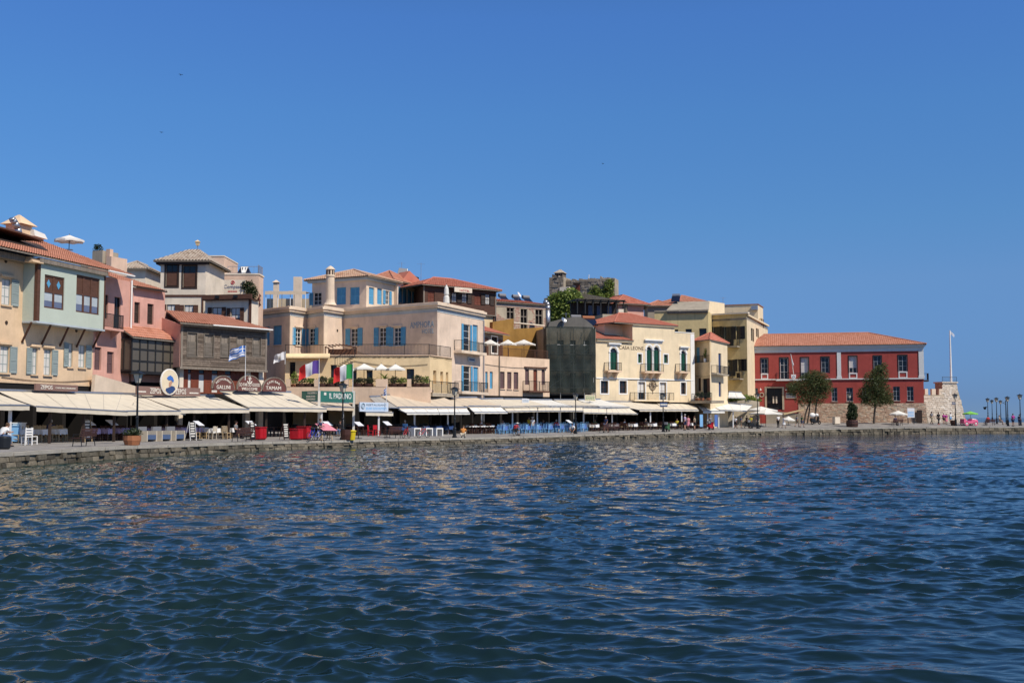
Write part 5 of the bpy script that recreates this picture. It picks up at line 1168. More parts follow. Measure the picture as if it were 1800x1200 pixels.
for v in (622, 651, 681): z = H(FS, 1004, v, -1.4); mb.box(S(FS, 963, -1), S(FS, 1046, -1), -1.35, -.45, z - .08, z - .03)
mb.build('walk_boards', M_['timber_grey'], hSc, FS)
mb = MB(); nx, nz_ = 26, 18; x0, x1 = S(FS, 961, -1.55), S(FS, 1047, -1.55); gr = [[(x0 + (x1 - x0) * i / nx, -1.52 - .07 * math.sin(i * .9 + j * .4) - .05 * math.sin(j * 1.3), zb_ + (zt_ - zb_) * j / nz_) for j in range(nz_ + 1)] for i in range(nx + 1)]
for i in range(nx):
    for j in range(nz_): mb.quad(gr[i][j], gr[i + 1][j], gr[i + 1][j + 1], gr[i][j + 1])
mb.quad((x0, -1.5, zb_), (x0, 0, zb_), (x0, 0, zt_), (x0, -1.5, zt_)).quad((x1, -1.5, zb_), (x1, 0, zb_), (x1, 0, zt_), (x1, -1.5, zt_)); mb.build('netting', M_['net'], hSc, FS)
# ---- T: pale yellow hotel with arched green doors
FT = Fac(1048, 143.4, 1220, 153, z=.9)
hT = thing('hotel', 'pale yellow hotel with arched bottle green balcony doors and white surrounds', 'hotel', FT)
sT1, sT2, sT3 = S(FT, 1112), S(FT, 1186), S(FT, 1220); zT1 = H(FT, 1080, 597); zT2 = H(FT, 1150, 571); zT3 = H(FT, 1203, 585); zgT = H(FT, 1130, 706)
rT = [R_(FT, *q) for q in ((1056, 669, 1069, 691), (1089, 669, 1101.5, 691), (1122, 671, 1134, 702), (1160, 672, 1171, 702), (1197, 672, 1205.5, 692.5), (1121.5, 622, 1128, 637.5), (1167, 623, 1174, 638))]
aT = [R_(FT, 1072.5, 611.5, 1085, 650), R_(FT, 1136.5, 609, 1146, 652), R_(FT, 1149, 609, 1159, 652), R_(FT, 1197, 616, 1205.5, 652)]
def bounds(ops, a, b): return [o for o in ops if a <= (o[0] + o[1]) / 2 < b]
def archwall(a, b, z1):
    mb = MB(); wall(mb, a, b, zgT, z1, bounds(rT + aT, a, b), .3); body(mb, a, b, zgT, z1, 9); return mb.build('wall', M_['casa'], hT, FT)
archwall(0, sT1, zT1); archwall(sT1 + .003, sT2, zT2); archwall(sT2 + .003, sT3, zT3)
ground_floor(hT, FT, 0, sT3, zgT - .003)
for i, q in enumerate(rT): window(hT, FT, q, 'timber_brown' if i < 5 else 'green_shutter', 2, 2 if i < 5 else 1, sill=False, surround='white', depth=.3, closed=i >= 5, sh='green_shutter' if i >= 5 else None, door=i in (2, 3), curtain='curtain' if i in (2, 3) else None, blind=.6)
for q in aT:
    a, b, c, d = q; r = (b - a) / 2; mx_ = (a + b) / 2; zs = d - r; n = 10
    # arched spandrel fills the corners of the opening
    mb = MB()
    for sg_ in (-1, 1):
        pts = [(mx_ + sg_ * r * math.sin(t), zs + r * math.cos(t)) for t in [math.pi / 2 * k / n for k in range(n + 1)]]
        for k in range(n): mb.hexa([(pts[k][0], .002, pts[k][1]), (pts[k + 1][0], .002, pts[k + 1][1]), (pts[k + 1][0], .29, pts[k + 1][1]), (pts[k][0], .29, pts[k][1])], [(pts[k][0], .002, d + .001), (pts[k + 1][0], .002, d + .001), (pts[k + 1][0], .29, d + .001), (pts[k][0], .29, d + .001)])
    W = mb.build('arched_door', M_['white'], hT, FT)
    MB().prism([(a, c), (b, c)] + [(mx_ + r * math.cos(t), zs + r * math.sin(t)) for t in [math.pi * k / 12 for k in range(1, 12)]][:0] + [(b, zs), (a, zs)], .2, .26).build('door_leaf', M_['green_shutter'], W, FT)
    MB().prism([(mx_ + r * math.cos(math.pi * k / 12), zs + .03 + (r - .03) * math.sin(math.pi * k / 12)) for k in range(13)], .2, .24).build('fanlight', M_['glass'], W, FT)
    for x in (a + (b - a) * .06, (a + b) / 2 - .03, b - (b - a) * .06 - .06): MB().box(x, x + .06, .15, .2, c, zs).build('stile', M_['green_shutter'], W, FT)
    mb = MB(); e = .22
    mb.box(a - e, a - .003, -.05, -.003, c, zs).box(b + .003, b + e, -.05, -.003, c, zs).box(a - e - .05, a + .02, -.12, -.003, zs, zs + .14).box(b - .02, b + e + .05, -.12, -.003, zs, zs + .14)
    for k in range(12):
        t0, t1 = math.pi * k / 12, math.pi * (k + 1) / 12; f = lambda R, t: (mx_ + R * math.cos(t), zs + .14 + R * math.sin(t))
        mb.prism([f(r + .003, t0), f(r + e, t0), f(r + e, t1), f(r + .003, t1)], -.05, -.003)
    mb.build('surround', M_['white'], W, FT)
def hood(u0, u1, v): 
    a, b, z = S(FT, u0), S(FT, u1), H(FT, (u0 + u1) / 2, v); MB().box(a, b, -.3, -.003, z, z + .16).box(a + .1, b - .1, -.16, -.003, z - .16, z).build('hood', M_['white'], hT, FT)
hood(1068, 1090, 605); hood(1132, 1165, 599); hood(1194, 1210, 611)
MB().box(S(FT, 1134), S(FT, 1164), -.055, -.004, aT[1][3] + .45, H(FT, 1149, 601.5)).build('white_panel', M_['white'], hT, FT)
MB().box(0, sT3, -.08, -.003, H(FT, 1130, 667), H(FT, 1130, 665)).build('string_course', M_['white'], hT, FT)
MB().box(S(FT, 1213.5), sT3 + .03, -.06, -.004, zgT, zT3 - .1).build('pilaster', M_['white'], hT, FT)
for u0, u1, v, k in ((1069, 1093, 651, 2), (1133.5, 1167, 653, 3), (1194.5, 1213, 653, 2)): balcony(hT, FT, u0, u1, v, 'peach', y=-.85, h=1.0, th=.2, corb=k, sp=.12)
balcony(hT, FT, 1115, 1185, 703, 'casa', y=-.9, h=.95, th=.15)
a, b = S(FT, 1090, v=605), S(FT, 1104, v=605); lettering(hT, FT, 'HOTEL', (a + b) / 2, H(FT, 1097, 605), b - a, .26, M_['letter_brown'])
a, b = S(FT, 1088, v=612), S(FT, 1131, v=612); lettering(hT, FT, 'CASA LEONE', (a + b) / 2, H(FT, 1110, 614.5), b - a, .46, M_['letter_brown'])
ex, ez = FT.sz(1147, 677); mb = MB()
for k in range(4):
    t = math.pi / 2 * k; mb.torus((ex + .38 * math.cos(t), -.06, ez + .45 * math.sin(t)), .24, .045, 10, 4)
mb.box(ex - 1.0, ex + 1.0, -.08, -.04, ez - .03, ez + .03).box(ex - .03, ex + .03, -.08, -.04, ez - 1.1, ez + 1.1).torus((ex, -.06, ez), .62, .04, 14, 4); mb.build('iron_emblem', M_['letter_brown'], hT, FT)
tile_roof(hT, FT, [(-.1, -.35, zT1), (sT1 - .02, -.35, zT1), (sT1 - 2.6, 6, zT1 + 2.0), (-.1, 6, zT1 + 2.0)], M_['tile_red']); MB().box(0, sT1 - .02, -.25, -.003, zT1 - .28, zT1 - .03).build('cornice', M_['casa'], hT, FT)
MB().box(sT1, sT2, -.2, -.003, zT2 - .2, zT2).build('cornice', M_['casa'], hT, FT)
hip(hT, FT, sT2 - sT1 + 3.2, 8.5, zT2, 1.7, 'tile_red', o=.25, x0=sT1 - 3.0)
MB().box(sT1 - 3, sT1 - .003, 2.0, 9, zT1 - .5, zT2 - .02).build('rear_wall', M_['casa'], hT, FT)
MB().box(sT2, sT3 + .05, -.05, .35, zT3, zT3 + .1).build('coping', M_['white'], hT, FT)
# ---- U: narrow yellow house with a loggia
FU = Fac(1220.5, 155, 1249, 151.5, z=.9); FU2 = Fac(1249, 151.5, 1280, 159.5, z=.9)
hU = thing('harbour_house', 'narrow yellow house with an open upper loggia and a red hip roof', 'house', FU)
zU = H(FU, 1240, 598); lg = R_(FU, 1221.5, 599, 1247, 637); wU = [R_(FU, 1226, 664, 1232, 687), R_(FU, 1235, 665, 1244, 701)]; wU2 = [R_(FU2, 1263, 621, 1268, 656), R_(FU2, 1263.5, 671, 1268, 697)]
mb = wall(MB(), 0, FU.L, -1, zU, wU + [(lg[0], lg[1], lg[2], lg[3])], .25); mb.build('wall', M_['yellow'], hU, FU)
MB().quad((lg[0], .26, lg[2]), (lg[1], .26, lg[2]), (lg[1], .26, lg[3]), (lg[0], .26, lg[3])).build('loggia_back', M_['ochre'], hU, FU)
wall(MB(), 0, FU2.L, -1, zU, wU2, .2).build('wall', M_['casa'], hU, FU2)
xb = S(FU, 1227, .2); MB().box(xb - .3, xb + .3, .18, .25, lg[2], lg[2] + 2.1).build('door', M_['blue'], hU, FU)
for q in wU: window(hU, FU, q, 'timber_dark', 1, 1, sh='timber_brown', closed=q is wU[0], shl=False, shw=.5, sill=False, depth=.25, door=q is wU[1])
for q in wU2: window(hU, FU2, q, 'navy', 1, 1, sh='navy', closed=True, sill=False, door=True)
balcony(hU, FU2, 1260, 1281, 657, 'rough_grey', y=-.8); rl = MB(); railing(rl, (lg[0], .05, lg[2]), (lg[1], .05, lg[2]), .9, .12); rl.build('loggia_railing', M_['metal_black'], hU, FU)
hipq(hU, FU.W(0, 0, 0), FU2.W(0, 0, 0), FU2.W(FU2.L, 0, 0), zU + .9, 1.35, 'tile_red', o=.35)
MB().box(-.02, FU.L, -.05, -.003, H(FU, 1236, 658), H(FU, 1236, 656)).build('string_course', M_['yellow'], hU, FU)
# ---- V: big old yellow building
FV = Fac(1246, 174.5, 1315, 171, z=.9); FV2 = Fac(1315, 171, 1352, 192, z=.9)
hV = thing('old_mansion', 'large faded yellow building with black shutters beside the red museum', 'building', FV)
zV = H(FV, 1280, 553); wV = [R_(FV, *q) for q in ((1254, 574, 1265, 599), (1274, 574, 1285, 608), (1294, 573.5, 1305, 596), (1297, 631, 1308, 652), (1281, 632, 1288, 661), (1294, 655, 1300, 664))]; wV2 = [R_(FV2, *q) for q in ((1320, 577, 1323.5, 599), (1329, 577, 1332, 592), (1338, 560, 1341, 575))]
wall(MB(), 0, FV.L, -1, zV, wV, .25).build('wall', M_['oldyellow'], hV, FV); wall(MB(), 0, FV2.L, -1, zV - .5, wV2, .25).build('wall', M_['casa'], hV, FV2)
MB().box(.01, .3, .3, FV2.L, 0, zV).build('rear_wall', M_['oldyellow'], hV, FV)
MB().box(-.1, FV.L + .35, -.4, .3, zV, zV + .22).build('cornice', M_['offwhite'], hV, FV); MB().box(.31, FV2.L, -.25, .3, zV - .3, zV - .02).build('cornice', M_['casa'], hV, FV2)
for i, q in enumerate(wV): window(hV, FV, q, 'timber_dark', 2, 2, sh='dark_frame' if i < 5 else None, shw=.4, sill=False, depth=.25)
for q in wV2: window(hV, FV2, q, 'timber_dark', 1, 2, sh='timber_brown', shl=False, shw=.5, sill=False)
balcony(hV, FV, 1277, 1296, 608, 'rough_grey', y=-1.0); balcony(hV, FV, 1281, 1301, 665, 'rough_grey', y=-1.3)
MB().slab([tuple(FV.W(0, 0, zV - .6)), tuple(FV.W(FV.L, 0, zV - .6)), tuple(FV2.W(FV2.L, 0, zV - .6)), tuple(FV2.W(FV2.L, 0, zV - .6) - FV.x * FV.L)], .3).build('flat_roof', M_['rough_grey'], hV, at((0, 0, 0)))
Fvb = Fac(1272, 186, 1335, 184, z=.9); block(hV, Fvb, 0, Fvb.L, 8, H(Fvb, 1305, 536), 6, 'casa', name='rear_block'); MB().box(-.1, Fvb.L + .1, -.1, 6.1, H(Fvb, 1305, 536), H(Fvb, 1305, 536) + .12).build('coping', M_['terracotta'], hV, Fvb)
x = S(Fvb, 1328); MB().box(x - .5, x + .5, -.8, -.05, H(Fvb, 1328, 545), H(Fvb, 1328, 538)).build('air_conditioner', M_['metal_grey'], hV, Fvb)
# ---- W: long grey stone roofed house and roofs behind
FW = Fac(1152, 170, 1247, 168, z=.9); hW = thing('old_house', 'shabby house with a grey cement roof above the arched door hotel', 'house', FW)
zw = H(FW, 1210, 547); wW = [R_(FW, 1205, 578, 1216, 592), R_(FW, 1229, 577, 1242, 594), R_(FW, 1186, 579, 1192, 584)]
block(hW, FW, 0, FW.L, 0, zw, 8, 'oldyellow', wW, .3)
for q in wW: window(hW, FW, q, 'timber_dark', 1, 1, sill=False, depth=.3)
a = S(FW, 1172, -.4); MB().hexa([(a, -.5, zw), (FW.L + .1, -.5, zw), (FW.L - .2, 5, zw + 1.75), (a + .6, 5, zw + 1.75)], [(a, -.5, zw + .18), (FW.L + .1, -.5, zw + .18), (FW.L - .2, 5, zw + 1.95), (a + .6, 5, zw + 1.95)]).build('cement_roof', M_['rough_grey'], hW, FW)
MB().box(S(FW, 1174), FW.L, -.35, -.003, zw - .3, zw - .02).build('stone_ledge', M_['ruin_stone'], hW, FW)
MB().box(0, a - .1, -.1, .3, zw, zw + .2).build('parapet', M_['rough_grey'], hW, FW)
Fwy = Fac(1247, 176, 1276, 180, z=.9); block(hW, Fwy, 0, Fwy.L, 6, H(Fwy, 1260, 531), 5, 'casa', name='gable_wall')
def far_house(lbl, u0, Y0, u1, Y1, vt, vr, wm, rm, D=8, lvl=4, o=.5, name='far_house'):
    F = Fac(u0, Y0, u1, Y1, z=1.0); h = thing(name, lbl, 'house', F); z = H(F, (u0 + u1) / 2, vt); block(h, F, 0, F.L, lvl, z, D, wm)
    hip(h, F, F.L, D, z, max(.8, H(F, (u0 + u1) / 2, vr, D / 2) - z), rm, o=o); return h, F, z
far_house('low house with an orange hip roof behind the cement roofed house', 1196, 188, 1256, 192, 533, 522, 'offwhite', 'tile', 7)
far_house('house with a flat orange roof left of the roof solar heater', 1140, 186, 1182, 186, 538, 529, 'rough_grey', 'tile', 5)
h, F, z = far_house('pink house with a red roof beside the dark pergola', 1088, 176, 1133, 178, 535, 522, 'pink', 'tile_red', 8, o=.8)
far_house('distant house with an old tile roof behind the pink balcony house', 205, 118, 250, 118, 473, 464, 'offwhite', 'tile_old', 6)
# ---- Y: ruined fort on the hill
FY = Fac(966, 190, 1078, 186, z=1.0); hY = thing('ruined_tower', 'ruined stone tower with a pyramid capped turret above the town', 'tower', FY)
zY1 = H(FY, 980, 487); zY2 = H(FY, 1035, 490); s1_ = S(FY, 991); s2_ = S(FY, 1078)
MB().box(0, s1_, 0, 4, 6, zY1).box(s1_ + .01, s2_, 1.2, 3.4, 6, zY2).build('masonry_core', M_['rough_grey'], hY, FY)
cover_stones(hY, FY, 0, s1_, H(FY, 980, 522), zY1, M_['ruin_stone'], w=(.4, .9), h=.38, out=.16); cover_stones(hY, FY, s1_ + .05, s2_, H(FY, 1035, 530), zY2, M_['ruin_stone'], w=(.4, 1.0), h=.38, y=1.2, out=.18, clip=lambda x, z: not (S(FY, 1010) < x < S(FY, 1021) and z < H(FY, 1015, 499)))
mb = MB(); rj = random.Random(4)
for x0, x1, y0, zt_ in ((0, s1_, .1, zY1), (s1_ + .1, s2_, 1.3, zY2)):
    x = x0
    while x < x1 - .3:
        w_ = rj.uniform(.3, .9); h_ = rj.choice((0, .15, .3, .55)); 
        if h_: mb.hexa([(x, y0, zt_ - .05), (min(x + w_, x1), y0, zt_ - .05), (min(x + w_, x1), y0 + 1.2, zt_ - .05), (x, y0 + 1.2, zt_ - .05)], [(x + .05, y0, zt_ + h_), (min(x + w_, x1) - .08, y0 + .05, zt_ + h_ * .7), (min(x + w_, x1) - .08, y0 + 1, zt_ + h_ * .6), (x + .05, y0 + 1, zt_ + h_)])
        x += w_
mb.build('broken_top', M_['ruin_stone'], hY, FY, kind='stuff')
tw0, tw1 = S(FY, 972), S(FY, 990); zc0 = zY1; zc1 = H(FY, 981, 472)
MB().box(tw0 + .2, tw1 - .2, .4, 2.2, zc0, zc0 + .75).hexa([(tw0, .2, zc0 + .76), (tw1, .2, zc0 + .76), (tw1, 2.4, zc0 + .76), (tw0, 2.4, zc0 + .76)], [((tw0 + tw1) / 2 - .1, 1.2, zc1), ((tw0 + tw1) / 2 + .1, 1.2, zc1), ((tw0 + tw1) / 2 + .1, 1.4, zc1), ((tw0 + tw1) / 2 - .1, 1.4, zc1)]).build('turret_cap', M_['ruin_stone'], hY, FY)
mb = MB()
for k in range(4): x = tw0 + .35 + (tw1 - tw0 - .7) * k / 3; mb.box(x - .08, x + .08, .36, .399, zc0 + .25, zc0 + .6)
mb.build('turret_openings', M_['timber_dark'], hY, FY)
MB().box(S(FY, 1011, 1.2), S(FY, 1020, 1.2), 1.1, 1.19, H(FY, 1015, 514, 1.2), H(FY, 1015, 500, 1.2)).build('door', M_['timber_red'], hY, FY); MB().box(S(FY, 1009, 1.2), S(FY, 1021, 1.2), .7, 1.19, H(FY, 1015, 499, 1.2), H(FY, 1015, 497.5, 1.2)).build('door_hood', M_['timber_dark'], hY, FY)
MB().box(S(FY, 986), S(FY, 1003), -.6, -.1, H(FY, 995, 513), H(FY, 995, 505)).build('white_wall', M_['offwhite'], hY, FY)
x = S(FY, 1035, 3); MB().cyl((x, 3, zY2), (x + .1, 3, zY2 + 1.1), .06).build('mast', M_['white'], hY, FY)
FI = Fac(958, 178, 1020, 176, z=1.0); rn = random.Random(5); mb = MB()
leaves(mb, [(S(FI, 985), 1, H(FI, 985, 540), 2.6, 1.5, 2.6), (S(FI, 1000), 1.2, H(FI, 1000, 530), 2.0, 1.5, 2.4), (S(FI, 975), 1, H(FI, 975, 552), 2.0, 1.3, 1.9), (S(FI, 1008), 1, H(FI, 1008, 522), 1.3, 1.2, 1.2), (S(FI, 1000), 1, H(FI, 1000, 555), 2, 1.3, 1.8), (S(FI, 968), 1, H(FI, 968, 526), 1.2, 1.0, .9), (S(FI, 990), .8, H(FI, 990, 520), 2.2, 1.2, .9), (S(FI, 1010), .9, H(FI, 1010, 545), 1.6, 1.2, 1.6)], 6500, .26, rn)
iv = mb.build('ivy', M_['leaf_ivy'], None, FI, label='bright green ivy thicket covering the slope under the ruined tower', cat='ivy')
mb = MB(); leaves(mb, [(S(FY, 1071, 1), .9, H(FY, 1071, 505), 1.0, .5, 1.6), (S(FY, 1052, 1), .95, H(FY, 1052, 514), 2.2, .35, .9), (S(FY, 1046, 1), .95, H(FY, 1046, 505), .9, .3, .6), (S(FY, 1076, 1), 1.0, H(FY, 1076, 496), .5, .4, .7), (S(FY, 1062, 1), .7, H(FY, 1062, 523), 2.6, .8, .9), (S(FY, 1028, 1), .8, H(FY, 1028, 521), 2.4, .7, .7)], 2600, .2, rn)
mb.build('ivy', M_['leaf_ivy'], None, FY, label='dark ivy patches creeping over the right wall of the ruined tower', cat='ivy')
MB().prism([FI.sz(u, v, 2.2) for u, v in ((955, 600), (1100, 600), (1100, 530), (1010, 512), (985, 516), (955, 524))], 2.6, 7).build('hillside', M_['ruin_stone'], None, FI, kind='structure')
FPg = Fac(1016, 170, 1098, 172, z=1.0); hPg = thing('pergola', 'black timber pergola terrace below the ruined tower', 'pergola', FPg)
zp = H(FPg, 1055, 528); zp0 = H(FPg, 1055, 552); mb = MB()
for i in range(7): x = FPg.L * i / 6; mb.box(x - .07, x + .07, 0, .14, zp0, zp).box(x - .07, x + .07, -.5, 4, zp, zp + .14)
mb.box(-.4, FPg.L + .4, -.1, .1, zp - .16, zp - .01).box(-.4, FPg.L + .4, 3.6, 3.8, zp - .16, zp - .01); mb.build('frame', M_['dark_frame'], hPg, FPg)
MB().box(0, FPg.L, 3.2, 3.5, zp0, zp - .2).build('back_wall', M_['timber_dark'], hPg, FPg); MB().box(-.2, FPg.L + .2, 0, 4, zp + .145, zp + .19).build('roof_sheet', M_['timber_grey'], hPg, FPg)
for u in (1035, 1050, 1068): MB().box(S(FPg, u, 3), S(FPg, u + 8, 3), 3.1, 3.19, zp0 + .1, zp0 + 1.6).build('window', M_['curtain_blue'], hPg, FPg)
block(hPg, FPg, S(FPg, 1058), S(FPg, 1094), 4, zp0 - .02, 3, 'oldplaster', name='retaining_wall', y=-.4)
MB().box(S(FPg, 1084), S(FPg, 1093), -.9, .1, zp0, zp0 + .75).build('white_box', M_['offwhite'], hPg, FPg)
# ---- Z: red museum
FZ = Fac(1320, 178, 1625, 172, z=1.45)
hZ = thing('museum', 'long dark red museum building with white pilasters on a rough stone base', 'museum', FZ)
zZe = (H(FZ, 1322, 609) + H(FZ, 1620, 605)) / 2; zZc = H(FZ, 1470, 618.5); zZs = H(FZ, 1470, 667); zZb = H(FZ, 1470, 708.5); LZ = FZ.L
wZu = [R_(FZ, *q) for q in ((1338, 630, 1349.5, 656), (1371.5, 629, 1385, 666), (1408, 628.5, 1421, 666), (1444, 627.5, 1457, 655), (1492.5, 626, 1506, 655), (1536, 625.5, 1549, 654), (1579.5, 624.5, 1594, 652.5))]
wZl = [R_(FZ, *q) for q in ((1348, 682, 1375, 720), (1462, 681, 1472, 705), (1488, 681, 1499.5, 705), (1516, 680, 1527, 705), (1570, 679, 1582, 704), (1594.5, 679, 1606, 704), (1326, 682, 1332.5, 697))]
s140 = S(FZ, 1402)
wall(MB(), 0, LZ, zZb, zZc, [q if q is not wZl[0] else (q[0], q[1], zZb + .001, q[3]) for q in wZu + wZl], .3).build('wall', M_['red'], hZ, FZ)
mb = MB(); wall(mb, 0, s140, -1.5, zZb, [(wZl[0][0], wZl[0][1], wZl[0][2], zZb)], .3); mb.build('entrance_wall', M_['red'], hZ, FZ)
MB().quad((LZ, 0, zZb), (LZ, 9, zZb), (LZ, 9, zZc), (LZ, 0, zZc)).quad((0, 0, -1), (0, 9, -1), (0, 9, zZc), (0, 0, zZc)).quad((0, 9, -1), (LZ, 9, -1), (LZ, 9, zZc), (0, 9, zZc)).build('side_walls', M_['red'], hZ, FZ)
MB().box(-.05, LZ + .1, -.12, 9.1, zZc, zZe - .35).box(-.3, LZ + .35, -.4, 9.3, zZe - .35, zZe - .02).build('cornice', M_['museum_white'], hZ, FZ)
for a, b in ((1320.5, 1325.5), (1471, 1478), (1614.5, 1623.5)): MB().box(S(FZ, a), S(FZ, b), -.1, -.003, zZs + .2, zZc - .005).box(S(FZ, a) - .08, S(FZ, b) + .08, -.14, -.003, zZs + .18, zZs + .5).build('pilaster', M_['museum_white'], hZ, FZ)
MB().box(-.02, LZ + .12, -.16, -.003, zZs, zZs + .17).build('string_course', M_['museum_white'], hZ, FZ)
for i, q in enumerate(wZu):
    W = window(hZ, FZ, q, 'white' if i in (1, 4) else 'bluegrey', 2, 3, sill=False, depth=.3, sh=None, door=i in (1, 2), curtain='curtain' if i in (2, 4) else None, blind=.7)
    a, b, c, d = q; MB().box(a - .14, a - .004, -.05, -.003, c, d + .14).box(b + .004, b + .14, -.05, -.003, c, d + .14).box(a - .003, b + .003, -.05, -.003, d + .004, d + .14).build('surround', M_['dark_frame'], W, FZ)
    if i in (0, 4, 6): MB().box(a - .05, a + .12, -.07, -.003, zZs + .18, c - .01).box(b - .12, b + .05, -.07, -.003, zZs + .18, c - .01).box(a + .12, b - .12, -.07, -.003, c - .2, c - .01).box(a + .12, b - .12, -.07, -.003, zZs + .18, zZs + .3).build('apron', M_['museum_white'], W, FZ)
for i, q in enumerate(wZl):
    if i == 0:
        W = window(hZ, FZ, q, 'timber_dark', 2, 1, sh='dark_frame', closed=True, sill=False, depth=.3, door=True, slats=False); a, b, c, d = q
        for k in (.38, .58): MB().box(a + (b - a) * k, a + (b - a) * k + .22, .1, .2, c + (d - c) * .3, c + (d - c) * .62).build('door_panel', M_['offwhite'], W, FZ)
        MB().box(a - .3, a - .004, -.08, -.003, c, d + .2).box(b + .004, b + .3, -.08, -.003, c, d + .2).box(a - .003, b + .003, -.08, -.003, d + .004, d + .2).build('surround', M_['oldplaster'], W, FZ)
    else: window(hZ, FZ, q, 'bluegrey', 2, 3, sill=True, depth=.3, sillm='oldplaster')
balcony(hZ, FZ, 1364, 1409, 667, 'museum_white', y=-.95, h=1.0, th=.16, sp=.14)
xs_, zs_ = FZ.sz(1395, 662, -1.05); sh_ = MB().prism([(xs_ - .36, zs_ + .35), (xs_ - .36, zs_ - .1), (xs_, zs_ - .5), (xs_ + .36, zs_ - .1), (xs_ + .36, zs_ + .35)], -1.14, -1.06).build('shield_emblem', M_['white'], hZ, FZ); MB().torus((xs_, -1.15, zs_ - .02), .17, .03, 12, 4).build('emblem_ring', M_['letter_blue'], sh_, FZ)
sR = -0.0
ridge = 2.15; dd = 9.0; o = .5; zr_ = zZe
f0, f1, f2, f3 = (-o, -o, zr_), (LZ + o, -o, zr_), (LZ + o, dd + o, zr_), (-o, dd + o, zr_); ra, rb = (2.0, 4.5, zr_ + ridge), (LZ - 7.5, 4.5, zr_ + ridge)
tile_roof(hZ, FZ, [f0, f1, rb, ra], M_['tile'], pw=.3, row=.5); tile_roof(hZ, FZ, [f1, f2, rb], M_['tile'], pw=.3, row=.5); tile_roof(hZ, FZ, [f3, f0, ra], M_['tile'], pw=.3, row=.5); tile_roof(hZ, FZ, [f2, f3, ra, rb], M_['tile'], pw=.3, row=.5)
ridge_tiles(hZ, FZ, (ra[0], ra[1], ra[2] + .07), (rb[0], rb[1], rb[2] + .07), M_['tile']); ridge_tiles(hZ, FZ, (f1[0], f1[1], f1[2] + .07), (rb[0], rb[1], rb[2] + .07), M_['tile'])
# battered stone base
bt = .12; nb_ = MB(); h_ = zZb + 1.5
nb_.hexa([(s140, -h_ * bt, -1.5), (LZ + h_ * .16, -h_ * bt, -1.5), (LZ + h_ * .16, 9, -1.5), (s140, 9, -1.5)], [(s140, -.02, zZb - .02), (LZ + .1, -.02, zZb - .02), (LZ + .1, 9, zZb - .02), (s140, 9, zZb - .02)]); nb_.build('base_core', M_['oldplaster'], hZ, FZ)
ad = (S(FZ, 1609, -.5), S(FZ, 1618, -.5), H(FZ, 1613, 721, -.5))
cover_stones(hZ, FZ, s140, LZ + .3, -.5, zZb - .03, M_['rubble_stone'], w=(.25, .6), h=.2, y=-(zZb + .5) * bt, batter=bt, out=.06, clip=lambda x, z: not (ad[0] < x < ad[1] and z < ad[2]))
MB().box(ad[0], ad[1], -.75, -.3, -.6, ad[2]).build('arched_doorway', M_['timber_dark'], hZ, FZ)
bz_ = H(FZ, 1628, 668, 1); rl = MB().box(LZ + .004, LZ + .8, .2, 2.2, bz_ - .2, bz_); rl = rl.build('side_balcony', M_['timber_dark'], hZ, FZ); q = MB(); railing(q, (LZ + .75, .25, bz_), (LZ + .75, 2.15, bz_), 1, .15); railing(q, (LZ + .05, .25, bz_), (LZ + .75, .25, bz_), 1, .15); q.build('railing', M_['metal_black'], rl, FZ)
# entrance ramp with yellow coping
x0, x1 = S(FZ, 1376, -3), S(FZ, 1406, -3); zz = wZl[0][2]
rp = MB().hexa([(S(FZ, 1345, -3), -3.2, -1), (x1, -3.2, -1), (x1, -.9, -1), (S(FZ, 1345, -3), -.9, -1)], [(S(FZ, 1345, -3), -3.2, zz - .1), (x1, -3.2, H(FZ, 1400, 727, -3)), (x1, -.9, H(FZ, 1400, 727, -3)), (S(FZ, 1345, -3), -.9, zz - .1)]).build('entrance_ramp', M_['rough_grey'], hZ, FZ)
MB().hexa([(x0, -3.35, H(FZ, 1376, 729, -3)), (x1 + .5, -3.35, H(FZ, 1402, 721, -3)), (x1 + .5, -3.21, H(FZ, 1402, 721, -3)), (x0, -3.21, H(FZ, 1376, 729, -3))], [(x0, -3.35, H(FZ, 1376, 726, -3)), (x1 + .5, -3.35, H(FZ, 1402, 718, -3)), (x1 + .5, -3.21, H(FZ, 1402, 718, -3)), (x0, -3.21, H(FZ, 1376, 726, -3))]).build('ramp_coping', M_['yellow'], rp, FZ)
# wall sign and lamps by the door
a, b, c, d = R_(FZ, 1381, 690, 1400, 700); sg = MB().box(a, b, -.1, -.01, c, d).build('museum_plaque', M_['oldplaster'], hZ, FZ); print_lines(sg, FZ, a + .1, b - .1, c + .1, d - .1, 3, M_['letter_navy'], -.105)
a, b, c, d = R_(FZ, 1335, 690, 1343, 698); MB().torus(((a + b) / 2, -.1, (c + d) / 2), .3, .08, 14, 5).build('wall_emblem', M_['oldplaster'], hZ, FZ)
for u, v in ((1337, 685), (1382, 685)): x, z = FZ.sz(u, v); MB().ball((x, -.25, z), .14).cyl((x, -.25, z + .14), (x, -.01, z + .3), .02).build('wall_lamp', M_['white'], hZ, FZ)
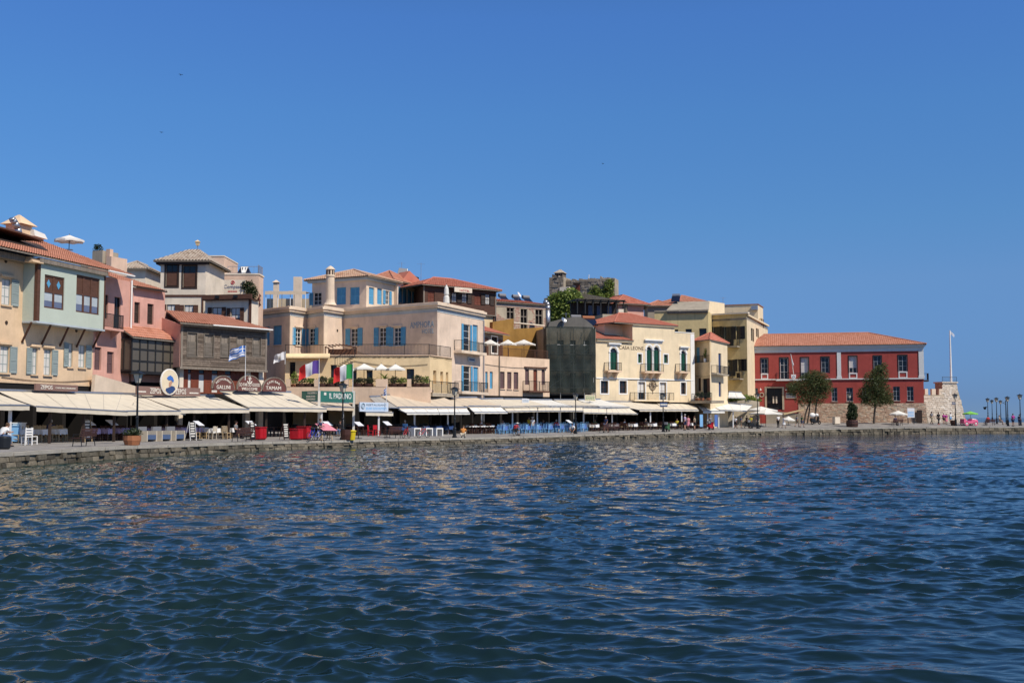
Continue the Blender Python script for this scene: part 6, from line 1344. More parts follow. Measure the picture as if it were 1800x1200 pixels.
# ---- bastion to the right of the museum
FB = Fac(1622, 176, 1697, 178, z=1.45)
hB2 = thing('bastion', 'pale limestone bastion with crenellations at the harbour mouth', 'fortress', FB)
zb1 = H(FB, 1640, 694); sb1_ = S(FB, 1681); zb2 = H(FB, 1670, 673); sb0_ = S(FB, 1656)
prof = [(0, -1.5), (S(FB, 1698), -1.5), (S(FB, 1695), H(FB, 1695, 735)), (sb1_ + .2, H(FB, 1682, 685)), (sb1_, zb2), (sb0_, zb2), (sb0_, zb1), (0, zb1)]
MB().prism(prof, .12, 2.0).build('masonry_core', M_['oldplaster'], hB2, FB)
def inprof(x, z):
    if z > zb1: return sb0_ < x < sb1_
    zt0 = H(FB, 1682, 685); zt1 = -1.5; lim = sb1_ + .2 + (S(FB, 1698) - sb1_ - .2) * (zt0 - z) / (zt0 - zt1) if z < zt0 else sb1_
    return x < lim
cover_stones(hB2, FB, 0, S(FB, 1698), -.6, zb2, M_['fort_stone'], w=(.35, .85), h=.29, y=.12, clip=inprof, out=.05)
for u0, u1 in ((1625, 1630.5), (1637, 1644), (1650, 1656)): MB().box(S(FB, u0), S(FB, u1), .1, .5, zb1 + .003, zb1 + .95).build('merlon', M_['amphora_trim'], hB2, FB)
MB().box(sb0_ - .15, sb1_ + .15, -.05, 2.2, zb2 + .003, zb2 + .2).build('coping', M_['fort_stone'], hB2, FB)
rl = MB(); railing(rl, (sb0_, .1, zb2 + .2), (sb1_, .1, zb2 + .2), .75, .2); rl.build('railing', M_['metal_black'], hB2, FB)
# ---- white garden wall between the pink house and the awnings
Fg = FA.sub(0, -.6); q = [FA.sz(u, v, -.6) for u, v in ((165, 692), (240, 692), (240, 679), (218, 672), (168, 658))]
MB().prism(q, 0, .25).build('garden_wall', M_['amphora_trim'], None, Fg, label='sloping cream wall between the pink balcony house and the awnings', cat='wall')
# ================================================================ THINGS ON THE QUAY AND ROOFS
def gp(u, v, rot=0.0, sc=1.0):
    p = G(u, v); f = at(p, yaw_at(p.x, p.y) + rot)
    if sc != 1.0: f.M = f.M @ Matrix.Scale(sc, 4)
    return f
def po(u, v, off): return P(u, v, Yoff(u, off))
# ---- awnings
def awning(label, bl, br, fl, fr, m='canvas', ob=9.6, of=4.6, val=.28, posts=2, name='awning', group='awnings along the restaurants', arms=True, sag=.08, postm='metal_white', vlip=0):
    B0, B1, F0, F1 = po(*bl, ob), po(*br, ob), po(*fl, of), po(*fr, of); o = at(B0 * .5 + F1 * .5); I = at((0, 0, 0)); o.M = Matrix.Translation(Vector(((B0 + F1) / 2).to_tuple()[:2] + (gz(((B0 + F1) / 2).x, ((B0 + F1) / 2).y),)))
    t = thing(name, label, 'awning', o, group); n, k = 10, 5; mb = MB(); g = []
    for i in range(n + 1):
        a = B0.lerp(B1, i / n); b = F0.lerp(F1, i / n); row = []
        for j in range(k + 1):
            p = a.lerp(b, j / k); p = p - Vector((0, 0, sag * math.sin(math.pi * j / k) * (.6 + .4 * math.sin(i * 1.7)))); row.append(p)
        g.append(row)
    for i in range(n):
        for j in range(k): mb.quad(g[i][j], g[i][j + 1], g[i + 1][j + 1], g[i + 1][j])
    c = mb.build('canopy', M_[m], t, I, smooth=True); mb = MB(); ns = max(2, int((F1 - F0).length / 1.3)); e = (F1 - F0).normalized() * .022; up = Vector((0, 0, .012))
    for i in range(1, ns):
        a = B0.lerp(B1, i / ns); b = F0.lerp(F1, i / ns); w_ = .6 + .4 * math.sin(n * i / ns * 1.7); q = [a.lerp(b, j / k) - Vector((0, 0, sag * math.sin(math.pi * j / k) * w_)) + up for j in range(k + 1)]
        for j in range(k): mb.quad(q[j] - e, q[j] + e, q[j + 1] + e, q[j + 1] - e)
    mb.build('seams', M_['canvas_grey'], c, I)
    if val:
        mb = MB(); q = 24; dn = Vector((0, 0, -1))
        for i in range(q):
            a, b = F0.lerp(F1, i / q), F0.lerp(F1, (i + 1) / q); w0 = .007 * math.sin(i * 1.3); w1 = .007 * math.sin((i + 1) * 1.3); out = (F0 - B0); out.z = 0; out.normalize()
            mb.quad(a + out * .01, b + out * .01, b + dn * (val + w1) + out * (.02 + vlip + w1), a + dn * (val + w0) + out * (.02 + vlip + w0))
        mb.build('valance', M_[m], t, I)
    MB().cyl(F0, F1, .045, n=6).build('front_bar', M_['metal_grey'], t, I); MB().cyl(B0 + Vector((0, 0, .06)), B1 + Vector((0, 0, .06)), .09, n=6).build('roller', M_['metal_grey'], t, I)
    if arms:
        for a, b in ((B0, F0), (B1, F1)): MB().cyl(a.lerp(b, .04) - Vector((0, 0, .14)), b - Vector((0, 0, .05)), .03, n=5).build('arm', M_['metal_grey'], t, I)
    for i in range(posts):
        f = (i + .5) / posts; p = F0.lerp(F1, f).lerp(B0.lerp(B1, f), .1); z = gz(p.x, p.y); MB().box(p.x - .07, p.x + .07, p.y - .07, p.y + .07, z, p.z - .08).build('post', M_[postm], t, I)
    return t
AW = [
 ('cream awning at the far end of the quay beside the seated writer', (-90, 688), (-6, 691), (-70, 711), (52, 712), 'canvas', {}),
 ('long cream awning under the apricot house, left of the first lamp post', (-4, 687), (243, 694), (64, 714), (224, 723), 'canvas', dict(posts=3, postm='timber_dark')),
 ('small lower cream awning behind the first lamp post', (150, 693), (246, 696), (222, 722), (326, 722), 'canvas', dict(postm='timber_dark')),
 ('cream awning below the brown board with the oval portrait', (247, 695), (376, 696), (316, 719), (438, 719), 'canvas', dict(postm='timber_dark')),
 ('wide cream awning below the three arched signs', (386, 688), (511, 690), (438, 716), (574, 718), 'canvas', dict(postm='timber_dark')),
 ('cream pergola awning under the green sign', (530, 705), (612, 709), (548, 714), (622, 716), 'canvas_tan', dict(ob=8.4, of=5.4, posts=2)),
 ('small cream awning with a rolled lip under the white restaurant board', (630, 714), (678, 714), (643, 724), (691, 725), 'canvas', dict(ob=6.6, of=4.4, val=.3, posts=1)),
 ('grey side awning behind the white restaurant board', (650, 698), (668, 697), (672, 716), (702, 717), 'canvas_grey', dict(posts=0, val=0)),
 ('large tan awning right of the white restaurant board', (671, 695), (764, 691), (701, 716), (821, 716), 'canvas_tan', dict(val=.1, posts=2)),
 ('white drop awning in front of the large tan awning, left half', (700, 717), (768, 717), (715, 725), (772, 725), 'canvas_w', dict(ob=4.7, of=3.9, val=.18, posts=0)),
 ('white drop awning in front of the large tan awning, right half', (769, 717), (820, 717), (773, 725), (826, 725), 'canvas_w', dict(ob=4.7, of=3.9, val=.18, posts=0)),
 ('tan awning behind the third lamp post', (768, 700), (838, 699), (822, 714), (880, 713), 'canvas_tan', dict(posts=1, val=.1)),
 ('white drop awning right of the third lamp post', (824, 715), (880, 715), (834, 724), (892, 724), 'canvas_w', dict(ob=4.7, of=3.9, val=.15, posts=0)),
 ('pale awning below the three plum shutters', (840, 702), (884, 701), (882, 715), (928, 714), 'canvas', dict(posts=1, val=.1)),
 ('pale awning below the plum shuttered balcony', (886, 702), (926, 702), (930, 714), (967, 713), 'canvas', dict(posts=1, val=.1)),
 ('narrow awning under the left edge of the netted scaffold', (929, 703), (970, 703), (969, 713), (1004, 713), 'canvas_w', dict(posts=1, val=.1)),
 ('narrow awning under the middle of the netted scaffold', (973, 703), (1013, 703), (1006, 713), (1052, 713), 'canvas', dict(posts=1, val=.1)),
 ('awning between the scaffold and the fourth lamp post', (1016, 703), (1055, 702), (1054, 714), (1106, 715), 'canvas_w', dict(posts=1, val=.1)),
 ('cream drop awning above the first blue chairs', (886, 717), (944, 716), (893, 723), (945, 722), 'canvas', dict(ob=4.7, of=3.9, val=.1, posts=0)),
 ('cream drop awning above the walkers in yellow and white', (946, 716), (984, 716), (946, 722), (985, 722), 'canvas', dict(ob=4.7, of=3.9, val=.1, posts=0)),
 ('cream drop awning left of the fourth lamp post', (986, 716), (1024, 716), (986, 722), (1025, 722), 'canvas', dict(ob=4.7, of=3.9, val=.1, posts=0)),
 ('cream drop awning right of the fourth lamp post', (1025, 717), (1066, 718), (1026, 725), (1066, 726), 'canvas', dict(ob=4.7, of=3.9, val=.1, posts=0)),
 ('cream drop awning over the grey haired walker', (1067, 718), (1106, 717), (1067, 726), (1121, 727), 'canvas', dict(ob=4.7, of=3.9, val=.1, posts=0)),
 ('wide tan awning below the arched door hotel, left part', (1060, 706), (1150, 707), (1124, 720), (1170, 720), 'canvas', dict(val=.2, posts=1)),
 ('wide tan awning below the arched door hotel, right part', (1150, 705), (1214, 705), (1171, 720), (1228, 720), 'canvas', dict(val=.2, posts=1)),
 ('white awning below the narrow yellow house', (1215, 703), (1262, 705), (1236, 722), (1274, 722), 'canvas_w', dict(val=.3, posts=2)),
 ('white sail awning stretching towards the white parasols', (1240, 704), (1322, 713), (1266, 720), (1312, 722), 'canvas_w', dict(val=.1, posts=1)),
 ('white awning on the raised terrace beside the red museum', (1281, 689), (1303, 690), (1280, 698), (1311, 699), 'canvas_w', dict(ob=11, of=8.5, val=.1, posts=0, arms=False)),
]
for l, a, b, c, d, m, kw in AW: awning(l, a, b, c, d, m, **kw)
# raised deck that carries the upper cafe terrace beside the museum
# ---- street lamps
def make_lamp(label, frame):
    t = thing('street_lamp', label, 'street lamp', frame, 'street lamps along the quay')
    MB().lathe([(.2, 0), (.2, .12), (.15, .16), (.14, .75), (.17, .8), (.12, .86)], 8).build('base', M_['metal_black'], t)
    MB().lathe([(.085, .86), (.07, 1.5), (.1, 1.54), (.1, 1.6), (.065, 1.66), (.045, 3.45), (.08, 3.5), (.05, 3.58)], 8).build('pole', M_['metal_black'], t)
    MB().hexa([(-.1, -.1, 3.6), (.1, -.1, 3.6), (.1, .1, 3.6), (-.1, .1, 3.6)], [(-.2, -.2, 4.1), (.2, -.2, 4.1), (.2, .2, 4.1), (-.2, .2, 4.1)]).build('lantern_glass', M_['lamp_glass'], t)
    mb = MB()
    for x in (-1, 1):
        for y in (-1, 1): mb.cyl((.105 * x, .105 * y, 3.58), (.205 * x, .205 * y, 4.1), .015, n=4)
    mb.build('lantern_frame', M_['metal_black'], t)
    MB().hexa([(-.34, -.34, 4.11), (.34, -.34, 4.11), (.34, .34, 4.11), (-.34, .34, 4.11)], [(-.07, -.07, 4.28), (.07, -.07, 4.28), (.07, .07, 4.28), (-.07, .07, 4.28)]).ball((0, 0, 4.33), .05, nu=6, nv=4).build('cap', M_['metal_black'], t)
    return freeze(t)
M_['lamp_glass'] = mat('frosted_lamp_glass', (.55, .5, .4), .3, .05, 4)
LAMPS = [(240, 781.5, 650, 'tall black street lamp nearest the camera, in front of the oval portrait'), (602, 772, 672, 'black street lamp in front of the green restaurant sign'), (799, 769, 679, 'black street lamp before the hotel balcony, beside the sitting person in orange'), (1012, 762, 690, 'black street lamp right of the netted scaffold'),
         (1166, 758.5, 690, 'black street lamp carrying a blue sign below the arched door hotel'), (1332, 753, 690, 'black street lamp between the parasols and the museum door'), (1494, 749, 689, 'black street lamp rising from behind the potted bush'), (1680, 748, 691, 'black street lamp with a small board before the bastion'),
         (1737, 741.5, 699, 'first black lamp of the row on the harbour mouth mole, with a second lower lantern'), (1744.5, 741, 702, 'second lamp of the row on the mole'), (1752.5, 744, 698, 'third lamp of the row on the mole, taller than its neighbours'), (1759.5, 742, 703, 'shortest lamp of the row on the mole'), (1772, 748.5, 696, 'lamp beside the man with folded arms on the mole'), (1794, 747.5, 692, 'rightmost lamp, beside the man at the picture edge')]
lamp0 = None
for u, vb, vt, l in LAMPS:
    f = gp(u, vb); Y = f.o.y; sc = (vb - vt) * Y / FPX / 4.36
    f.M = f.M @ Matrix.Scale(sc, 4)
    if lamp0 is None: f0 = f; lamp0 = make_lamp(l, f)
    else: dup(lamp0, f, l)
f = gp(1737, 741.5); MB().box(-.5, .05, -.04, .04, 2.4, 2.46).hexa([(-.62, -.1, 2.0), (-.42, -.1, 2.0), (-.42, .1, 2.0), (-.62, .1, 2.0)], [(-.72, -.2, 2.4), (-.32, -.2, 2.4), (-.32, .2, 2.4), (-.72, .2, 2.4)]).build('bracket_lamp', M_['metal_black'], None, f, label='small lantern on a bracket of the first lamp on the mole', cat='lantern')
f = gp(1769, 746); t = thing('curved_lamp', 'dark lamp post with a long side arm on the mole', 'street lamp', f); MB().cyl((0, 0, 0), (0, 0, 3.6), .1, .06).build('pole', M_['metal_black'], t); MB().tube([(0, 0, 3.4), (-.35, 0, 3.25), (-.9, 0, 3.3)], .03).tube([(0, 0, 3.0), (-.4, 0, 3.2)], .025).build('arm', M_['metal_black'], t)
def board_on(u, v0, v1, w, frame, label, m='navy', lines=2, lm='letter'):
    F = frame; t = MB().box(-w / 2, w / 2, -.12, -.08, v0, v1).build('sign_board', M_[m], None, F, label=label, cat='sign'); print_lines(t, F, -w / 2 + .06, w / 2 - .06, v0 + .08, v1 - .08, lines, M_[lm], -.122); return t
f = gp(1166, 758.5); f2 = at(f.o, 0.25); z = lambda v, F: CH + (VE - v) * F.o.y / FPX - F.o.z; board_on(1166, z(715, f2), z(707, f2), .95, f2.sub(0, -.1), 'blue sign board fixed to the street lamp below the arched door hotel', lines=1)
f = gp(1680, 748); f2 = at(f.o, 0); board_on(1680, z(711, f2), z(706.5, f2), .5, f2.sub(-.3, -.1), 'small dark board on the street lamp before the bastion', lines=1)
# ---- parasols
def make_parasol(label, frame, R, h, m='canvas_w', sides=4, group=None, name='parasol', zc=.5, pole='wood_dark'):
    t = thing(name, label, 'parasol', frame, group); n = sides; rot = math.pi / 4 if n == 4 else 0; q = []
    mb = MB(); ap = (0, 0, h)
    for i in range(n):
        a, b = 2 * math.pi * i / n + rot, 2 * math.pi * (i + 1) / n + rot; A, B = Vector((R * math.cos(a), R * math.sin(a), h - zc)), Vector((R * math.cos(b), R * math.sin(b), h - zc)); Md = A.lerp(B, .5) + Vector((0, 0, .05)); T = Vector((0, 0, h))
        k = [T.lerp(p, .5) + Vector((0, 0, -.05 * zc)) for p in (A, Md, B)]
        mb.quad(T, k[0], k[1]).quad(T, k[1], k[2]).quad(k[0], A, Md, k[1]).quad(k[1], Md, B, k[2])
        d = Vector((0, 0, -.16)); mb.quad(A, A + d, Md + d, Md).quad(Md, Md + d, B + d, B)
    mb.build('canopy', M_[m], t); MB().cyl((0, 0, 0), (0, 0, h + .08), .03, n=6).build('pole', M_[pole], t)
    mb = MB()
    for i in range(n): a = 2 * math.pi * i / n + rot; mb.cyl((0, 0, h - zc * 1.25), (R * .55 * math.cos(a), R * .55 * math.sin(a), h - zc * .62), .013, n=4)
    mb.build('ribs', M_[pole], t); MB().lathe([(.3, 0), (.3, .06), (.06, .1)], 10).build('base', M_['metal_grey'], t)
    return t
def para_at(label, u, v_ap, u0, u1, F, off, zfloor, **kw):
    x = S(F, u, off, v=v_ap); h = H(F, u, v_ap, off); R = (u1 - u0) / 2 * F.W(x, off, 0).y / FPX * (1.02 if kw.get('sides', 4) == 8 else 1.15)
    return make_parasol(label, F.sub(x, off, zfloor, .35), R, h - zfloor, **kw)
zt2 = H(FT0, 620, 682)
TG = 'white parasols on the hotel terraces'
para_at('white parasol half hidden behind the red white green flag', 605, 640, 588, 624, FT0, 1.9, zt2, group=TG); para_at('white parasol right of the red white green flag, over the lower terrace', 640, 638.5, 620, 659, FT0, 1.9, zt2, group=TG)
para_at('white parasol beside the terrace palm', 670, 639, 658, 684, FT0, 2.4, zt2, group=TG); para_at('rightmost white parasol of the lower yellow terrace', 695, 639.5, 679, 714, FT0, 1.7, zt2, group=TG)
for l, a, b, c in (('white parasol in front of the brown pavilion', 862, 847, 879), ('middle white parasol against the ochre wall', 893, 877, 906), ('right white parasol against the ochre wall', 921, 902, 942)): para_at(l, a, 596.5, b, c, FP, 2.0, zP, group='white parasols on the peach roof terrace', zc=.55)
para_at('cream parasol standing on the roof ridge of the apricot house', 122, 413, 97, 148, FA, 6.5, H(FA, 122, 440, 6.5), sides=8, zc=.42, m='canvas_w')
fz = lambda u, v: gp(u, v)
for l, u, va, w, vf, kw in (('large white parasol left of the museum door lamp', 1338, 714, 50, 748, {}), ('white parasol hanging low in front of the museum ramp', 1346, 719.5, 50, 750, {}), ('white parasol above the brown bench by the stone base', 1579, 721, 28, 746, dict(sides=8)), ('small low white parasol at the foot of the ramp', 1386, 731, 20, 747, dict(sides=8))):
    f = gp(u, vf); Y = f.o.y; make_parasol(l, f, w / 2 * Y / FPX * 1.15, (CH + (VE - va) * Y / FPX) - f.o.z, group='white parasols in front of the museum', zc=.55, **kw)
f = gp(1706, 747); make_parasol('lime green parasol over the pink cart', f, 1.1, CH + (VE - 722.5) * f.o.y / FPX - f.o.z, m='green_plastic', sides=8, zc=.35)
x, z0 = FM_.sz(779, 530, 1.2); Fx = FM_.sub(S(FM_, 779, 3.2, v=515) if False else FM_.L - .6, 2.2, zH - .5); t = thing('parasol', 'closed white parasol standing on the hotel roof', 'parasol', Fx); MB().lathe([(.05, .3), (.34, .55), (.3, 1.2), (.2, 1.35), (.27, 1.5), (.22, 2.1), (.04, 2.5)], 10).build('folded_canopy', M_['canvas_w'], t); MB().cyl((0, 0, 0), (0, 0, 2.6), .03).build('pole', M_['wood_dark'], t)
# ---- flags
def flag(label, u_p, v_t, v_b, u_f, vf0, vf1, stripes, off=4.4, F=None, y=0, extra=None, droop=10, vertical=True):
    """flag on a pole; stripes listed from the pole outwards (vertical) or downwards"""
    if F is None: Y = Yoff(u_p, off)
    else: Y = F
    pt, pb = P(u_p, v_t, Y), P(u_p, v_b, Y); fr = at((pb.x, pb.y, pb.z)); t = thing('flag', label, 'flag', fr); MB().cyl((0, 0, 0), (0, 0, pt.z - pb.z), .03, .02, n=6).build('pole', M_['metal_white'], t)
    w = (u_f - u_p) * Y / FPX; h = (vf1 - vf0) * Y / FPX; z1 = (VE - vf0) * Y / FPX + CH - pb.z; nx, nz_ = 18, 12; dr = droop * Y / FPX
    def pos(i, j):
        s = i / nx; return (w * s, .16 * math.sin(s * 7.5 + j * .25) * s + .05 * math.sin(s * 15), z1 - h * j / nz_ - dr * s * s + .05 * math.sin(s * 9))
    cells = {}
    for i in range(nx):
        for j in range(nz_):
            m = stripes(((i + .5) / nx, (j + .5) / nz_)); cells.setdefault(m, []).append((i, j))
    for m, cs in cells.items():
        mb = MB()
        for i, j in cs: mb.quad(pos(i, j), pos(i + 1, j), pos(i + 1, j + 1), pos(i, j + 1))
        mb.build('cloth', M_[m], t)
    return t
for n_, c_ in (('f_red', (.62, .03, .03)), ('f_white', (.78, .78, .8)), ('f_green', (.03, .3, .08)), ('f_purple', (.11, .06, .3)), ('f_blue', (.06, .2, .6))): M_[n_] = mat('flag_' + n_[2:], c_, .8, .05, 4, trans=.25)
flag('flag of purple, white and red upright bands flying left of the green restaurant sign', 560.5, 631, 690, 525, 634, 657, lambda q: ('f_purple', 'f_white', 'f_red')[min(2, int(q[0] * 3))], droop=14)
flag('flag of green, white and red upright bands flying above the green restaurant sign', 620, 638, 690, 586, 640.5, 666, lambda q: ('f_green', 'f_white', 'f_red')[min(2, int(q[0] * 3))], droop=9)
def greek(q):
    s, r = q; k = int(r * 9)
    if s < .38 and r < 5 / 9: return 'f_white' if (.15 < s < .24 or k == 2) else 'f_blue'
    return 'f_blue' if k % 2 == 0 else 'f_white'
flag('blue and white striped flag in front of the grey timber house', 431, 607, 668, 402, 608, 627, greek, off=5.2, droop=9)
flag('pale white flag beside the grey timber house', 501, 617, 640, 481, 619, 633, lambda q: 'letter' if (abs(q[0] - .5) < .16 and abs(q[1] - .5) < .2) else 'f_white', F=109.0, droop=7)
flag('small blue and white flag hanging by the white restaurant board', 679, 676, 716, 674, 683, 694, lambda q: 'f_blue' if int(q[1] * 5) % 2 == 0 else 'f_white', off=4.2, droop=3)
# ---- restaurant signs
def sign_frame(u0, u1, off): a, b = po(u0, VE, off), po(u1, VE, off); return Fac(0, 1, 0, 1, z=0.8, a=a, b=b)
F = sign_frame(58, 136, 9.2); a, b, c, d = F.rect(60, 675.5, 134, 687); sg = MB().box(a, b, -.12, 0, c, d).build('sign_board', M_['sign_brown'], None, F, label='brown restaurant sign above the long awning of the apricot house', cat='sign'); lettering(sg, F, 'ZEPOS', a + (b - a) * .24, c + (d - c) * .22, (b - a) * .28, (d - c) * .6, M_['letter'], -.135); lettering(sg, F, 'CAFE RESTAURANT', a + (b - a) * .7, c + (d - c) * .36, (b - a) * .5, (d - c) * .22, M_['letter'], -.135)
F = sign_frame(236, 352, 9.0); a, b, c, d = F.rect(238, 680, 350, 695); sg = MB().box(a, b, -.12, 0, c, d).build('sign_board', M_['sign_brown'], None, F, label='long brown restaurant sign behind the oval portrait', cat='sign')
for q in (.19, .585): lettering(sg, F, 'ZEPOS', a + (b - a) * q * 1.0 + (b - a) * .09, c + (d - c) * .2, (b - a) * .17, (d - c) * .62, M_['letter'], -.135)
print_lines(sg, F, a + (b - a) * .02, a + (b - a) * .14, c + (d - c) * .25, c + (d - c) * .5, 1, M_['letter'], -.121); print_lines(sg, F, a + (b - a) * .82, a + (b - a) * .97, c + (d - c) * .25, c + (d - c) * .5, 1, M_['letter'], -.121)
a, b, c, d = F.rect(281, 648, 312, 694, off=-.2); x, z_, rx, rz = (a + b) / 2, (c + d) / 2, (b - a) / 2, (d - c) / 2; el = lambda r, n=28: [(x + rx * r * math.cos(2 * math.pi * i / n), z_ + rz * r * math.sin(2 * math.pi * i / n)) for i in range(n)]
t = thing('oval_sign', 'cream oval sign with a painted sailor in a blue cap', 'sign', F.sub(x, -.2, c)); 
MB().prism(el(1), -.3, -.2).build('rim', M_['white'], t, F); MB().prism(el(.94), -.32, -.301).build('board', M_['sign_oval'], t, F)
fx = lambda k: x + rx * k; fz_ = lambda k: z_ + rz * k
MB().prism([(fx(-.5), fz_(-.66)), (fx(-.28), fz_(-.84)), (fx(.0), fz_(-.92)), (fx(.35), fz_(-.8)), (fx(.62), fz_(-.55)), (fx(.5), fz_(-.36)), (fx(.2), fz_(-.3)), (fx(-.1), fz_(-.42)), (fx(-.42), fz_(-.5))], -.335, -.321).build('painted_jacket', M_['navy'], t, F)
MB().prism([(fx(-.12), fz_(-.05)), (fx(.18), fz_(.1)), (fx(.22), fz_(-.1)), (fx(.12), fz_(-.32)), (fx(-.04), fz_(-.42)), (fx(-.14), fz_(-.3))], -.335, -.321).build('painted_face', M_['skin'], t, F)
MB().prism([(fx(-.36), fz_(.3)), (fx(-.2), fz_(.42)), (fx(.02), fz_(.5)), (fx(.28), fz_(.36)), (fx(.42), fz_(.12)), (fx(.34), fz_(-.05)), (fx(.12), fz_(.14)), (fx(-.14), fz_(.12)), (fx(-.34), fz_(.22))], -.35, -.336).build('painted_cap', M_['f_blue'], t, F)
def arch_sign(label, u0, u1, v0, v1, off, body):
    F = sign_frame(u0, u1, off); a, b, c, d = F.rect(u0, v0, u1, v1); x = (a + b) / 2; r = (b - a) / 2; n = 18; hh = d - c; pts = [(x + r * math.cos(math.pi * i / n), c + .12 + (hh - .12) * math.sin(math.pi * i / n)) for i in range(n + 1)] + [(a, c), (b, c)]
    pts = [(b, c)] + [(x + r * math.cos(math.pi * i / n), c + .12 + (hh - .12) * math.sin(math.pi * i / n)) for i in range(n + 1)] + [(a, c)]
    sg = MB().prism(pts, -.12, 0).build('arched_sign', M_['sign_maroon'], None, F, label=label, cat='sign'); rim = MB()
    for i in range(n):
        p, q = pts[1 + i], pts[2 + i]; rim.hexa([(p[0], -.16, p[1]), (q[0], -.16, q[1]), (q[0], .02, q[1]), (p[0], .02, p[1])], [(x + (p[0] - x) * 1.05, -.16, c + (p[1] - c) * 1.05), (x + (q[0] - x) * 1.05, -.16, c + (q[1] - c) * 1.05), (x + (q[0] - x) * 1.05, .02, c + (q[1] - c) * 1.05), (x + (p[0] - x) * 1.05, .02, c + (p[1] - c) * 1.05)])
    rim.build('rim', M_['timber_grey2'], sg, F); body(sg, F, x, c, r, hh); return sg
def b1(sg, F, x, c, r, h):
    lettering(sg, F, 'GALLINI', x, c + h * .1, r * 1.3, h * .26, M_['letter'], -.135); lettering(sg, F, 'RESTAURANT', x, c + h * .72, r * 1.45, h * .15, M_['letter'], -.135, arc=r * .9)
def b2(sg, F, x, c, r, h):
    lettering(sg, F, 'SO FAR SO GOOD', x, c + h * .3, r * 1.75, h * .22, M_['letter'], -.135); lettering(sg, F, 'WELCOME', x, c + h * .05, r * 1.35, h * .18, M_['letter'], -.135)
    mb = MB(); z = c + h * .58; mb.box(x - .05, x + .05, -.15, -.122, z, z + h * .3).box(x - .2, x + .2, -.15, -.122, z + h * .22, z + h * .26).torus((x, -.135, z + h * .34), .09, .025, 10, 4)
    for k in range(6):
        t0, t1 = math.pi * (1.08 + .84 * k / 6), math.pi * (1.08 + .84 * (k + 1) / 6); f = lambda R, t: (x + R * math.cos(t), z + h * .13 + R * math.sin(t)); mb.prism([f(.22, t0), f(.3, t0), f(.3, t1), f(.22, t1)], -.15, -.122)
    mb.build('anchor_emblem', M_['letter'], sg, F)
def b3(sg, F, x, c, r, h):
    lettering(sg, F, 'TAMAM', x - r * .1, c + h * .12, r * 1.3, h * .26, M_['letter'], -.135); lettering(sg, F, 'CAFE BAR', x - r * .1, c + h * .66, r * 1.1, h * .15, M_['letter'], -.135, arc=r * .8)
arch_sign('arched maroon sign left of the sign with the anchor', 372, 409, 661, 686, 8.6, b1); arch_sign('arched maroon sign with a white anchor', 416, 457, 660.5, 687, 8.6, b2); arch_sign('arched maroon sign right of the sign with the anchor', 460, 501, 664, 688, 8.6, b3)
F = sign_frame(559, 625, 5.6); a, b, c, d = F.rect(560.5, 687.5, 623, 707); sg = MB().box(a, b, -.1, 0, c, d).build('sign_board', M_['sign_green'], None, F, label='green restaurant sign with large white letters', cat='sign'); lettering(sg, F, 'IL PADRINO', a + (b - a) * .57, c + (d - c) * .32, (b - a) * .62, (d - c) * .5, M_['white'], -.115); MB().box(a + (b - a) * .11, a + (b - a) * .17, -.13, -.1, c + (d - c) * .62, c + (d - c) * .86).build('emblem', M_['letter'], sg, F)
F2_ = Fac(0, 1, 0, 1, z=.8, a=po(531, VE, 8.0), b=po(560, VE, 5.6)); a, b, c, d = F2_.rect(532, 687, 560, 705); sg = MB().box(a, b, -.1, 0, c, d).build('sign_board', M_['sign_green'], None, F2_, label='slanting green side panel left of the large green restaurant sign', cat='sign'); lettering(sg, F2_, 'PADRINO', a + (b - a) * .66, c + (d - c) * .68, (b - a) * .55, (d - c) * .2, M_['letter'], -.115); print_lines(sg, F2_, a + (b - a) * .3, b - .3, c + (d - c) * .08, c + (d - c) * .6, 2, M_['letter'], -.101)
for u, off in ((561, 5.5), (622, 5.5)): p = po(u, 700, off); z0 = gz(p.x, p.y); MB().box(p.x - .09, p.x + .09, p.y - .09, p.y + .09, z0, CH + (VE - 687) * p.y / FPX).build('post', M_['letter'], None, label='cream wooden post under the %s end of the green restaurant sign' % ('left' if u < 600 else 'right'), cat='post')
F = sign_frame(629, 683, 4.5); a, b, c, d = F.rect(631, 707, 681, 723); sg = MB().box(a, b, -.1, 0, c, d).build('sign_board', mat('pale_blue_board', (.55, .62, .72), .6, .05, 2), None, F, label='pale blue white restaurant board above the small cream awning', cat='sign'); lettering(sg, F, 'RESTAURANT', a + (b - a) * .58, c + (d - c) * .64, (b - a) * .72, (d - c) * .2, M_['letter_blue'], -.115); MB().torus((a + (b - a) * .1, -.12, c + (d - c) * .6), .22, .05, 12, 4).box(a + (b - a) * .1 - .04, a + (b - a) * .1 + .04, -.13, -.1, c + (d - c) * .3, c + (d - c) * .85).build('emblem', M_['letter_blue'], sg, F); print_lines(sg, F, a + (b - a) * .2, b - .2, c + (d - c) * .15, c + (d - c) * .5, 2, M_['c_sky'], -.101)
for u0, u1, v0, v1, m, l in ((917, 929.5, 700.5, 708, 'f_white', 'small pale sign standing on the awnings below the plum shuttered balcony'), (1028, 1046, 694, 704.5, 'sign_oval', 'beige sign standing on the awnings right of the netted scaffold')):
    F = sign_frame(u0 - 1, u1 + 1, 7.5); a, b, c, d = F.rect(u0, v0, u1, v1); sg = MB().box(a, b, -.06, 0, c, d).build('sign_board', M_[m], None, F, label=l, cat='sign'); print_lines(sg, F, a + .1, b - .1, c + .08, d - .08, 3, M_['letter_green' if m == 'sign_oval' else 'letter_blue'], -.061)
    MB().cyl(((a + b) / 2, .03, c - 1.0), ((a + b) / 2, .03, c), .03).build('stand', M_['metal_grey'], sg, F)
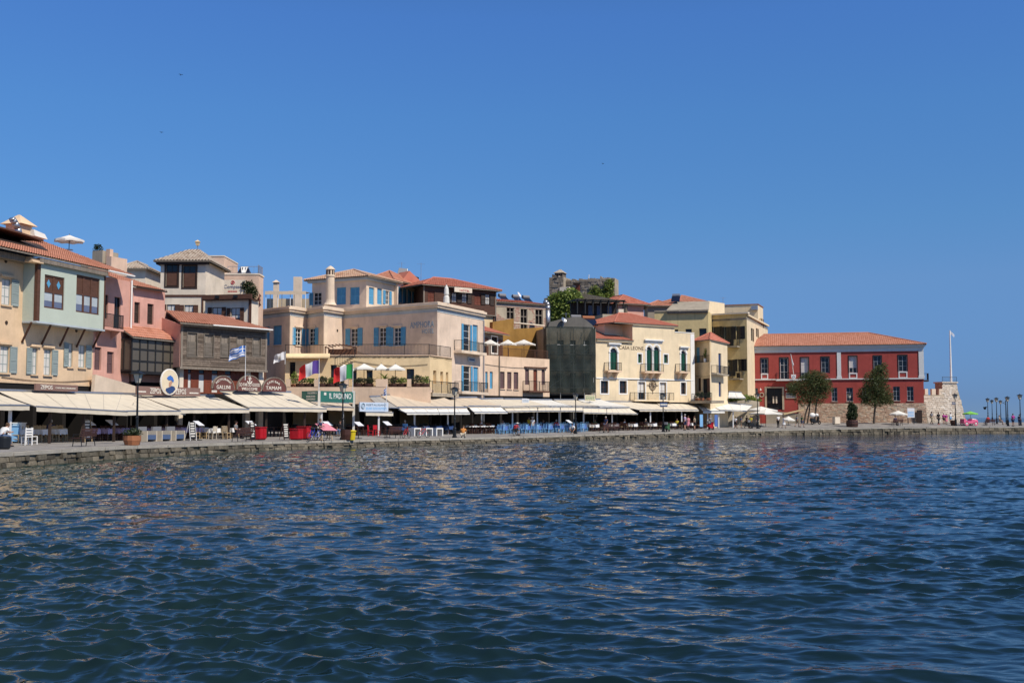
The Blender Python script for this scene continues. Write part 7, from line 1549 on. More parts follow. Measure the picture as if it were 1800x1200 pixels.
# ---- cafe furniture
def make_chair(label, frame, m, style='ladder', group=None, seat=None):
    t = thing('cafe_chair', label, 'chair', frame, group); w, d = .42, .42; seat = seat or m
    MB().box(-w/2, w/2, -d/2, d/2, .43, .47).build('seat', M_[seat], t)
    for x in (-1, 1):
        MB().box(x * w/2 - .025 + (-.02 * x), x * w/2 + .025 - .02 * x, -d/2, -d/2 + .045, 0, .43).build('leg', M_[m], t)
        MB().hexa([(x*(w/2-.02) - .025, d/2 - .045, 0), (x*(w/2-.02) + .025, d/2 - .045, 0), (x*(w/2-.02) + .025, d/2, 0), (x*(w/2-.02) - .025, d/2, 0)], [(x*(w/2-.02) - .022, d/2 + .03, .95), (x*(w/2-.02) + .022, d/2 + .03, .95), (x*(w/2-.02) + .022, d/2 + .07, .95), (x*(w/2-.02) - .022, d/2 + .07, .95)]).build('leg', M_[m], t)
    mb = MB()
    if style == 'ladder':
        for z in (.58, .72, .87): mb.box(-w/2 + .03, w/2 - .03, d/2 + (z - .45) * .12, d/2 + (z - .45) * .12 + .02, z - .035, z + .035)
    elif style == 'oval':
        pts = [(.19 * math.cos(2*math.pi*i/14), .76 + .2 * math.sin(2*math.pi*i/14)) for i in range(14)]; mb.prism(pts, d/2 + .01, d/2 + .05)
    else: mb.box(-w/2 + .03, w/2 - .03, d/2 + .02, d/2 + .05, .56, .93)
    mb.build('backrest', M_[m], t); MB().box(-w/2 + .03, w/2 - .03, -d/2 + .01, -d/2 + .03, .2, .23).box(-w/2 + .02, -w/2 + .04, -d/2 + .05, d/2 - .05, .16, .19).box(w/2 - .04, w/2 - .02, -d/2 + .05, d/2 - .05, .16, .19).build('stretcher', M_[m], t)
    return freeze(t)
def make_table(label, frame, m, cloth=None, w=.85, d=.8, group=None, drop=.3):
    t = thing('cafe_table', label, 'table', frame, group); MB().box(-w/2, w/2, -d/2, d/2, .7, .74).build('table_top', M_[m], t)
    for x in (-1, 1):
        for y in (-1, 1): MB().box(x*(w/2-.06) - .03, x*(w/2-.06) + .03, y*(d/2-.06) - .03, y*(d/2-.06) + .03, 0, .7).build('leg', M_[m], t)
    if cloth:
        e = .02; mb = MB().box(-w/2 - e, w/2 + e, -d/2 - e, d/2 + e, .742, .755); a, b = w/2 + e, d/2 + e
        for p, q in (((-a, -b), (a, -b)), ((a, -b), (a, b)), ((a, b), (-a, b)), ((-a, b), (-a, -b))):
            n = 6; out = Vector((q[1] - p[1], p[0] - q[0], 0)).normalized()
            for i in range(n):
                s0, s1 = i / n, (i + 1) / n; A, B = Vector((p[0] + (q[0]-p[0])*s0, p[1] + (q[1]-p[1])*s0, .742)), Vector((p[0] + (q[0]-p[0])*s1, p[1] + (q[1]-p[1])*s1, .742)); k0, k1 = .03 * math.sin(i * 2.1), .03 * math.sin((i + 1) * 2.1)
                mb.quad(A, B, B + Vector((0, 0, -drop - k1)) - out * (.02 + k1) * -1, A + Vector((0, 0, -drop - k0)) - out * (.02 + k0) * -1)
        mb.build('tablecloth_skirt', M_[cloth], t)
    return freeze(t)
def og(u, off, rot=0.0):
    """ground frame at a photo column, OFF metres inland"""
    p = P(u, VE, Yoff(u, off)); p.z = gz(p.x, p.y); return at(p, yaw_at(p.x, p.y) + rot)
def chairs(label, group, spots, m, style, seat=None):
    first = None
    for u, off, rot in spots:
        f = og(u, off, rot)
        if first is None: first = make_chair(label, f, m, style, group, seat)
        else: dup(first, f)
def tables(label, group, spots, m, cloth, **kw):
    first = None
    for u, off in spots:
        f = og(u, off, .05)
        if first is None: first = make_table(label, f, m, cloth, group=group, **kw)
        else: dup(first, f)
rc = random.Random(11)
# blue taverna between the third and fourth lamps
sp = []; tb = []
for row, off in enumerate((4.3, 5.9, 7.5)):
    u = 876 + row * 3
    while u < 1034:
        tb.append((u + 6, off)); sp += [(u - .5, off - .05, -math.pi / 2 + rc.uniform(-.2, .2)), (u + 12.5, off + .05, math.pi / 2 + rc.uniform(-.2, .2))]
        if row == 0: sp.append((u + 6, off - .62, math.pi + rc.uniform(-.3, .3)))
        u += 20
chairs('sky blue wooden ladder back chair in the blue and white taverna', 'blue chairs of the taverna', sp, 'blue_paint', 'ladder')
tables('taverna table with a blue cloth and pale top among the blue chairs', 'blue clothed tables of the taverna', tb[:8], 'blue_paint', 'c_blue', drop=.4); tables('taverna table with a white cloth among the blue chairs', 'white clothed tables of the taverna', tb[8:], 'blue_paint', 'c_white')
sp = [(u + k, off, r) for off in (4.6, 6.4) for u in range(1040, 1230, 17) for k, r in ((0, -1.5), (9, 1.5))]
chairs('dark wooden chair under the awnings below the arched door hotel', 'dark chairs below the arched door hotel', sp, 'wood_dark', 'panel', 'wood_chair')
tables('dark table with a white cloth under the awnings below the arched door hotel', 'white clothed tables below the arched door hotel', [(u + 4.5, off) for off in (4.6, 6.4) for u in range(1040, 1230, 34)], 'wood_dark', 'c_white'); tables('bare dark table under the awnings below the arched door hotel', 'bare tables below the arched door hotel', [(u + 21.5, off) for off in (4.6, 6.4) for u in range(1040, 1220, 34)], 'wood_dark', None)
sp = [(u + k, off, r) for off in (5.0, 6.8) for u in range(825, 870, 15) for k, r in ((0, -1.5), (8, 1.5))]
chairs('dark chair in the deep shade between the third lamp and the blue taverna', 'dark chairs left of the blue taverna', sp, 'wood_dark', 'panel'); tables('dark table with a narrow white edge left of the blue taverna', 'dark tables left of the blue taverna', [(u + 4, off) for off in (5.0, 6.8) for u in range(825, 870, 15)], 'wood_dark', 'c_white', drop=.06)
sp = [(u + k, off, r) for off in (6.6, 8.2) for u in range(40, 125, 30) for k, r in ((-9, -1.5), (11, 1.5))]
chairs('pale wooden chair at the white clothed tables left of the menu stands', 'pale chairs under the long left awning', sp, 'wood_chair', 'oval'); tables('table with a pale blue white cloth left of the menu stands', 'white clothed tables under the long left awning', [(u + 1, off) for off in (6.6, 8.2) for u in range(40, 125, 30)], 'wood_chair', 'c_white')
chairs('white painted chair beside the white cabinet at the far left', 'white chairs beside the white cabinet', [(48, 4.4, 2.6), (57, 4.6, 1.4)], 'white', 'ladder')
chairs('pale green oval backed chair in front of a white cloth', 'green oval backed chairs', [(374, 4.3, math.pi), (391, 4.8, -1.4)], 'c_beige', 'oval'); chairs('pale wood ladder back chair left of the red counter', 'pale ladder chairs by the red counter', [(399, 4.3, 1.7), (362, 5.6, .2), (345, 5.6, .1)], 'wood_chair', 'ladder')
tables('white clothed table behind the oval backed chairs', 'white tables by the oval backed chairs', [(373, 5.4), (408, 5.6), (352, 6.8)], 'wood_chair', 'c_white')
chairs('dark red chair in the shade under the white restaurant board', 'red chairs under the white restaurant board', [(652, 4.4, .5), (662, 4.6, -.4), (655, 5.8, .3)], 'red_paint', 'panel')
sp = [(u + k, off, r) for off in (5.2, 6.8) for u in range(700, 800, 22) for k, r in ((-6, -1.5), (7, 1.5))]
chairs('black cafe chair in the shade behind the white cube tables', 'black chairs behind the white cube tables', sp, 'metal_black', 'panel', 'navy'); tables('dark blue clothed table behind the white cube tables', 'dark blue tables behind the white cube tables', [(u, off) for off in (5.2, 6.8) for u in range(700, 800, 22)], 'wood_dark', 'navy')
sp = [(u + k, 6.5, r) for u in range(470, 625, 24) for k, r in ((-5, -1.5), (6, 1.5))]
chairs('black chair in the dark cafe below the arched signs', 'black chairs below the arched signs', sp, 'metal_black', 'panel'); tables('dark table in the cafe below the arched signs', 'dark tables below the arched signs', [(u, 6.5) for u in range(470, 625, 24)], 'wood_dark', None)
def wicker_sofa(label, f, first=None, group='grey wicker armchairs'):
    if first is not None: return dup(first, f)
    t = thing('armchair', label, 'armchair', f, group); MB().box(-.5, .5, -.4, .4, .12, .42).build('seat', M_['c_denim'], t); MB().box(-.5, .5, .3, .45, .42, .95).build('backrest', M_['c_grey'], t)
    for x in (-.6, .5): MB().box(x, x + .1, -.42, .42, 0, .68).build('arm', M_['c_beige'], t)
    return freeze(t)
s0 = None
for u in (258, 284, 308): s0 = wicker_sofa('low grey armchair with pale sides facing the water, behind the first lamp', og(u, 4.2, math.pi * 0), s0) or s0
t0 = None
for u in (729, 750, 768):
    f = gp(u, 766, -.2)
    if t0 is None:
        t0 = thing('cube_table', 'white open cube table at the quay edge behind the red bicycles', 'table', f, 'white cube tables'); MB().box(-.4, .4, -.4, .4, .62, .72).build('table_top', M_['white'], t0); MB().box(-.4, -.3, -.4, .4, 0, .62).build('side_panel', M_['white'], t0); MB().box(.3, .4, -.4, .4, 0, .62).build('side_panel', M_['white'], t0); freeze(t0)
    else: dup(t0, f)
# ---- benches
def make_bench(label, frame, m='wood_dark'):
    t = thing('park_bench', label, 'bench', frame, 'benches along the quay')
    for i in range(4): MB().box(-.85, .85, -.24 + i * .12, -.14 + i * .12, .43, .465).build('slat', M_[m], t)
    for i in range(4): MB().box(-.85, .85, .25 + i * .03, .28 + i * .03, .54 + i * .11, .63 + i * .11).build('slat', M_[m], t)
    for x in (-.7, .7): MB().tube([(x, -.26, 0), (x, -.2, .42), (x, .22, .42), (x, .36, .96)], .025, 5).tube([(x, .28, 0), (x, .22, .42)], .025, 5).tube([(x, -.24, .42), (x, -.22, .64), (x, .26, .64)], .02, 5).build('leg', M_['metal_black'], t)
    return freeze(t)
b0 = None
for u, v, l in ((147, 784, 'dark slatted bench on the quay edge in front of the menu stands'), (425, 776, 'dark slatted bench in front of the red counter'), (690, 770, 'reddish bench at the quay edge left of the red bicycles'), (1063, 760.5, 'small dark bench right of the grey haired walker'), (1079, 760, 'second small bench right of the grey haired walker'), (1577, 748, 'brown bench under the white parasol by the stone base'), (1739, 748, 'brown bench on the mole left of the lamp row')):
    f = gp(u, v, math.pi)
    if b0 is None: b0 = make_bench(l, f)
    else: dup(b0, f, l)
# ---- boards, counters, planters, bins
def easel(label, f, w=.6, h=1.0, m='metal_black', frame='wood_chair', lines=6, z0=.12, lm='letter', name='menu_board', tilt=.12):
    t = thing(name, label, 'menu board', f); MB().hexa([(-w/2, -.2, z0), (w/2, -.2, z0), (w/2, -.16, z0), (-w/2, -.16, z0)], [(-w/2, -.2 + tilt, z0 + h), (w/2, -.2 + tilt, z0 + h), (w/2, -.16 + tilt, z0 + h), (-w/2, -.16 + tilt, z0 + h)]).build('board', M_[m], t)
    for x in (-w/2, w/2): MB().tube([(x, -.22, 0), (x, -.2 + tilt, z0 + h + .03)], .025, 4).tube([(x, -.2 + tilt, z0 + h), (x, .25, 0)], .018, 4).build('leg', M_[frame], t)
    mb = MB(); rp = random.Random(len(label))
    for i in range(lines):
        s = 1 - (i + .8) / (lines + .6); y = -.203 + tilt * s; z = z0 + h * s; a = rp.uniform(.1, .2) * w; mb.quad((-w/2 + a, y - .004, z), (w/2 - a * rp.uniform(.7, 1.6), y - .004, z), (w/2 - a * rp.uniform(.7, 1.6), y - .001 + .3 * tilt * h / lines * .5, z + h / lines * .5), (-w/2 + a, y - .001 + .3 * tilt * h / lines * .5, z + h / lines * .5))
    mb.build('chalk_lines', M_[lm], t); return t
easel('black chalk board with white lines behind the first bench', gp(150, 776), .75, 1.2); easel('black chalk board with a pale frame between the armchairs and the oval chairs', gp(335, 774), .8, 1.15, frame='white'); easel('narrow chalk board right of the red counter', gp(500, 773), .6, 1.1, frame='wood_dark'); easel('tall narrow menu shelf left of the red counter', gp(441, 774), .5, 1.2, frame='wood_dark')
def lectern(label, f, m='f_white', w=.7):
    t = thing('menu_stand', label, 'menu stand', f, 'slanted menu stands'); MB().cyl((0, 0, 0), (0, 0, 1.05), .035).build('pole', M_['metal_black'], t); MB().box(-.25, .25, -.2, .2, 0, .04).build('foot', M_['metal_black'], t)
    MB().hexa([(-w/2, -.28, 1.0), (w/2, -.28, 1.0), (w/2, .22, 1.32), (-w/2, .22, 1.32)], [(-w/2, -.3, 1.03), (w/2, -.3, 1.03), (w/2, .2, 1.35), (-w/2, .2, 1.35)]).build('menu_page', M_[m], t); return t
for u, v, m, l in ((155, 776, 'c_lilac', 'left slanted menu stand with a pale violet page under the long awning'), (195, 775, 'c_lilac', 'right slanted menu stand with a pale violet page under the long awning'), (348, 774, 'c_pink', 'menu stand with a pink and white page above the chalk board'), (440, 772, 'f_white', 'white slanted menu stand above the red counter'), (575, 771, 'f_white', 'white menu page on a stand above the pink cloth'), (630, 771, 'f_white', 'white menu page on a stand right of the green sign post'), (680, 769, 'c_beige', 'pale green menu page on a stand in front of the brown wall'), (1000, 760, 'f_white', 'thin white menu page on a stand among the blue chairs')): lectern(l, gp(u, v - .5))
def cabinet(label, f, w, d, h, m, name='counter', doors=2):
    t = thing(name, label, 'counter', f); MB().box(-w/2, w/2, -d/2, d/2, .08, h - .05).build('body', M_[m], t); MB().box(-w/2 - .04, w/2 + .04, -d/2 - .04, d/2 + .04, h - .05, h).build('top', M_[m], t); MB().box(-w/2 + .05, w/2 - .05, -d/2 + .05, d/2 - .05, 0, .08).build('plinth', M_['metal_black'], t)
    for i in range(doors): a, b = -w/2 + w * i / doors + .04, -w/2 + w * (i + 1) / doors - .04; MB().box(a, b, -d/2 - .025, -d/2 - .001, .14, h - .12).build('door', M_[m], t)
    return t
cabinet('bright red counter left of the narrow chalk board', gp(455, 773, .2), .95, .7, .95, 'red_paint'); cabinet('bright red counter right of the narrow chalk board', gp(521, 773, .2), .8, .7, .85, 'red_paint'); cabinet('dark red bar front beside the blue bicycle', gp(534, 772, .2), .7, .8, 1.0, 'red_paint', doors=1)
cabinet('white cabinet with teal side at the far left', gp(33, 777.5, .3), .75, .5, 1.15, 'white', doors=1); cabinet('narrow teal cabinet left of the white cabinet', gp(25, 778, .3), .35, .45, 1.0, 'c_sky', doors=1)
f = gp(572, 774); t = thing('display_table', 'pink cloth covered display table on wooden trestles behind the blue bicycle', 'table', f)
MB().hexa([(-.75, -.45, .75), (.85, -.45, .72), (.6, .4, 1.25), (-.75, .4, 1.25)], [(-.75, -.46, .78), (.85, -.46, .75), (.6, .4, 1.28), (-.75, .4, 1.28)]).build('cloth', M_['c_pink'], t)
for x in (-.5, .6): MB().tube([(x - .15, -.3, 0), (x, 0, .9)], .03, 4).tube([(x + .15, .3, 0), (x, 0, .9)], .03, 4).build('leg', M_['wood_chair'], t)
def planter(label, f, r=.38, h=.6, m='terracotta', fol=None, fh=.5, n=260, seed=1, name='planter', r2=None, ls=.09):
    t = thing(name, label, 'planter', f); MB().lathe([(r * .8, 0), (r2 or r, h * .5), (r, h), (r * .88, h), (r * .82, h * .9)], 12).build('pot', M_[m], t)
    if fol: mb = MB(); leaves(mb, [(0, 0, h + fh * .5, r * 1.15, r * 1.15, fh * .6), (r * .2, 0, h + fh * .85, r * .8, r * .8, fh * .4)], n, ls, random.Random(seed)); mb.build('foliage', M_[fol], t)
    return t
planter('round rust brown planter beside the foot of the first street lamp', gp(232, 782), .5, .55, 'terracotta', 'leaf_dark', .35); planter('dark wooden barrel bin left of the yellow bin', gp(608, 773), .42, .8, 'wood_dark')
f = gp(618, 774); t = thing('waste_bin', 'yellow plastic waste bin at the quay edge', 'bin', f); MB().lathe([(.26, 0), (.33, .62), (.35, .65)], 14).build('bin_body', M_['yellow_plastic'], t); MB().lathe([(.37, .655), (.37, .72), (.2, .78)], 14).build('lid', M_['yellow_plastic'], t)
f = gp(7, 789); t = thing('litter_bin', 'black rounded bin at the left picture edge', 'bin', f); MB().lathe([(.24, 0), (.3, .06), (.32, .55), (.26, .62), (.05, .64)], 14).build('bin_body', M_['metal_black'], t)
planter('brown wooden barrel beside the bastion street lamp', gp(1676, 747.5), .42, .75, 'wood_dark')
f = gp(1498, 750); t = thing('potted_bush', 'dark upright bush in a reddish barrel at the quay edge', 'plant', f); MB().lathe([(.78, 0), (.85, .5), (.78, .95), (.7, .95), (.66, .85)], 14).build('barrel', M_['wood_dark'], t); MB().torus((0, 0, .3), .84, .025, 16, 4, ax='z').torus((0, 0, .7), .83, .025, 16, 4, ax='z').build('hoops', M_['metal_black'], t)
mb = MB(); leaves(mb, [(0, 0, 1.6, .85, .85, .9), (.1, 0, 2.5, .75, .75, .75), (-.05, 0, 3.0, .5, .5, .5)], 2600, .12, random.Random(3)); mb.build('foliage', M_['leaf_dark'], t)
f = gp(1470, 746); cabinet('cream box stand left of the potted bush', f, .95, .6, 1.15, 'offwhite', doors=1)
planter('potted shrub at the left end of the lower yellow terrace', FT0.sub(S(FT0, 517, .8), .8, zt2), .35, .4, 'terracotta', 'leaf_ivy', 1.0, 420, 2)
for k, (u, l, m, hgt) in enumerate(((530, 'dense green shrub behind the purple white red flag', 'leaf_dark', .7), (545, 'reddish planter shrub beside the pier left of the lamp', 'leaf_ivy', .45), (566, 'leafy planter right of the flag pole on the lower terrace', 'leaf_dark', .6), (583, 'low green planter behind the red white green flag', 'leaf_ivy', .5), (598, 'dark planter left of the pier by the flag', 'leaf_dark', .6), (630, 'dark planter shrub under the second terrace parasol', 'leaf_dark', .5), (648, 'dark planter right of the second terrace parasol', 'leaf_dark', .55), (692, 'planter below the rightmost terrace parasol', 'leaf_dark', .6), (706, 'planter beside the terrace door', 'leaf_ivy', .5), (733, 'bushy planter right of the terrace door', 'leaf_dark', .75), (746, 'last planter at the right end of the lower terrace', 'leaf_ivy', .6))):
    planter(l, FT0.sub(S(FT0, u, .7), .75, zt2), .5, .45, 'wood_dark', m, hgt, 330, 20 + k)
f = FT0.sub(S(FT0, 676, 1.2), 1.2, zt2); t = thing('potted_palm', 'small palm between two white parasols on the lower terrace', 'palm', f); MB().lathe([(.25, 0), (.32, .4), (.28, .4)], 10).build('pot', M_['terracotta'], t); MB().tube([(0, 0, .35), (.05, 0, .9)], [.09, .06], 6).build('trunk', M_['trunk'], t)
mb = MB(); rp = random.Random(9)
for i in range(16):
    a = 2 * math.pi * i / 16 + rp.uniform(-.2, .2); e = rp.uniform(.3, 1.1); d = Vector((math.cos(a) * math.cos(e), math.sin(a) * math.cos(e), math.sin(e))); p = Vector((.05, 0, .9)); sd = Vector((-math.sin(a), math.cos(a), 0))
    for k in range(5): q = p + d * .26; d = (d + Vector((0, 0, -.28))).normalized(); w0, w1 = .09 - k * .015, .075 - k * .015; mb.quad(p - sd * w0, p + sd * w0, q + sd * w1, q - sd * w1); p = q
mb.build('fronds', M_['leaf_ivy'], t)
# ---- bicycles and scooters
def make_bike(label, f, m):
    t = thing('bicycle', label, 'bicycle', f)
    for x in (-.52, .52): w_ = MB().torus((x, 0, .33), .31, .022, 18, 5).build('wheel', M_['rubber'], t); mb = MB(); [mb.cyl((x, 0, .33), (x + .3 * math.cos(k * math.pi / 4), 0, .33 + .3 * math.sin(k * math.pi / 4)), .006, n=3) for k in range(8)]; mb.build('spokes', M_['metal_grey'], w_)
    MB().tube([(-.52, 0, .33), (-.1, 0, .3), (.3, 0, .75), (-.2, 0, .72), (-.1, 0, .3)], .022, 6).tube([(-.52, 0, .33), (-.2, 0, .72), (-.24, 0, .9)], .02, 6).tube([(.3, 0, .75), (.52, 0, .33)], .02, 6).tube([(.3, 0, .75), (.26, 0, .95)], .018, 6).build('frame', M_[m], t)
    MB().tube([(.3, -.28, 1.0), (.27, -.1, .96), (.27, .1, .96), (.3, .28, 1.0)], .015, 5).build('handlebar', M_['metal_grey'], t); MB().hexa([(-.38, -.08, .89), (-.1, -.03, .9), (-.1, .03, .9), (-.38, .08, .89)], [(-.38, -.07, .95), (-.1, -.02, .93), (-.1, .02, .93), (-.38, .07, .95)]).build('saddle', M_['rubber'], t); MB().torus((-.1, 0, .3), .09, .012, 12, 4).box(-.14, -.06, -.12, .12, .2, .22).build('crank', M_['metal_grey'], t)
    return freeze(t)
make_bike('blue bicycle parked in front of the pink cloth table, left one', gp(549, 776, .15), 'bike_blue'); make_bike('blue bicycle parked in front of the pink cloth table, right one', gp(562, 776, -.1), 'bike_blue'); make_bike('red bicycle between the reddish bench and the cube tables', gp(714, 770, .2), 'bike_red'); make_bike('red bicycle in front of the middle cube table', gp(744, 769, -.15), 'bike_red'); make_bike('black bicycle with the red shirted rider seated on it', gp(908, 766, .1), 'metal_black')
def scooter(label, f, m, top=None):
    t = thing('scooter', label, 'scooter', f)
    for x in (-.6, .62): MB().torus((x, 0, .24), .18, .065, 16, 6).build('wheel', M_['rubber'], t)
    MB().prism([(-.85, .42), (-.5, .3), (-.2, .24), (.2, .22), (.34, .34), (.5, .95), (.42, 1.0), (.2, .38), (-.1, .4), (-.15, .68), (-.85, .72)], -.16, .16).build('body', M_[m], t); MB().hexa([(-.8, -.15, .72), (-.12, -.12, .7), (-.12, .12, .7), (-.8, .15, .72)], [(-.78, -.13, .84), (-.14, -.1, .78), (-.14, .1, .78), (-.78, .13, .84)]).build('seat', M_['rubber'], t)
    MB().tube([(.62, 0, .24), (.45, 0, .98), (.42, 0, 1.05)], .03, 6).tube([(.36, -.32, 1.08), (.42, 0, 1.04), (.36, .32, 1.08)], .02, 5).build('fork', M_['metal_black'], t); MB().ball((.5, 0, .93), .1, .09, .09, 8, 6).build('headlight', M_['lamp_glass'], t)
    if top: MB().ball((-.55, 0, 1.18), .42, .3, .3, 10, 8).build('cover_dome', M_[top], t); MB().ball((.2, 0, 1.2), .25, .2, .2, 8, 6).build('helmet', M_[top], t)
    else: MB().box(-1.05, -.7, -.16, .16, .86, 1.16).build('top_box', M_['c_grey'], t)
    return t
scooter('dark green scooter beside the lamp with the blue sign', gp(1174, 758.5, .3), 'c_green'); scooter('red scooter in front of the hanging blue towels', gp(1250, 755.5, .2), 'red_paint'); scooter('dark scooter at the lamp left of the museum door', gp(1327, 753, -.3), 'metal_black'); scooter('black scooter with a large white cover in front of the stone base', gp(1434, 746, .1, 1.15), 'metal_black', 'white')
f = gp(1703, 748); t = thing('pedal_cart', 'bright pink cart with big wheels under the lime green parasol', 'cart', f)
MB().prism([(-1.1, .35), (1.0, .35), (1.25, .6), (1.1, .85), (.2, .95), (.1, .65), (-.7, .65), (-.8, 1.0), (-1.1, 1.0)], -.5, .5).build('body', M_['pink_paint'], t)
for x in (-.7, .8):
    for y in (-.55, .55): w_ = MB().torus((x, y, .34), .28, .07, 16, 6).build('wheel', M_['pink_paint'], t); MB().cyl((x, y - .05, .34), (x, y + .05, .34), .12, n=10).build('hub', M_['white'], w_)
MB().hexa([(.3, -.45, .95), (1.1, -.4, .86), (1.1, .4, .86), (.3, .45, .95)], [(.35, -.4, 1.05), (1.0, -.35, .92), (1.0, .35, .92), (.35, .4, 1.05)]).build('bonnet_cover', M_['white'], t); MB().box(-.65, .05, -.42, .42, .66, .74).build('seat', M_['c_magenta'], t)
# hanging beach towels of the shop
for u, m, l in ((1233, 'c_sky', 'bright blue towel hanging at the shop left of the red scooter'), (1259, 'c_blue', 'blue towel hanging at the shop right of the red scooter')):
    f = gp(u, 754.5); t = thing('hanging_towel', l, 'towel', f); mb = MB()
    for i in range(6): a, b = -.32 + i * .107, -.32 + (i + 1) * .107; k0, k1 = .04 * math.sin(i * 1.6), .04 * math.sin((i + 1) * 1.6); mb.hexa([(a, k0, .35), (b, k1, .35), (b, k1 + .02, .35), (a, k0 + .02, .35)], [(a, k0 * .3, 1.9), (b, k1 * .3, 1.9), (b, k1 * .3 + .02, 1.9), (a, k0 * .3 + .02, 1.9)])
    mb.build('cloth', M_[m], t); MB().cyl((-.4, 0, 1.92), (.4, 0, 1.92), .02, n=5).cyl((.38, 0, 0), (.38, 0, 1.92), .02, n=5).build('rail', M_['metal_grey'], t)
for u0, l in ((1626, 'white information board by the arched doorway of the stone base'),):
    f = gp(1602, 745); t = thing('information_board', 'white information board left of the arched doorway in the stone base', 'board', f); MB().box(-.65, .55, -.05, .05, .95, 2.35).build('panel', M_['f_white'], t); print_lines(t, f, -.55, .45, 1.05, 1.9, 4, M_['c_sky'], -.052); MB().box(-.6, -.5, -.04, .04, 0, .95).build('leg', M_['metal_black'], t); MB().box(.4, .5, -.04, .04, 0, .95).build('leg', M_['metal_black'], t)
# ---- trees
def tamarisk(label, f, blobs, trunks, n, seed, group=None):
    t = thing('tamarisk_tree', label, 'tree', f, group); mb = MB(); rn = random.Random(seed)
    for pts, r0, r1 in trunks: k = len(pts); mb.tube([Vector(p) for p in pts], [r0 + (r1 - r0) * i / (k - 1) for i in range(k)], 7)
    mb.build('trunk', M_['trunk'], t); lb = MB(); blobs = blobs + [(b[0] + rn.uniform(-1, 1) * b[3], b[1], b[2] + rn.uniform(-.8, 1) * b[5], .45, .45, .5) for b in blobs for _ in (0, 1)]; leaves(lb, blobs, n, .22, rn, .1); lb.build('crown', M_['leaf_tam'] , t); return t
def px(f, u, v): Y = f.o.y; return ((u - proj(f.o)[0]) * Y / FPX, CH + (VE - v) * Y / FPX - f.o.z)
f = gp(1425, 745); f = at(f.o, 0); q = lambda u, v, y=0: (px(f, u, v)[0], y, px(f, u, v)[1]); B = lambda u, v, rx, ry, rz, y=0: (*q(u, v, y), rx, ry, rz)
tamarisk('feathery green tree with leaning trunks in front of the museum entrance', f, [B(1400, 683, 1.5, 1.3, 1.2), B(1420, 678, 1.9, 1.5, 1.7), B(1440, 672, 1.9, 1.5, 1.8), B(1452, 683, 1.2, 1.2, 1.5), B(1413, 700, 1.4, 1.2, 1.3), B(1435, 697, 1.6, 1.3, 1.4), B(1430, 660, 1.3, 1.2, .9), B(1391, 680, .8, .8, .7)], [([q(1413, 744), q(1417, 725), q(1424, 706), q(1428, 690)], .14, .07), ([q(1420, 744, .3), q(1424, 722, .3), q(1426, 700, .2), q(1420, 685)], .12, .06), ([q(1432, 744), q(1434, 722), q(1437, 700), q(1445, 685)], .16, .07)], 10000, 4, 'tamarisk trees before the museum')
f = gp(1537, 745); f = at(f.o, 0)
tamarisk('dark feathery tree with one straight trunk in front of the museum', f, [B(1538, 672, 1.7, 1.5, 2.0), B(1550, 660, 1.3, 1.2, 1.6), B(1527, 690, 1.5, 1.3, 1.3), B(1550, 690, 1.8, 1.4, 1.6), B(1540, 705, 1.9, 1.4, .9), B(1560, 700, 1.0, 1.0, 1.0), B(1520, 700, .8, .8, .7), B(1548, 648, .8, .8, .7)], [([q(1536, 744), q(1538, 722), q(1541, 703), q(1544, 685)], .17, .08)], 10500, 5, 'tamarisk trees before the museum')
# vine on the guest house and plants
mb = MB(); xg = lambda u, v: (S(FG, u, -.9, v=v), -.9, H(FG, u, v, -.9)); leaves(mb, [(*xg(431, 500), .5, .4, .5), (*xg(438, 507), .8, .5, .7), (*xg(445, 515), .6, .4, .6), (*xg(447, 528), .35, .3, .8), (*xg(440, 498), .3, .3, .35)], 900, .13, random.Random(8)); mb.build('climbing_vine', M_['leaf_dark'], None, FG, label='dark green vine climbing right of the beige name panel', cat='vine')
MB().hexa([(S(FG, 430, -.9), -.8, H(FG, 440, 535, -.9)), (S(FG, 444, -.9), -.8, H(FG, 440, 535, -.9)), (S(FG, 444, -.9), -.5, H(FG, 440, 535, -.9)), (S(FG, 430, -.9), -.5, H(FG, 440, 535, -.9))], [(S(FG, 429, -.9), -.8, H(FG, 440, 503, -.9)), (S(FG, 440, -.9), -.8, H(FG, 440, 510, -.9)), (S(FG, 440, -.9), -.5, H(FG, 440, 510, -.9)), (S(FG, 429, -.9), -.5, H(FG, 440, 503, -.9))]).build('bamboo_screen', M_['wood_chair'], None, FG, label='bamboo screen behind the climbing vine', cat='screen')
for k, (u, l) in enumerate(((1233, 'potted plant left of the dark door of the narrow yellow house'), (1245, 'potted plant right of the dark door of the narrow yellow house'), (1225, 'potted plant beside the air conditioner of the narrow yellow house'))): planter(l, FU.sub(S(FU, u, -1.2), -1.2, H(FU, 1236, 704, -1.2)), .3, .35, 'terracotta', 'leaf_dark', .7, 200, 40 + k)
fx_ = FU.sub(0, 0); MB().box(-.4, FU.L + 3.2, -2.0, -.05, H(FU, 1236, 706, -1.2) - .2, H(FU, 1236, 704.2, -1.2)).build('roof_deck', M_['rough_grey'], hU, FU)
rl = MB(); z0 = H(FU, 1236, 704.2, -1.2); railing(rl, (FU.L * .6, -1.9, z0), (FU.L + 3.1, -1.9, z0), .95, .14); rl.build('deck_railing', M_['metal_black'], hU, FU)
planter('white flowered plant hanging in the loggia of the narrow yellow house', FU.sub(S(FU, 1238, -.02), .12, lg[2] + .02), .22, .5, 'c_white', 'leaf_ivy', 1.2, 160, 77)
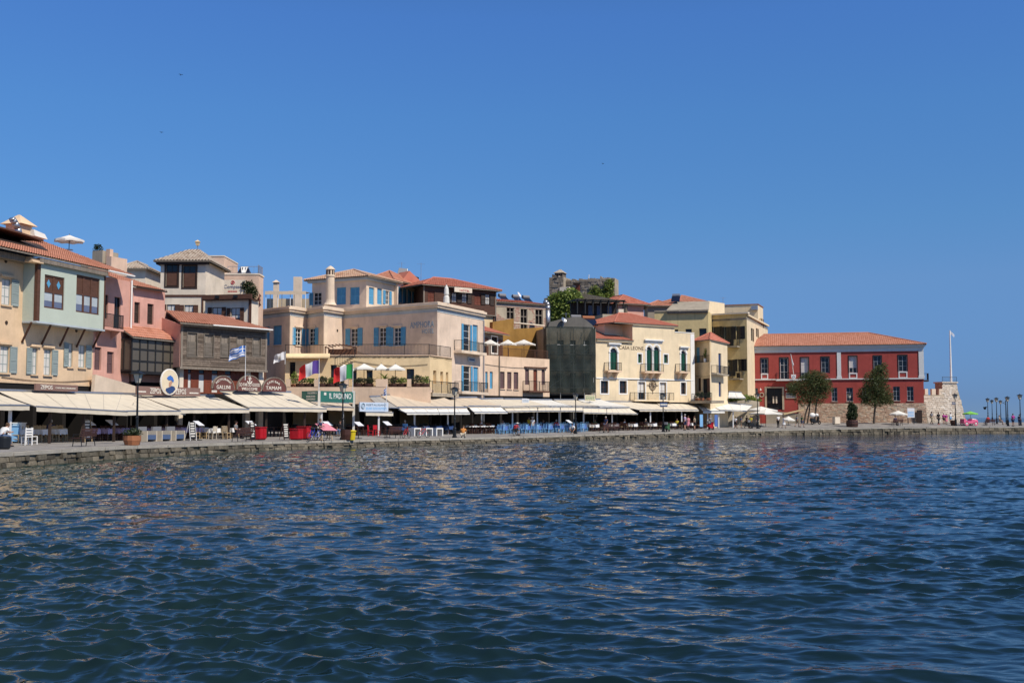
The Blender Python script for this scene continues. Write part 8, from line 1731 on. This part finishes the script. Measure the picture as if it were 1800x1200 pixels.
f = FU.sub(S(FU, 1222, -.9), -.9, z0); t = thing('air_conditioner', 'grey air conditioner beside the narrow yellow house door', 'air conditioner', f); MB().box(-.5, .5, -.2, .2, .05, .85).build('casing', M_['offwhite'], t); MB().torus((0, -.22, .45), .26, .03, 16, 4).build('fan_grille', M_['c_grey'], t)
mb = MB(); fa = at(P(1305, 700, 164)); leaves(mb, [(-1.6, 0, 0, 1.6, 1.2, .7), (.4, 0, -.1, 1.5, 1.2, .6), (1.7, .2, -.3, 1.1, 1, .5)], 1500, .2, random.Random(12)); mb.build('green_shrubs', M_['leaf_ivy'], None, fa, label='bright green shrubs below the black shuttered building beside the museum', cat='shrub')
pw_ = P(1296, 712, 163); Fw_ = at((pw_.x, pw_.y, 1.0)); MB().prism([(-3.6, 0), (3.2, 0), (3.2, 3.6), (1.4, 3.9), (-3.6, 3.2)], 0, .6).build('rubble_wall', M_['oldplaster'], None, Fw_, label='old rubble wall behind the raised white awning', cat='wall')
# ---- roof things
def solar_heater(label, F, x, y, z, w=1.7, m='metal_white', face=0.0):
    f = F.sub(x, y, z, face); t = thing('solar_heater', label, 'solar heater', f, 'rooftop solar heaters'); MB().hexa([(-w/2, -.9, .15), (w/2, -.9, .15), (w/2, .3, 1.05), (-w/2, .3, 1.05)], [(-w/2, -.93, .2), (w/2, -.93, .2), (w/2, .27, 1.1), (-w/2, .27, 1.1)]).build('panel', M_['solar'], t); MB().cyl((-w*.45, .42, 1.25), (w*.45, .42, 1.25), .26, n=12).build('tank', M_[m], t, smooth=False)
    for s in (-1, 1): MB().tube([(s*w*.4, -.85, 0), (s*w*.4, -.85, .18)], .025, 4).tube([(s*w*.4, .45, 0), (s*w*.4, .4, 1.05)], .025, 4).build('leg', M_['metal_grey'], t)
    return t
f = FG.sub(S(FG, 427, 1), 1.0, zG2); t = thing('solar_heater', 'two dark solar panels with white tank frame on the peach guest house roof', 'solar heater', f); hg = H(FG, 427, 468, 1) - zG2
MB().quad((-.85, -.1, .1), (-.2, -.3, .1), (-.1, -.1, .85), (-.35, .1, hg)).build('panel', M_['solar'], t); MB().quad((.2, -.3, .1), (.85, -.1, .1), (.35, .1, hg), (.1, -.1, .85)).build('panel', M_['solar'], t); MB().hexa([(-.2, -.3, .3), (.2, -.3, .3), (.15, .3, .3), (-.15, .3, .3)], [(-.38, .05, hg), (.38, .05, hg), (.38, .4, hg), (-.38, .4, hg)]).build('tank_cover', M_['white'], t); MB().box(-.9, .9, -.2, .4, 0, .1).build('frame', M_['metal_grey'], t)
zR = lambda u, v, y: H(FR, u, v, y)
for u, l in ((893, 'left solar heater on the red roof of the brick house'), (917, 'middle solar heater on the red roof of the brick house'), (935, 'right solar heater on the red roof of the brick house')): solar_heater(l, FR, S(FR, u, 4.5), 5.6, zr1 + .4, 1.2, 'c_grey')
solar_heater('solar heater on the cement roof above the arched door hotel', FW, S(FW, 1189, 4.5), 4.5, zw + 1.7, 1.3, 'metal_grey'); solar_heater('solar heater with a rusty tank behind the rounded gable', FS, S(FS, 1036, 6), 6, zs1 + .7, 1.8, 'terracotta'); solar_heater('solar heater left behind the rounded gable', FS, S(FS, 1014, 7), 7, zs1 + .9, 1.5, 'c_grey')
def dish(label, f, r=.55, m='metal_white'):
    t = thing('satellite_dish', label, 'satellite dish', f); MB().cyl((0, 0, 0), (0, 0, .8), .03).build('mast', M_['metal_grey'], t); mb = MB(); d = Vector((.45, -.7, .45)).normalized(); a = d.orthogonal().normalized(); b = d.cross(a); c = Vector((0, -.1, .95)); n = 14
    for j, (q0, q1) in enumerate(((0, .5), (.5, 1))):
        for i in range(n):
            t0, t1 = 2*math.pi*i/n, 2*math.pi*(i+1)/n; pt = lambda q, th: c + (a * math.cos(th) + b * math.sin(th)) * r * q + d * (r * .3 * q * q); mb.quad(pt(q0, t0), pt(q1, t0), pt(q1, t1), pt(q0, t1))
    mb.build('reflector', M_[m], t); MB().cyl(c, c + d * r * .8, .015, n=4).build('feed_arm', M_['metal_grey'], t); return t
dish('white satellite dish among the solar heaters of the brick house', FR.sub(S(FR, 911, 4.2), 4.2, zr1 + .7), .42); dish('grey satellite dish on the porch of the peach guest house', FG.sub(S(FG, 382, -.8), -.8, H(FG, 382, 492, -.8)), .5, 'metal_grey'); dish('satellite dish on top of the netted house', FS.sub(S(FS, 990, 0), 0, zs1), .4, 'metal_grey')
def antenna(label, p, h):
    f = at(p); t = thing('antenna', label, 'antenna', f); MB().cyl((0, 0, 0), (0, 0, h), .03, n=5).build('mast', M_['metal_grey'], t); mb = MB(); mb.cyl((-.5, 0, h * .92), (.5, 0, h * .92), .012, n=4)
    for i in range(6): mb.cyl((-.45 + i * .18, -.25, h * .92), (-.45 + i * .18, .25, h * .92), .008, n=3)
    mb.build('elements', M_['metal_grey'], t); return t
antenna('rooftop antenna left of the brown timber house', P(740, 494, 146), 2.4); antenna('rooftop antenna behind the grey solar frame', P(706, 490, 148), 2.2); antenna('small antenna above the faded yellow building', P(1271, 537, 188), 1.4); antenna('antenna mast on the netted house roof', P(995, 580, 142), 2.2)
f = at(P(347, 446, 111)); t = thing('roof_lantern', 'yellowish lantern on a mast above the old tile roof', 'lantern', f); MB().cyl((0, 0, 0), (0, 0, .8), .04).build('mast', M_['metal_grey'], t); MB().hexa([(-.12, -.12, .8), (.12, -.12, .8), (.12, .12, .8), (-.12, .12, .8)], [(-.2, -.2, 1.15), (.2, -.2, 1.15), (.2, .2, 1.15), (-.2, .2, 1.15)]).build('glass', M_['yellow'], t); MB().hexa([(-.24, -.24, 1.16), (.24, -.24, 1.16), (.24, .24, 1.16), (-.24, .24, 1.16)], [(-.03, -.03, 1.36), (.03, -.03, 1.36), (.03, .03, 1.36), (-.03, .03, 1.36)]).build('cap', M_['yellow'], t)
p = P(709, 488, 147); f = at(p, .5); t = thing('sun_collector', 'large tilted grey solar panel frame seen from behind on the rooftops', 'solar panel', f); MB().hexa([(-1.0, 0, 0), (.8, 0, 0), (.8, .05, 0), (-1.0, .05, 0)], [(-.3, .7, 1.35), (.9, .7, 1.3), (.9, .75, 1.3), (-.3, .75, 1.35)]).build('panel', M_['c_grey'], t); MB().tube([(.7, .1, 0), (.85, .7, 1.3)], .03, 4).tube([(-.6, .3, 0), (-.2, .7, 1.3)], .03, 4).build('legs', M_['metal_grey'], t)
p = P(729.5, 499, 146); MB().lathe([(.5, 0), (.5, .85), (.15, .95), (.15, 1.0)], 12).build('water_tank', M_['metal_black'], None, at(p), label='black water tank on the roof left of the brown timber house', cat='water tank')
Fz2 = Fac(150, 100, 192, 99, z=1.0); hb = thing('rooftop_room', 'pale rooftop wall and chimney above the tiles right of the cream parasol', 'building', Fz2); MB().box(S(Fz2, 158), S(Fz2, 176), 0, 2, H(Fz2, 165, 480), H(Fz2, 165, 441)).build('wall', M_['rough_grey'], hb, Fz2); chimney(hb, Fz2, S(Fz2, 180), .6, H(Fz2, 180, 480), .42, .42, H(Fz2, 180, 437) - H(Fz2, 180, 480), 'beige_pink', cap=False); MB().box(S(Fz2, 183), S(Fz2, 192), 0, 2, H(Fz2, 187, 482), H(Fz2, 187, 451)).build('wall_end', M_['beige_pink'], hb, Fz2)
leaves(MB(), [(0, 0, .3, .45, .4, .4)], 160, .12, random.Random(6)).build('roof_plant', M_['leaf_dark'], None, at(P(172, 442, 100.8)), label='dark plant tuft on the rooftop wall right of the cream parasol', cat='plant')
# white rolled awning on the roof of the apricot house, terrace lamps
x, z_ = FA.sz(66, 411, 3.8); MB().hexa([(x - .7, 3.5, z_ - .25), (x + .75, 3.5, z_ - .3), (x + .75, 4.3, z_ - .3), (x - .7, 4.3, z_ - .25)], [(x - .7, 3.6, z_ + .2), (x + .55, 3.6, z_ + .05), (x + .55, 4.2, z_ + .05), (x - .7, 4.2, z_ + .2)]).build('white_roof_hood', M_['canvas_w'], None, FA, label='white roof hood right of the yellow chimney of the apricot house', cat='hood')
# rooftop pergola and chimneys left of the round chimney
Fp2 = Fac(466, 134, 540, 134, z=zH + .4); t = thing('roof_pergola', 'light canvas pergola on the hotel roof left of the round chimney', 'pergola', Fp2); z0, z1 = -.4, H(Fp2, 500, 513.5)
for u in (466, 487, 509, 536):
    for y in (0, 2.4): MB().cyl((S(Fp2, u), y, z0), (S(Fp2, u), y, z1), .04, n=6).build('post', M_['metal_white'], t, Fp2)
mb = MB(); a, b = S(Fp2, 465), S(Fp2, 537)
for i in range(12):
    x0, x1 = a + (b - a) * i / 12, a + (b - a) * (i + 1) / 12; k0, k1 = .12 * math.sin(i * 1.05), .12 * math.sin((i + 1) * 1.05); mb.hexa([(x0, -.2, z1 + k0), (x1, -.2, z1 + k1), (x1, 2.6, z1 + k1 + .2), (x0, 2.6, z1 + k0 + .2)], [(x0, -.2, z1 + k0 + .03), (x1, -.2, z1 + k1 + .03), (x1, 2.6, z1 + k1 + .23), (x0, 2.6, z1 + k0 + .23)])
mb.box(a, b, -.22, -.205, z1 - .3, z1 + .1).build('canvas', M_['canvas_tan'], t, Fp2)
for k, (u, l) in enumerate(((473, 'potted shrub at the left end of the hotel roof pergola'), (500, 'potted shrub under the hotel roof pergola'))): planter(l, Fp2.sub(S(Fp2, u), 1.0, -.4), .4, .5, 'terracotta', 'leaf_dark', 1.0, 300, 60 + k)
Fq2 = Fac(455, 146, 560, 146, z=1.0); hb = thing('chimney_stack', 'pair of beige chimneys rising behind the hotel roof pergola', 'chimney', Fq2)
for u, v in ((522, 487), (484, 497)): chimney(hb, Fq2, S(Fq2, u), 0, 8, 1.0 if u > 500 else .6, .8, H(Fq2, u, v) - 8, 'amphora_trim', cap=u < 500)
MB().box(S(Fq2, 466), S(Fq2, 548), .6, 4, 6, H(Fq2, 500, 524)).build('rear_wall', M_['oldplaster'], hb, Fq2)
# terrace pergola on the yellow building
Fp3 = FN.sub(S(FN, 574, 2), 2.0, zN); t = thing('terrace_pergola', 'brown curved timber pergola on the yellow terrace roof', 'pergola', Fp3)
for i in range(9): a = i / 8; MB().box(a * 2.8 - .05, a * 2.8 + .05, -.9, 1.4, 1.15 - .25 * (2 * a - 1) ** 2, 1.25 - .25 * (2 * a - 1) ** 2).build('beam', M_['timber_brown'], t)
for x in (0, 2.8):
    for y in (-.8, 1.3): MB().box(x - .05, x + .05, y - .05, y + .05, -.1, .9).build('post', M_['timber_brown'], t)
MB().hexa([(0, 1.2, 0), (2.8, 1.2, 0), (2.8, 1.3, 0), (0, 1.3, 0)], [(0, 1.2, .85), (2.8, 1.2, .85), (2.8, 1.3, .85), (0, 1.3, .85)]).build('screen', M_['timber_brown'], t)
# terrace furniture
for i, (u, l) in enumerate(((634, 'dark table under the second terrace parasol'), (660, 'dark table between the terrace parasols'), (700, 'dark table under the rightmost terrace parasol'))): make_table(l, FT0.sub(S(FT0, u, 2), 2.0, zt2), 'wood_dark', None)
# museum flag staff, bastion flag pole
xs2, zs2 = FZ.sz(1395, 657, -1.0); xt, ztp = FZ.sz(1390, 622, -1.9); t = MB().cyl((xs2, -1.0, zs2), (xt, -1.9, ztp), .05, .035).build('flag_staff', M_['white'], None, FZ, label='slanting white staff with a furled flag on the museum balcony', cat='flag staff'); mb = MB(); a, b = Vector((xs2, -1.0, zs2)), Vector((xt, -1.9, ztp)); mb.tube([a.lerp(b, .35), a.lerp(b, .5) + Vector((.12, 0, -.1)), a.lerp(b, .65) + Vector((.05, 0, -.05)), a.lerp(b, .95)], [.05, .14, .1, .05], 6); mb.build('furled_flag', M_['f_white'], t, FZ)
x0, z0 = FB.sz(1672, 673, 1.2); x1, z1 = FB.sz(1669.2, 583, 1.2); f = FB.sub(x0, 1.2, zb2 + .2); t = thing('flagpole', 'tall white flagpole with a torn white flag on the bastion', 'flagpole', f); hp2 = z1 - zb2; MB().cyl((0, 0, 0), (0, 0, hp2), .17, .09, n=8).build('pole', M_['white'], t); mb = MB()
for i in range(6): a, b = i / 6, (i + 1) / 6; mb.quad((a * .9, .1 * math.sin(a * 7), hp2 + .1 - .9 * a), (b * .9, .1 * math.sin(b * 7), hp2 + .1 - .9 * b), (b * .75, .1 * math.sin(b * 7), hp2 - .35 - .75 * b), (a * .75, .1 * math.sin(a * 7), hp2 - .5 - .75 * a))
mb.build('torn_flag', M_['f_white'], t)
# ---- swallows
for u, v, Y, l in ((318, 132, 60, 'dark swallow high above the roofs, uppermost of the three'), (284, 233, 70, 'tiny swallow above the left houses'), (1060, 288, 90, 'tiny swallow above the ruined tower')):
    f = at(P(u, v, Y), .6); f.M = f.M @ Matrix.Scale(.62, 4); t = thing('swallow', l, 'bird', f, 'swallows in the sky'); MB().ball((0, 0, 0), .035, .1, .035, 8, 5).build('bird_body', M_['c_black'], t)
    for s in (-1, 1): MB().slab([(0, -.03, .02), (s * .11, -.05, .07), (s * .2, .06, .03), (s * .1, .02, .05), (0, .04, .02)] if s > 0 else [(0, .04, .02), (s * .1, .02, .05), (s * .2, .06, .03), (s * .11, -.05, .07), (0, -.03, .02)], .008).build('wing', M_['c_black'], t)
    MB().slab([(-.02, .08, .0), (.02, .08, 0), (.05, .18, 0), (0, .13, 0), (-.05, .18, 0)], .008).build('tail', M_['c_black'], t)
# ---- people
def ppl(label, u, vh, vf, face, **kw):
    """face: heading in degrees, 0 = towards the water, 90 = to the right along the quay"""
    f = gp(u, vf); r = math.radians(face); sc = max(.9, min(1.18, (vf - vh) * f.o.y / FPX / 1.76)) if kw.get('pose', 'stand') not in ('sit', 'sitlean', 'crouch') else 1.05
    person(label, at(f.o, yaw_at(f.o.x, f.o.y) + r), scale=sc, **kw)
K = dict
ppl('person in a pale shirt sitting and writing at the left picture edge', 2, 0, 785, 70, pose='sitlean', shirt='c_white', legs=('trousers', 'c_denim'), hair='hair_brown')
ppl('person in a dark top standing behind the blue bicycles', 563, 736, 774, 20, pose='hold', shirt='c_navy', legs=('trousers', 'c_khaki'), hair='hair_brown')
ppl('person in tan orange clothes sitting beside the third lamp', 814, 0, 771, 120, pose='crouch', shirt='c_orange', legs=('trousers', 'c_beige'), hair='hair_brown')
ppl('red shirted person with a white hat on the black bicycle', 905, 0, 765, 80, pose='sitlean', shirt='c_red', legs=('shorts', 'c_black'), hat='c_white')
ppl('walker in a yellow top and dark shorts by the blue chairs', 930, 735, 759.5, -80, pose='walk', shirt='c_yellow', legs=('shorts', 'c_black'), hair='hair_brown')
ppl('walker in white top and long pale skirt by the blue chairs', 936, 733, 760, -80, pose='stand', shirt='c_white', legs=('long_skirt', 'c_beige'), hat='c_white')
ppl('person in a white shirt crouching at the foot of the fourth lamp', 1006, 0, 762, -60, pose='crouch', shirt='c_white', legs=('trousers', 'c_black'), hair='hair_dark')
ppl('grey haired walker in a navy and white shirt with denim shorts', 1065, 732, 760, -90, pose='walk', shirt='c_navy', legs=('shorts', 'c_denim'), hair='hair_grey', skin='skin_tan')
ppl('tall person in navy beside the woman in pink', 1204, 728, 756, 200, pose='hip', shirt='c_lilac', legs=('shorts', 'c_navy'), hair='hair_grey')
ppl('woman in a pink dress under the right awnings', 1210, 731, 755, 170, pose='stand', shirt='c_pink', legs=('skirt', 'c_pink'), hair='hair_brown')
ppl('person in a khaki top and dark shorts right of the woman in pink', 1221, 731, 755.5, 190, pose='stand', shirt='c_khaki', legs=('shorts', 'c_black'), hair='hair_brown')
ppl('person in a grey checked shirt behind the red scooter', 1249, 730, 754.5, 150, pose='hold', shirt='c_grey', legs=('trousers', 'c_denim'), hair='hair_grey')
ppl('person in a white shirt and black shorts walking left of the parasols', 1293, 734, 753, 100, pose='walk', shirt='c_white', legs=('shorts', 'c_black'))
ppl('person in blue beside the white shirted walker', 1303, 734, 752, 60, pose='stand', shirt='c_denim', legs=('shorts', 'c_khaki'), hair='hair_brown')
ppl('tall person all in dark clothes left of the yellow shirt', 1313, 730, 752, 90, pose='walk', shirt='c_black', legs=('trousers', 'c_black'))
ppl('person in a bright yellow shirt beside the lamp left of the museum', 1320, 731, 753, -60, pose='walk', shirt='c_yellow', legs=('shorts', 'c_black'), skin='skin_tan')
ppl('person in navy at the lamp left of the museum door', 1331, 732, 751, 30, pose='stand', shirt='c_navy', legs=('shorts', 'c_white'))
ppl('person in a white cap and white shirt in front of the museum ramp', 1368, 729, 751, 170, pose='stand', shirt='c_white', legs=('trousers', 'c_black'), hat='c_white')
ppl('woman in a white dress in front of the museum ramp', 1378, 733, 752, 100, pose='walk', shirt='c_white', legs=('skirt', 'c_white'), hair='hair_brown')
ppl('person in a grey top walking past the museum steps', 1401, 735, 750, 90, pose='walk', shirt='c_grey', legs=('shorts', 'c_khaki'), hair='hair_brown')
ppl('person in a dark green top walking past the museum steps', 1410, 733.5, 750.5, 90, pose='walk', shirt='c_green', legs=('shorts', 'c_denim'))
ppl('person in a pale grey top, leftmost of the group before the bastion', 1638, 723, 744.5, 10, pose='walk', shirt='c_grey', legs=('trousers', 'c_khaki'))
ppl('person in black walking before the bastion', 1650, 724.5, 746, 0, pose='walk', shirt='c_black', legs=('trousers', 'c_black'), shoes='c_red')
ppl('slim person beside the magenta dress before the bastion', 1659, 727, 744.5, 0, pose='stand', shirt='c_magenta', legs=('shorts', 'c_black'), hair='hair_brown')
ppl('woman in a magenta top and pink skirt before the bastion', 1663.5, 726.5, 745.5, 0, pose='stand', shirt='c_magenta', legs=('skirt', 'c_pink'), hair='hair_brown')
ppl('person in a white top with pale shorts before the bastion', 1671, 725, 743.5, 0, pose='hip', shirt='c_white', legs=('shorts', 'c_sky'))
ppl('man in a dark red top and blue shorts standing on the mole', 1781, 727, 749, 180, pose='hip', shirt='c_magenta', legs=('shorts', 'c_navy'), hair='hair_brown', skin='skin_tan')
ppl('man in dark clothes standing beside the rightmost lamp', 1792, 729, 747.5, 120, pose='stand', shirt='c_navy', legs=('trousers', 'c_navy'))
ppl('person seated on the bench under the white parasol', 1574, 0, 747.4, 0, pose='sit', shirt='c_navy', legs=('trousers', 'c_black'))
ppl('person sitting on the mole beside a pram', 1757, 0, 746, 60, pose='sit', shirt='c_beige', legs=('shorts', 'c_grey'), hair='hair_brown')
ppl('person seated on the left end of the brown bench on the mole', 1737, 0, 746.5, 180, pose='sit', shirt='c_red', legs=('trousers', 'c_navy'))

DN = [(884, 'c_white', 'left of the red shirted rider'), (955, 'c_navy', 'right of the white skirted walker'), (978, 'c_red', 'left of the thin menu page'), (1046, 'c_green', 'just left of the grey haired walker'), (1098, 'c_white', 'under the drop awning right of the grey haired walker'), (1135, 'c_black', 'left of the dark green scooter'), (1190, 'c_yellow', 'left of the tall person in navy'), (845, 'c_grey', 'in the deep shade right of the third lamp'), (712, 'c_sky', 'behind the red bicycles'), (598, 'c_black', 'behind the second lamp'), (415, 'c_grey', 'behind the bench in front of the red counter'), (90, 'c_navy', 'under the long left awning')]
for i, (u, c, w_) in enumerate(DN):
    f = og(u, 5.2 if u > 130 else 6.9, (-1.3, .4, 2.2)[i % 3]); person('seated diner in a %s shirt %s' % ({'c_sky': 'light blue'}.get(c, c[2:]), w_), f, pose='sit', shirt=c, legs=('trousers', ('c_denim', 'c_black', 'c_khaki')[i % 3]), hair=('hair_dark', 'hair_brown', 'hair_grey')[i % 3], skin=('skin', 'skin_tan')[i % 2])
# cables sagging along the facades
for R, F, u0, v0_, u1, v1_, sg_ in ((hH, FH[4], 606, 612, 766, 634, .5), (hN, FN, 622, 634, 752, 640, .3), (hP, FP, 852, 640, 962, 645, .25), (hT, FT, 1050, 664, 1212, 668.5, .15), (hA, FA, 2, 662, 160, 668, .2), (hU, FU, 1221, 660, 1248, 661, .1)):
    a, b = F.sz(u0, v0_), F.sz(u1, v1_); MB().tube([(a[0] + (b[0] - a[0]) * k / 10, -.05, a[1] + (b[1] - a[1]) * k / 10 - sg_ * math.sin(math.pi * k / 10)) for k in range(11)], .022, 4).build('cable', M_['metal_black'], R, F)

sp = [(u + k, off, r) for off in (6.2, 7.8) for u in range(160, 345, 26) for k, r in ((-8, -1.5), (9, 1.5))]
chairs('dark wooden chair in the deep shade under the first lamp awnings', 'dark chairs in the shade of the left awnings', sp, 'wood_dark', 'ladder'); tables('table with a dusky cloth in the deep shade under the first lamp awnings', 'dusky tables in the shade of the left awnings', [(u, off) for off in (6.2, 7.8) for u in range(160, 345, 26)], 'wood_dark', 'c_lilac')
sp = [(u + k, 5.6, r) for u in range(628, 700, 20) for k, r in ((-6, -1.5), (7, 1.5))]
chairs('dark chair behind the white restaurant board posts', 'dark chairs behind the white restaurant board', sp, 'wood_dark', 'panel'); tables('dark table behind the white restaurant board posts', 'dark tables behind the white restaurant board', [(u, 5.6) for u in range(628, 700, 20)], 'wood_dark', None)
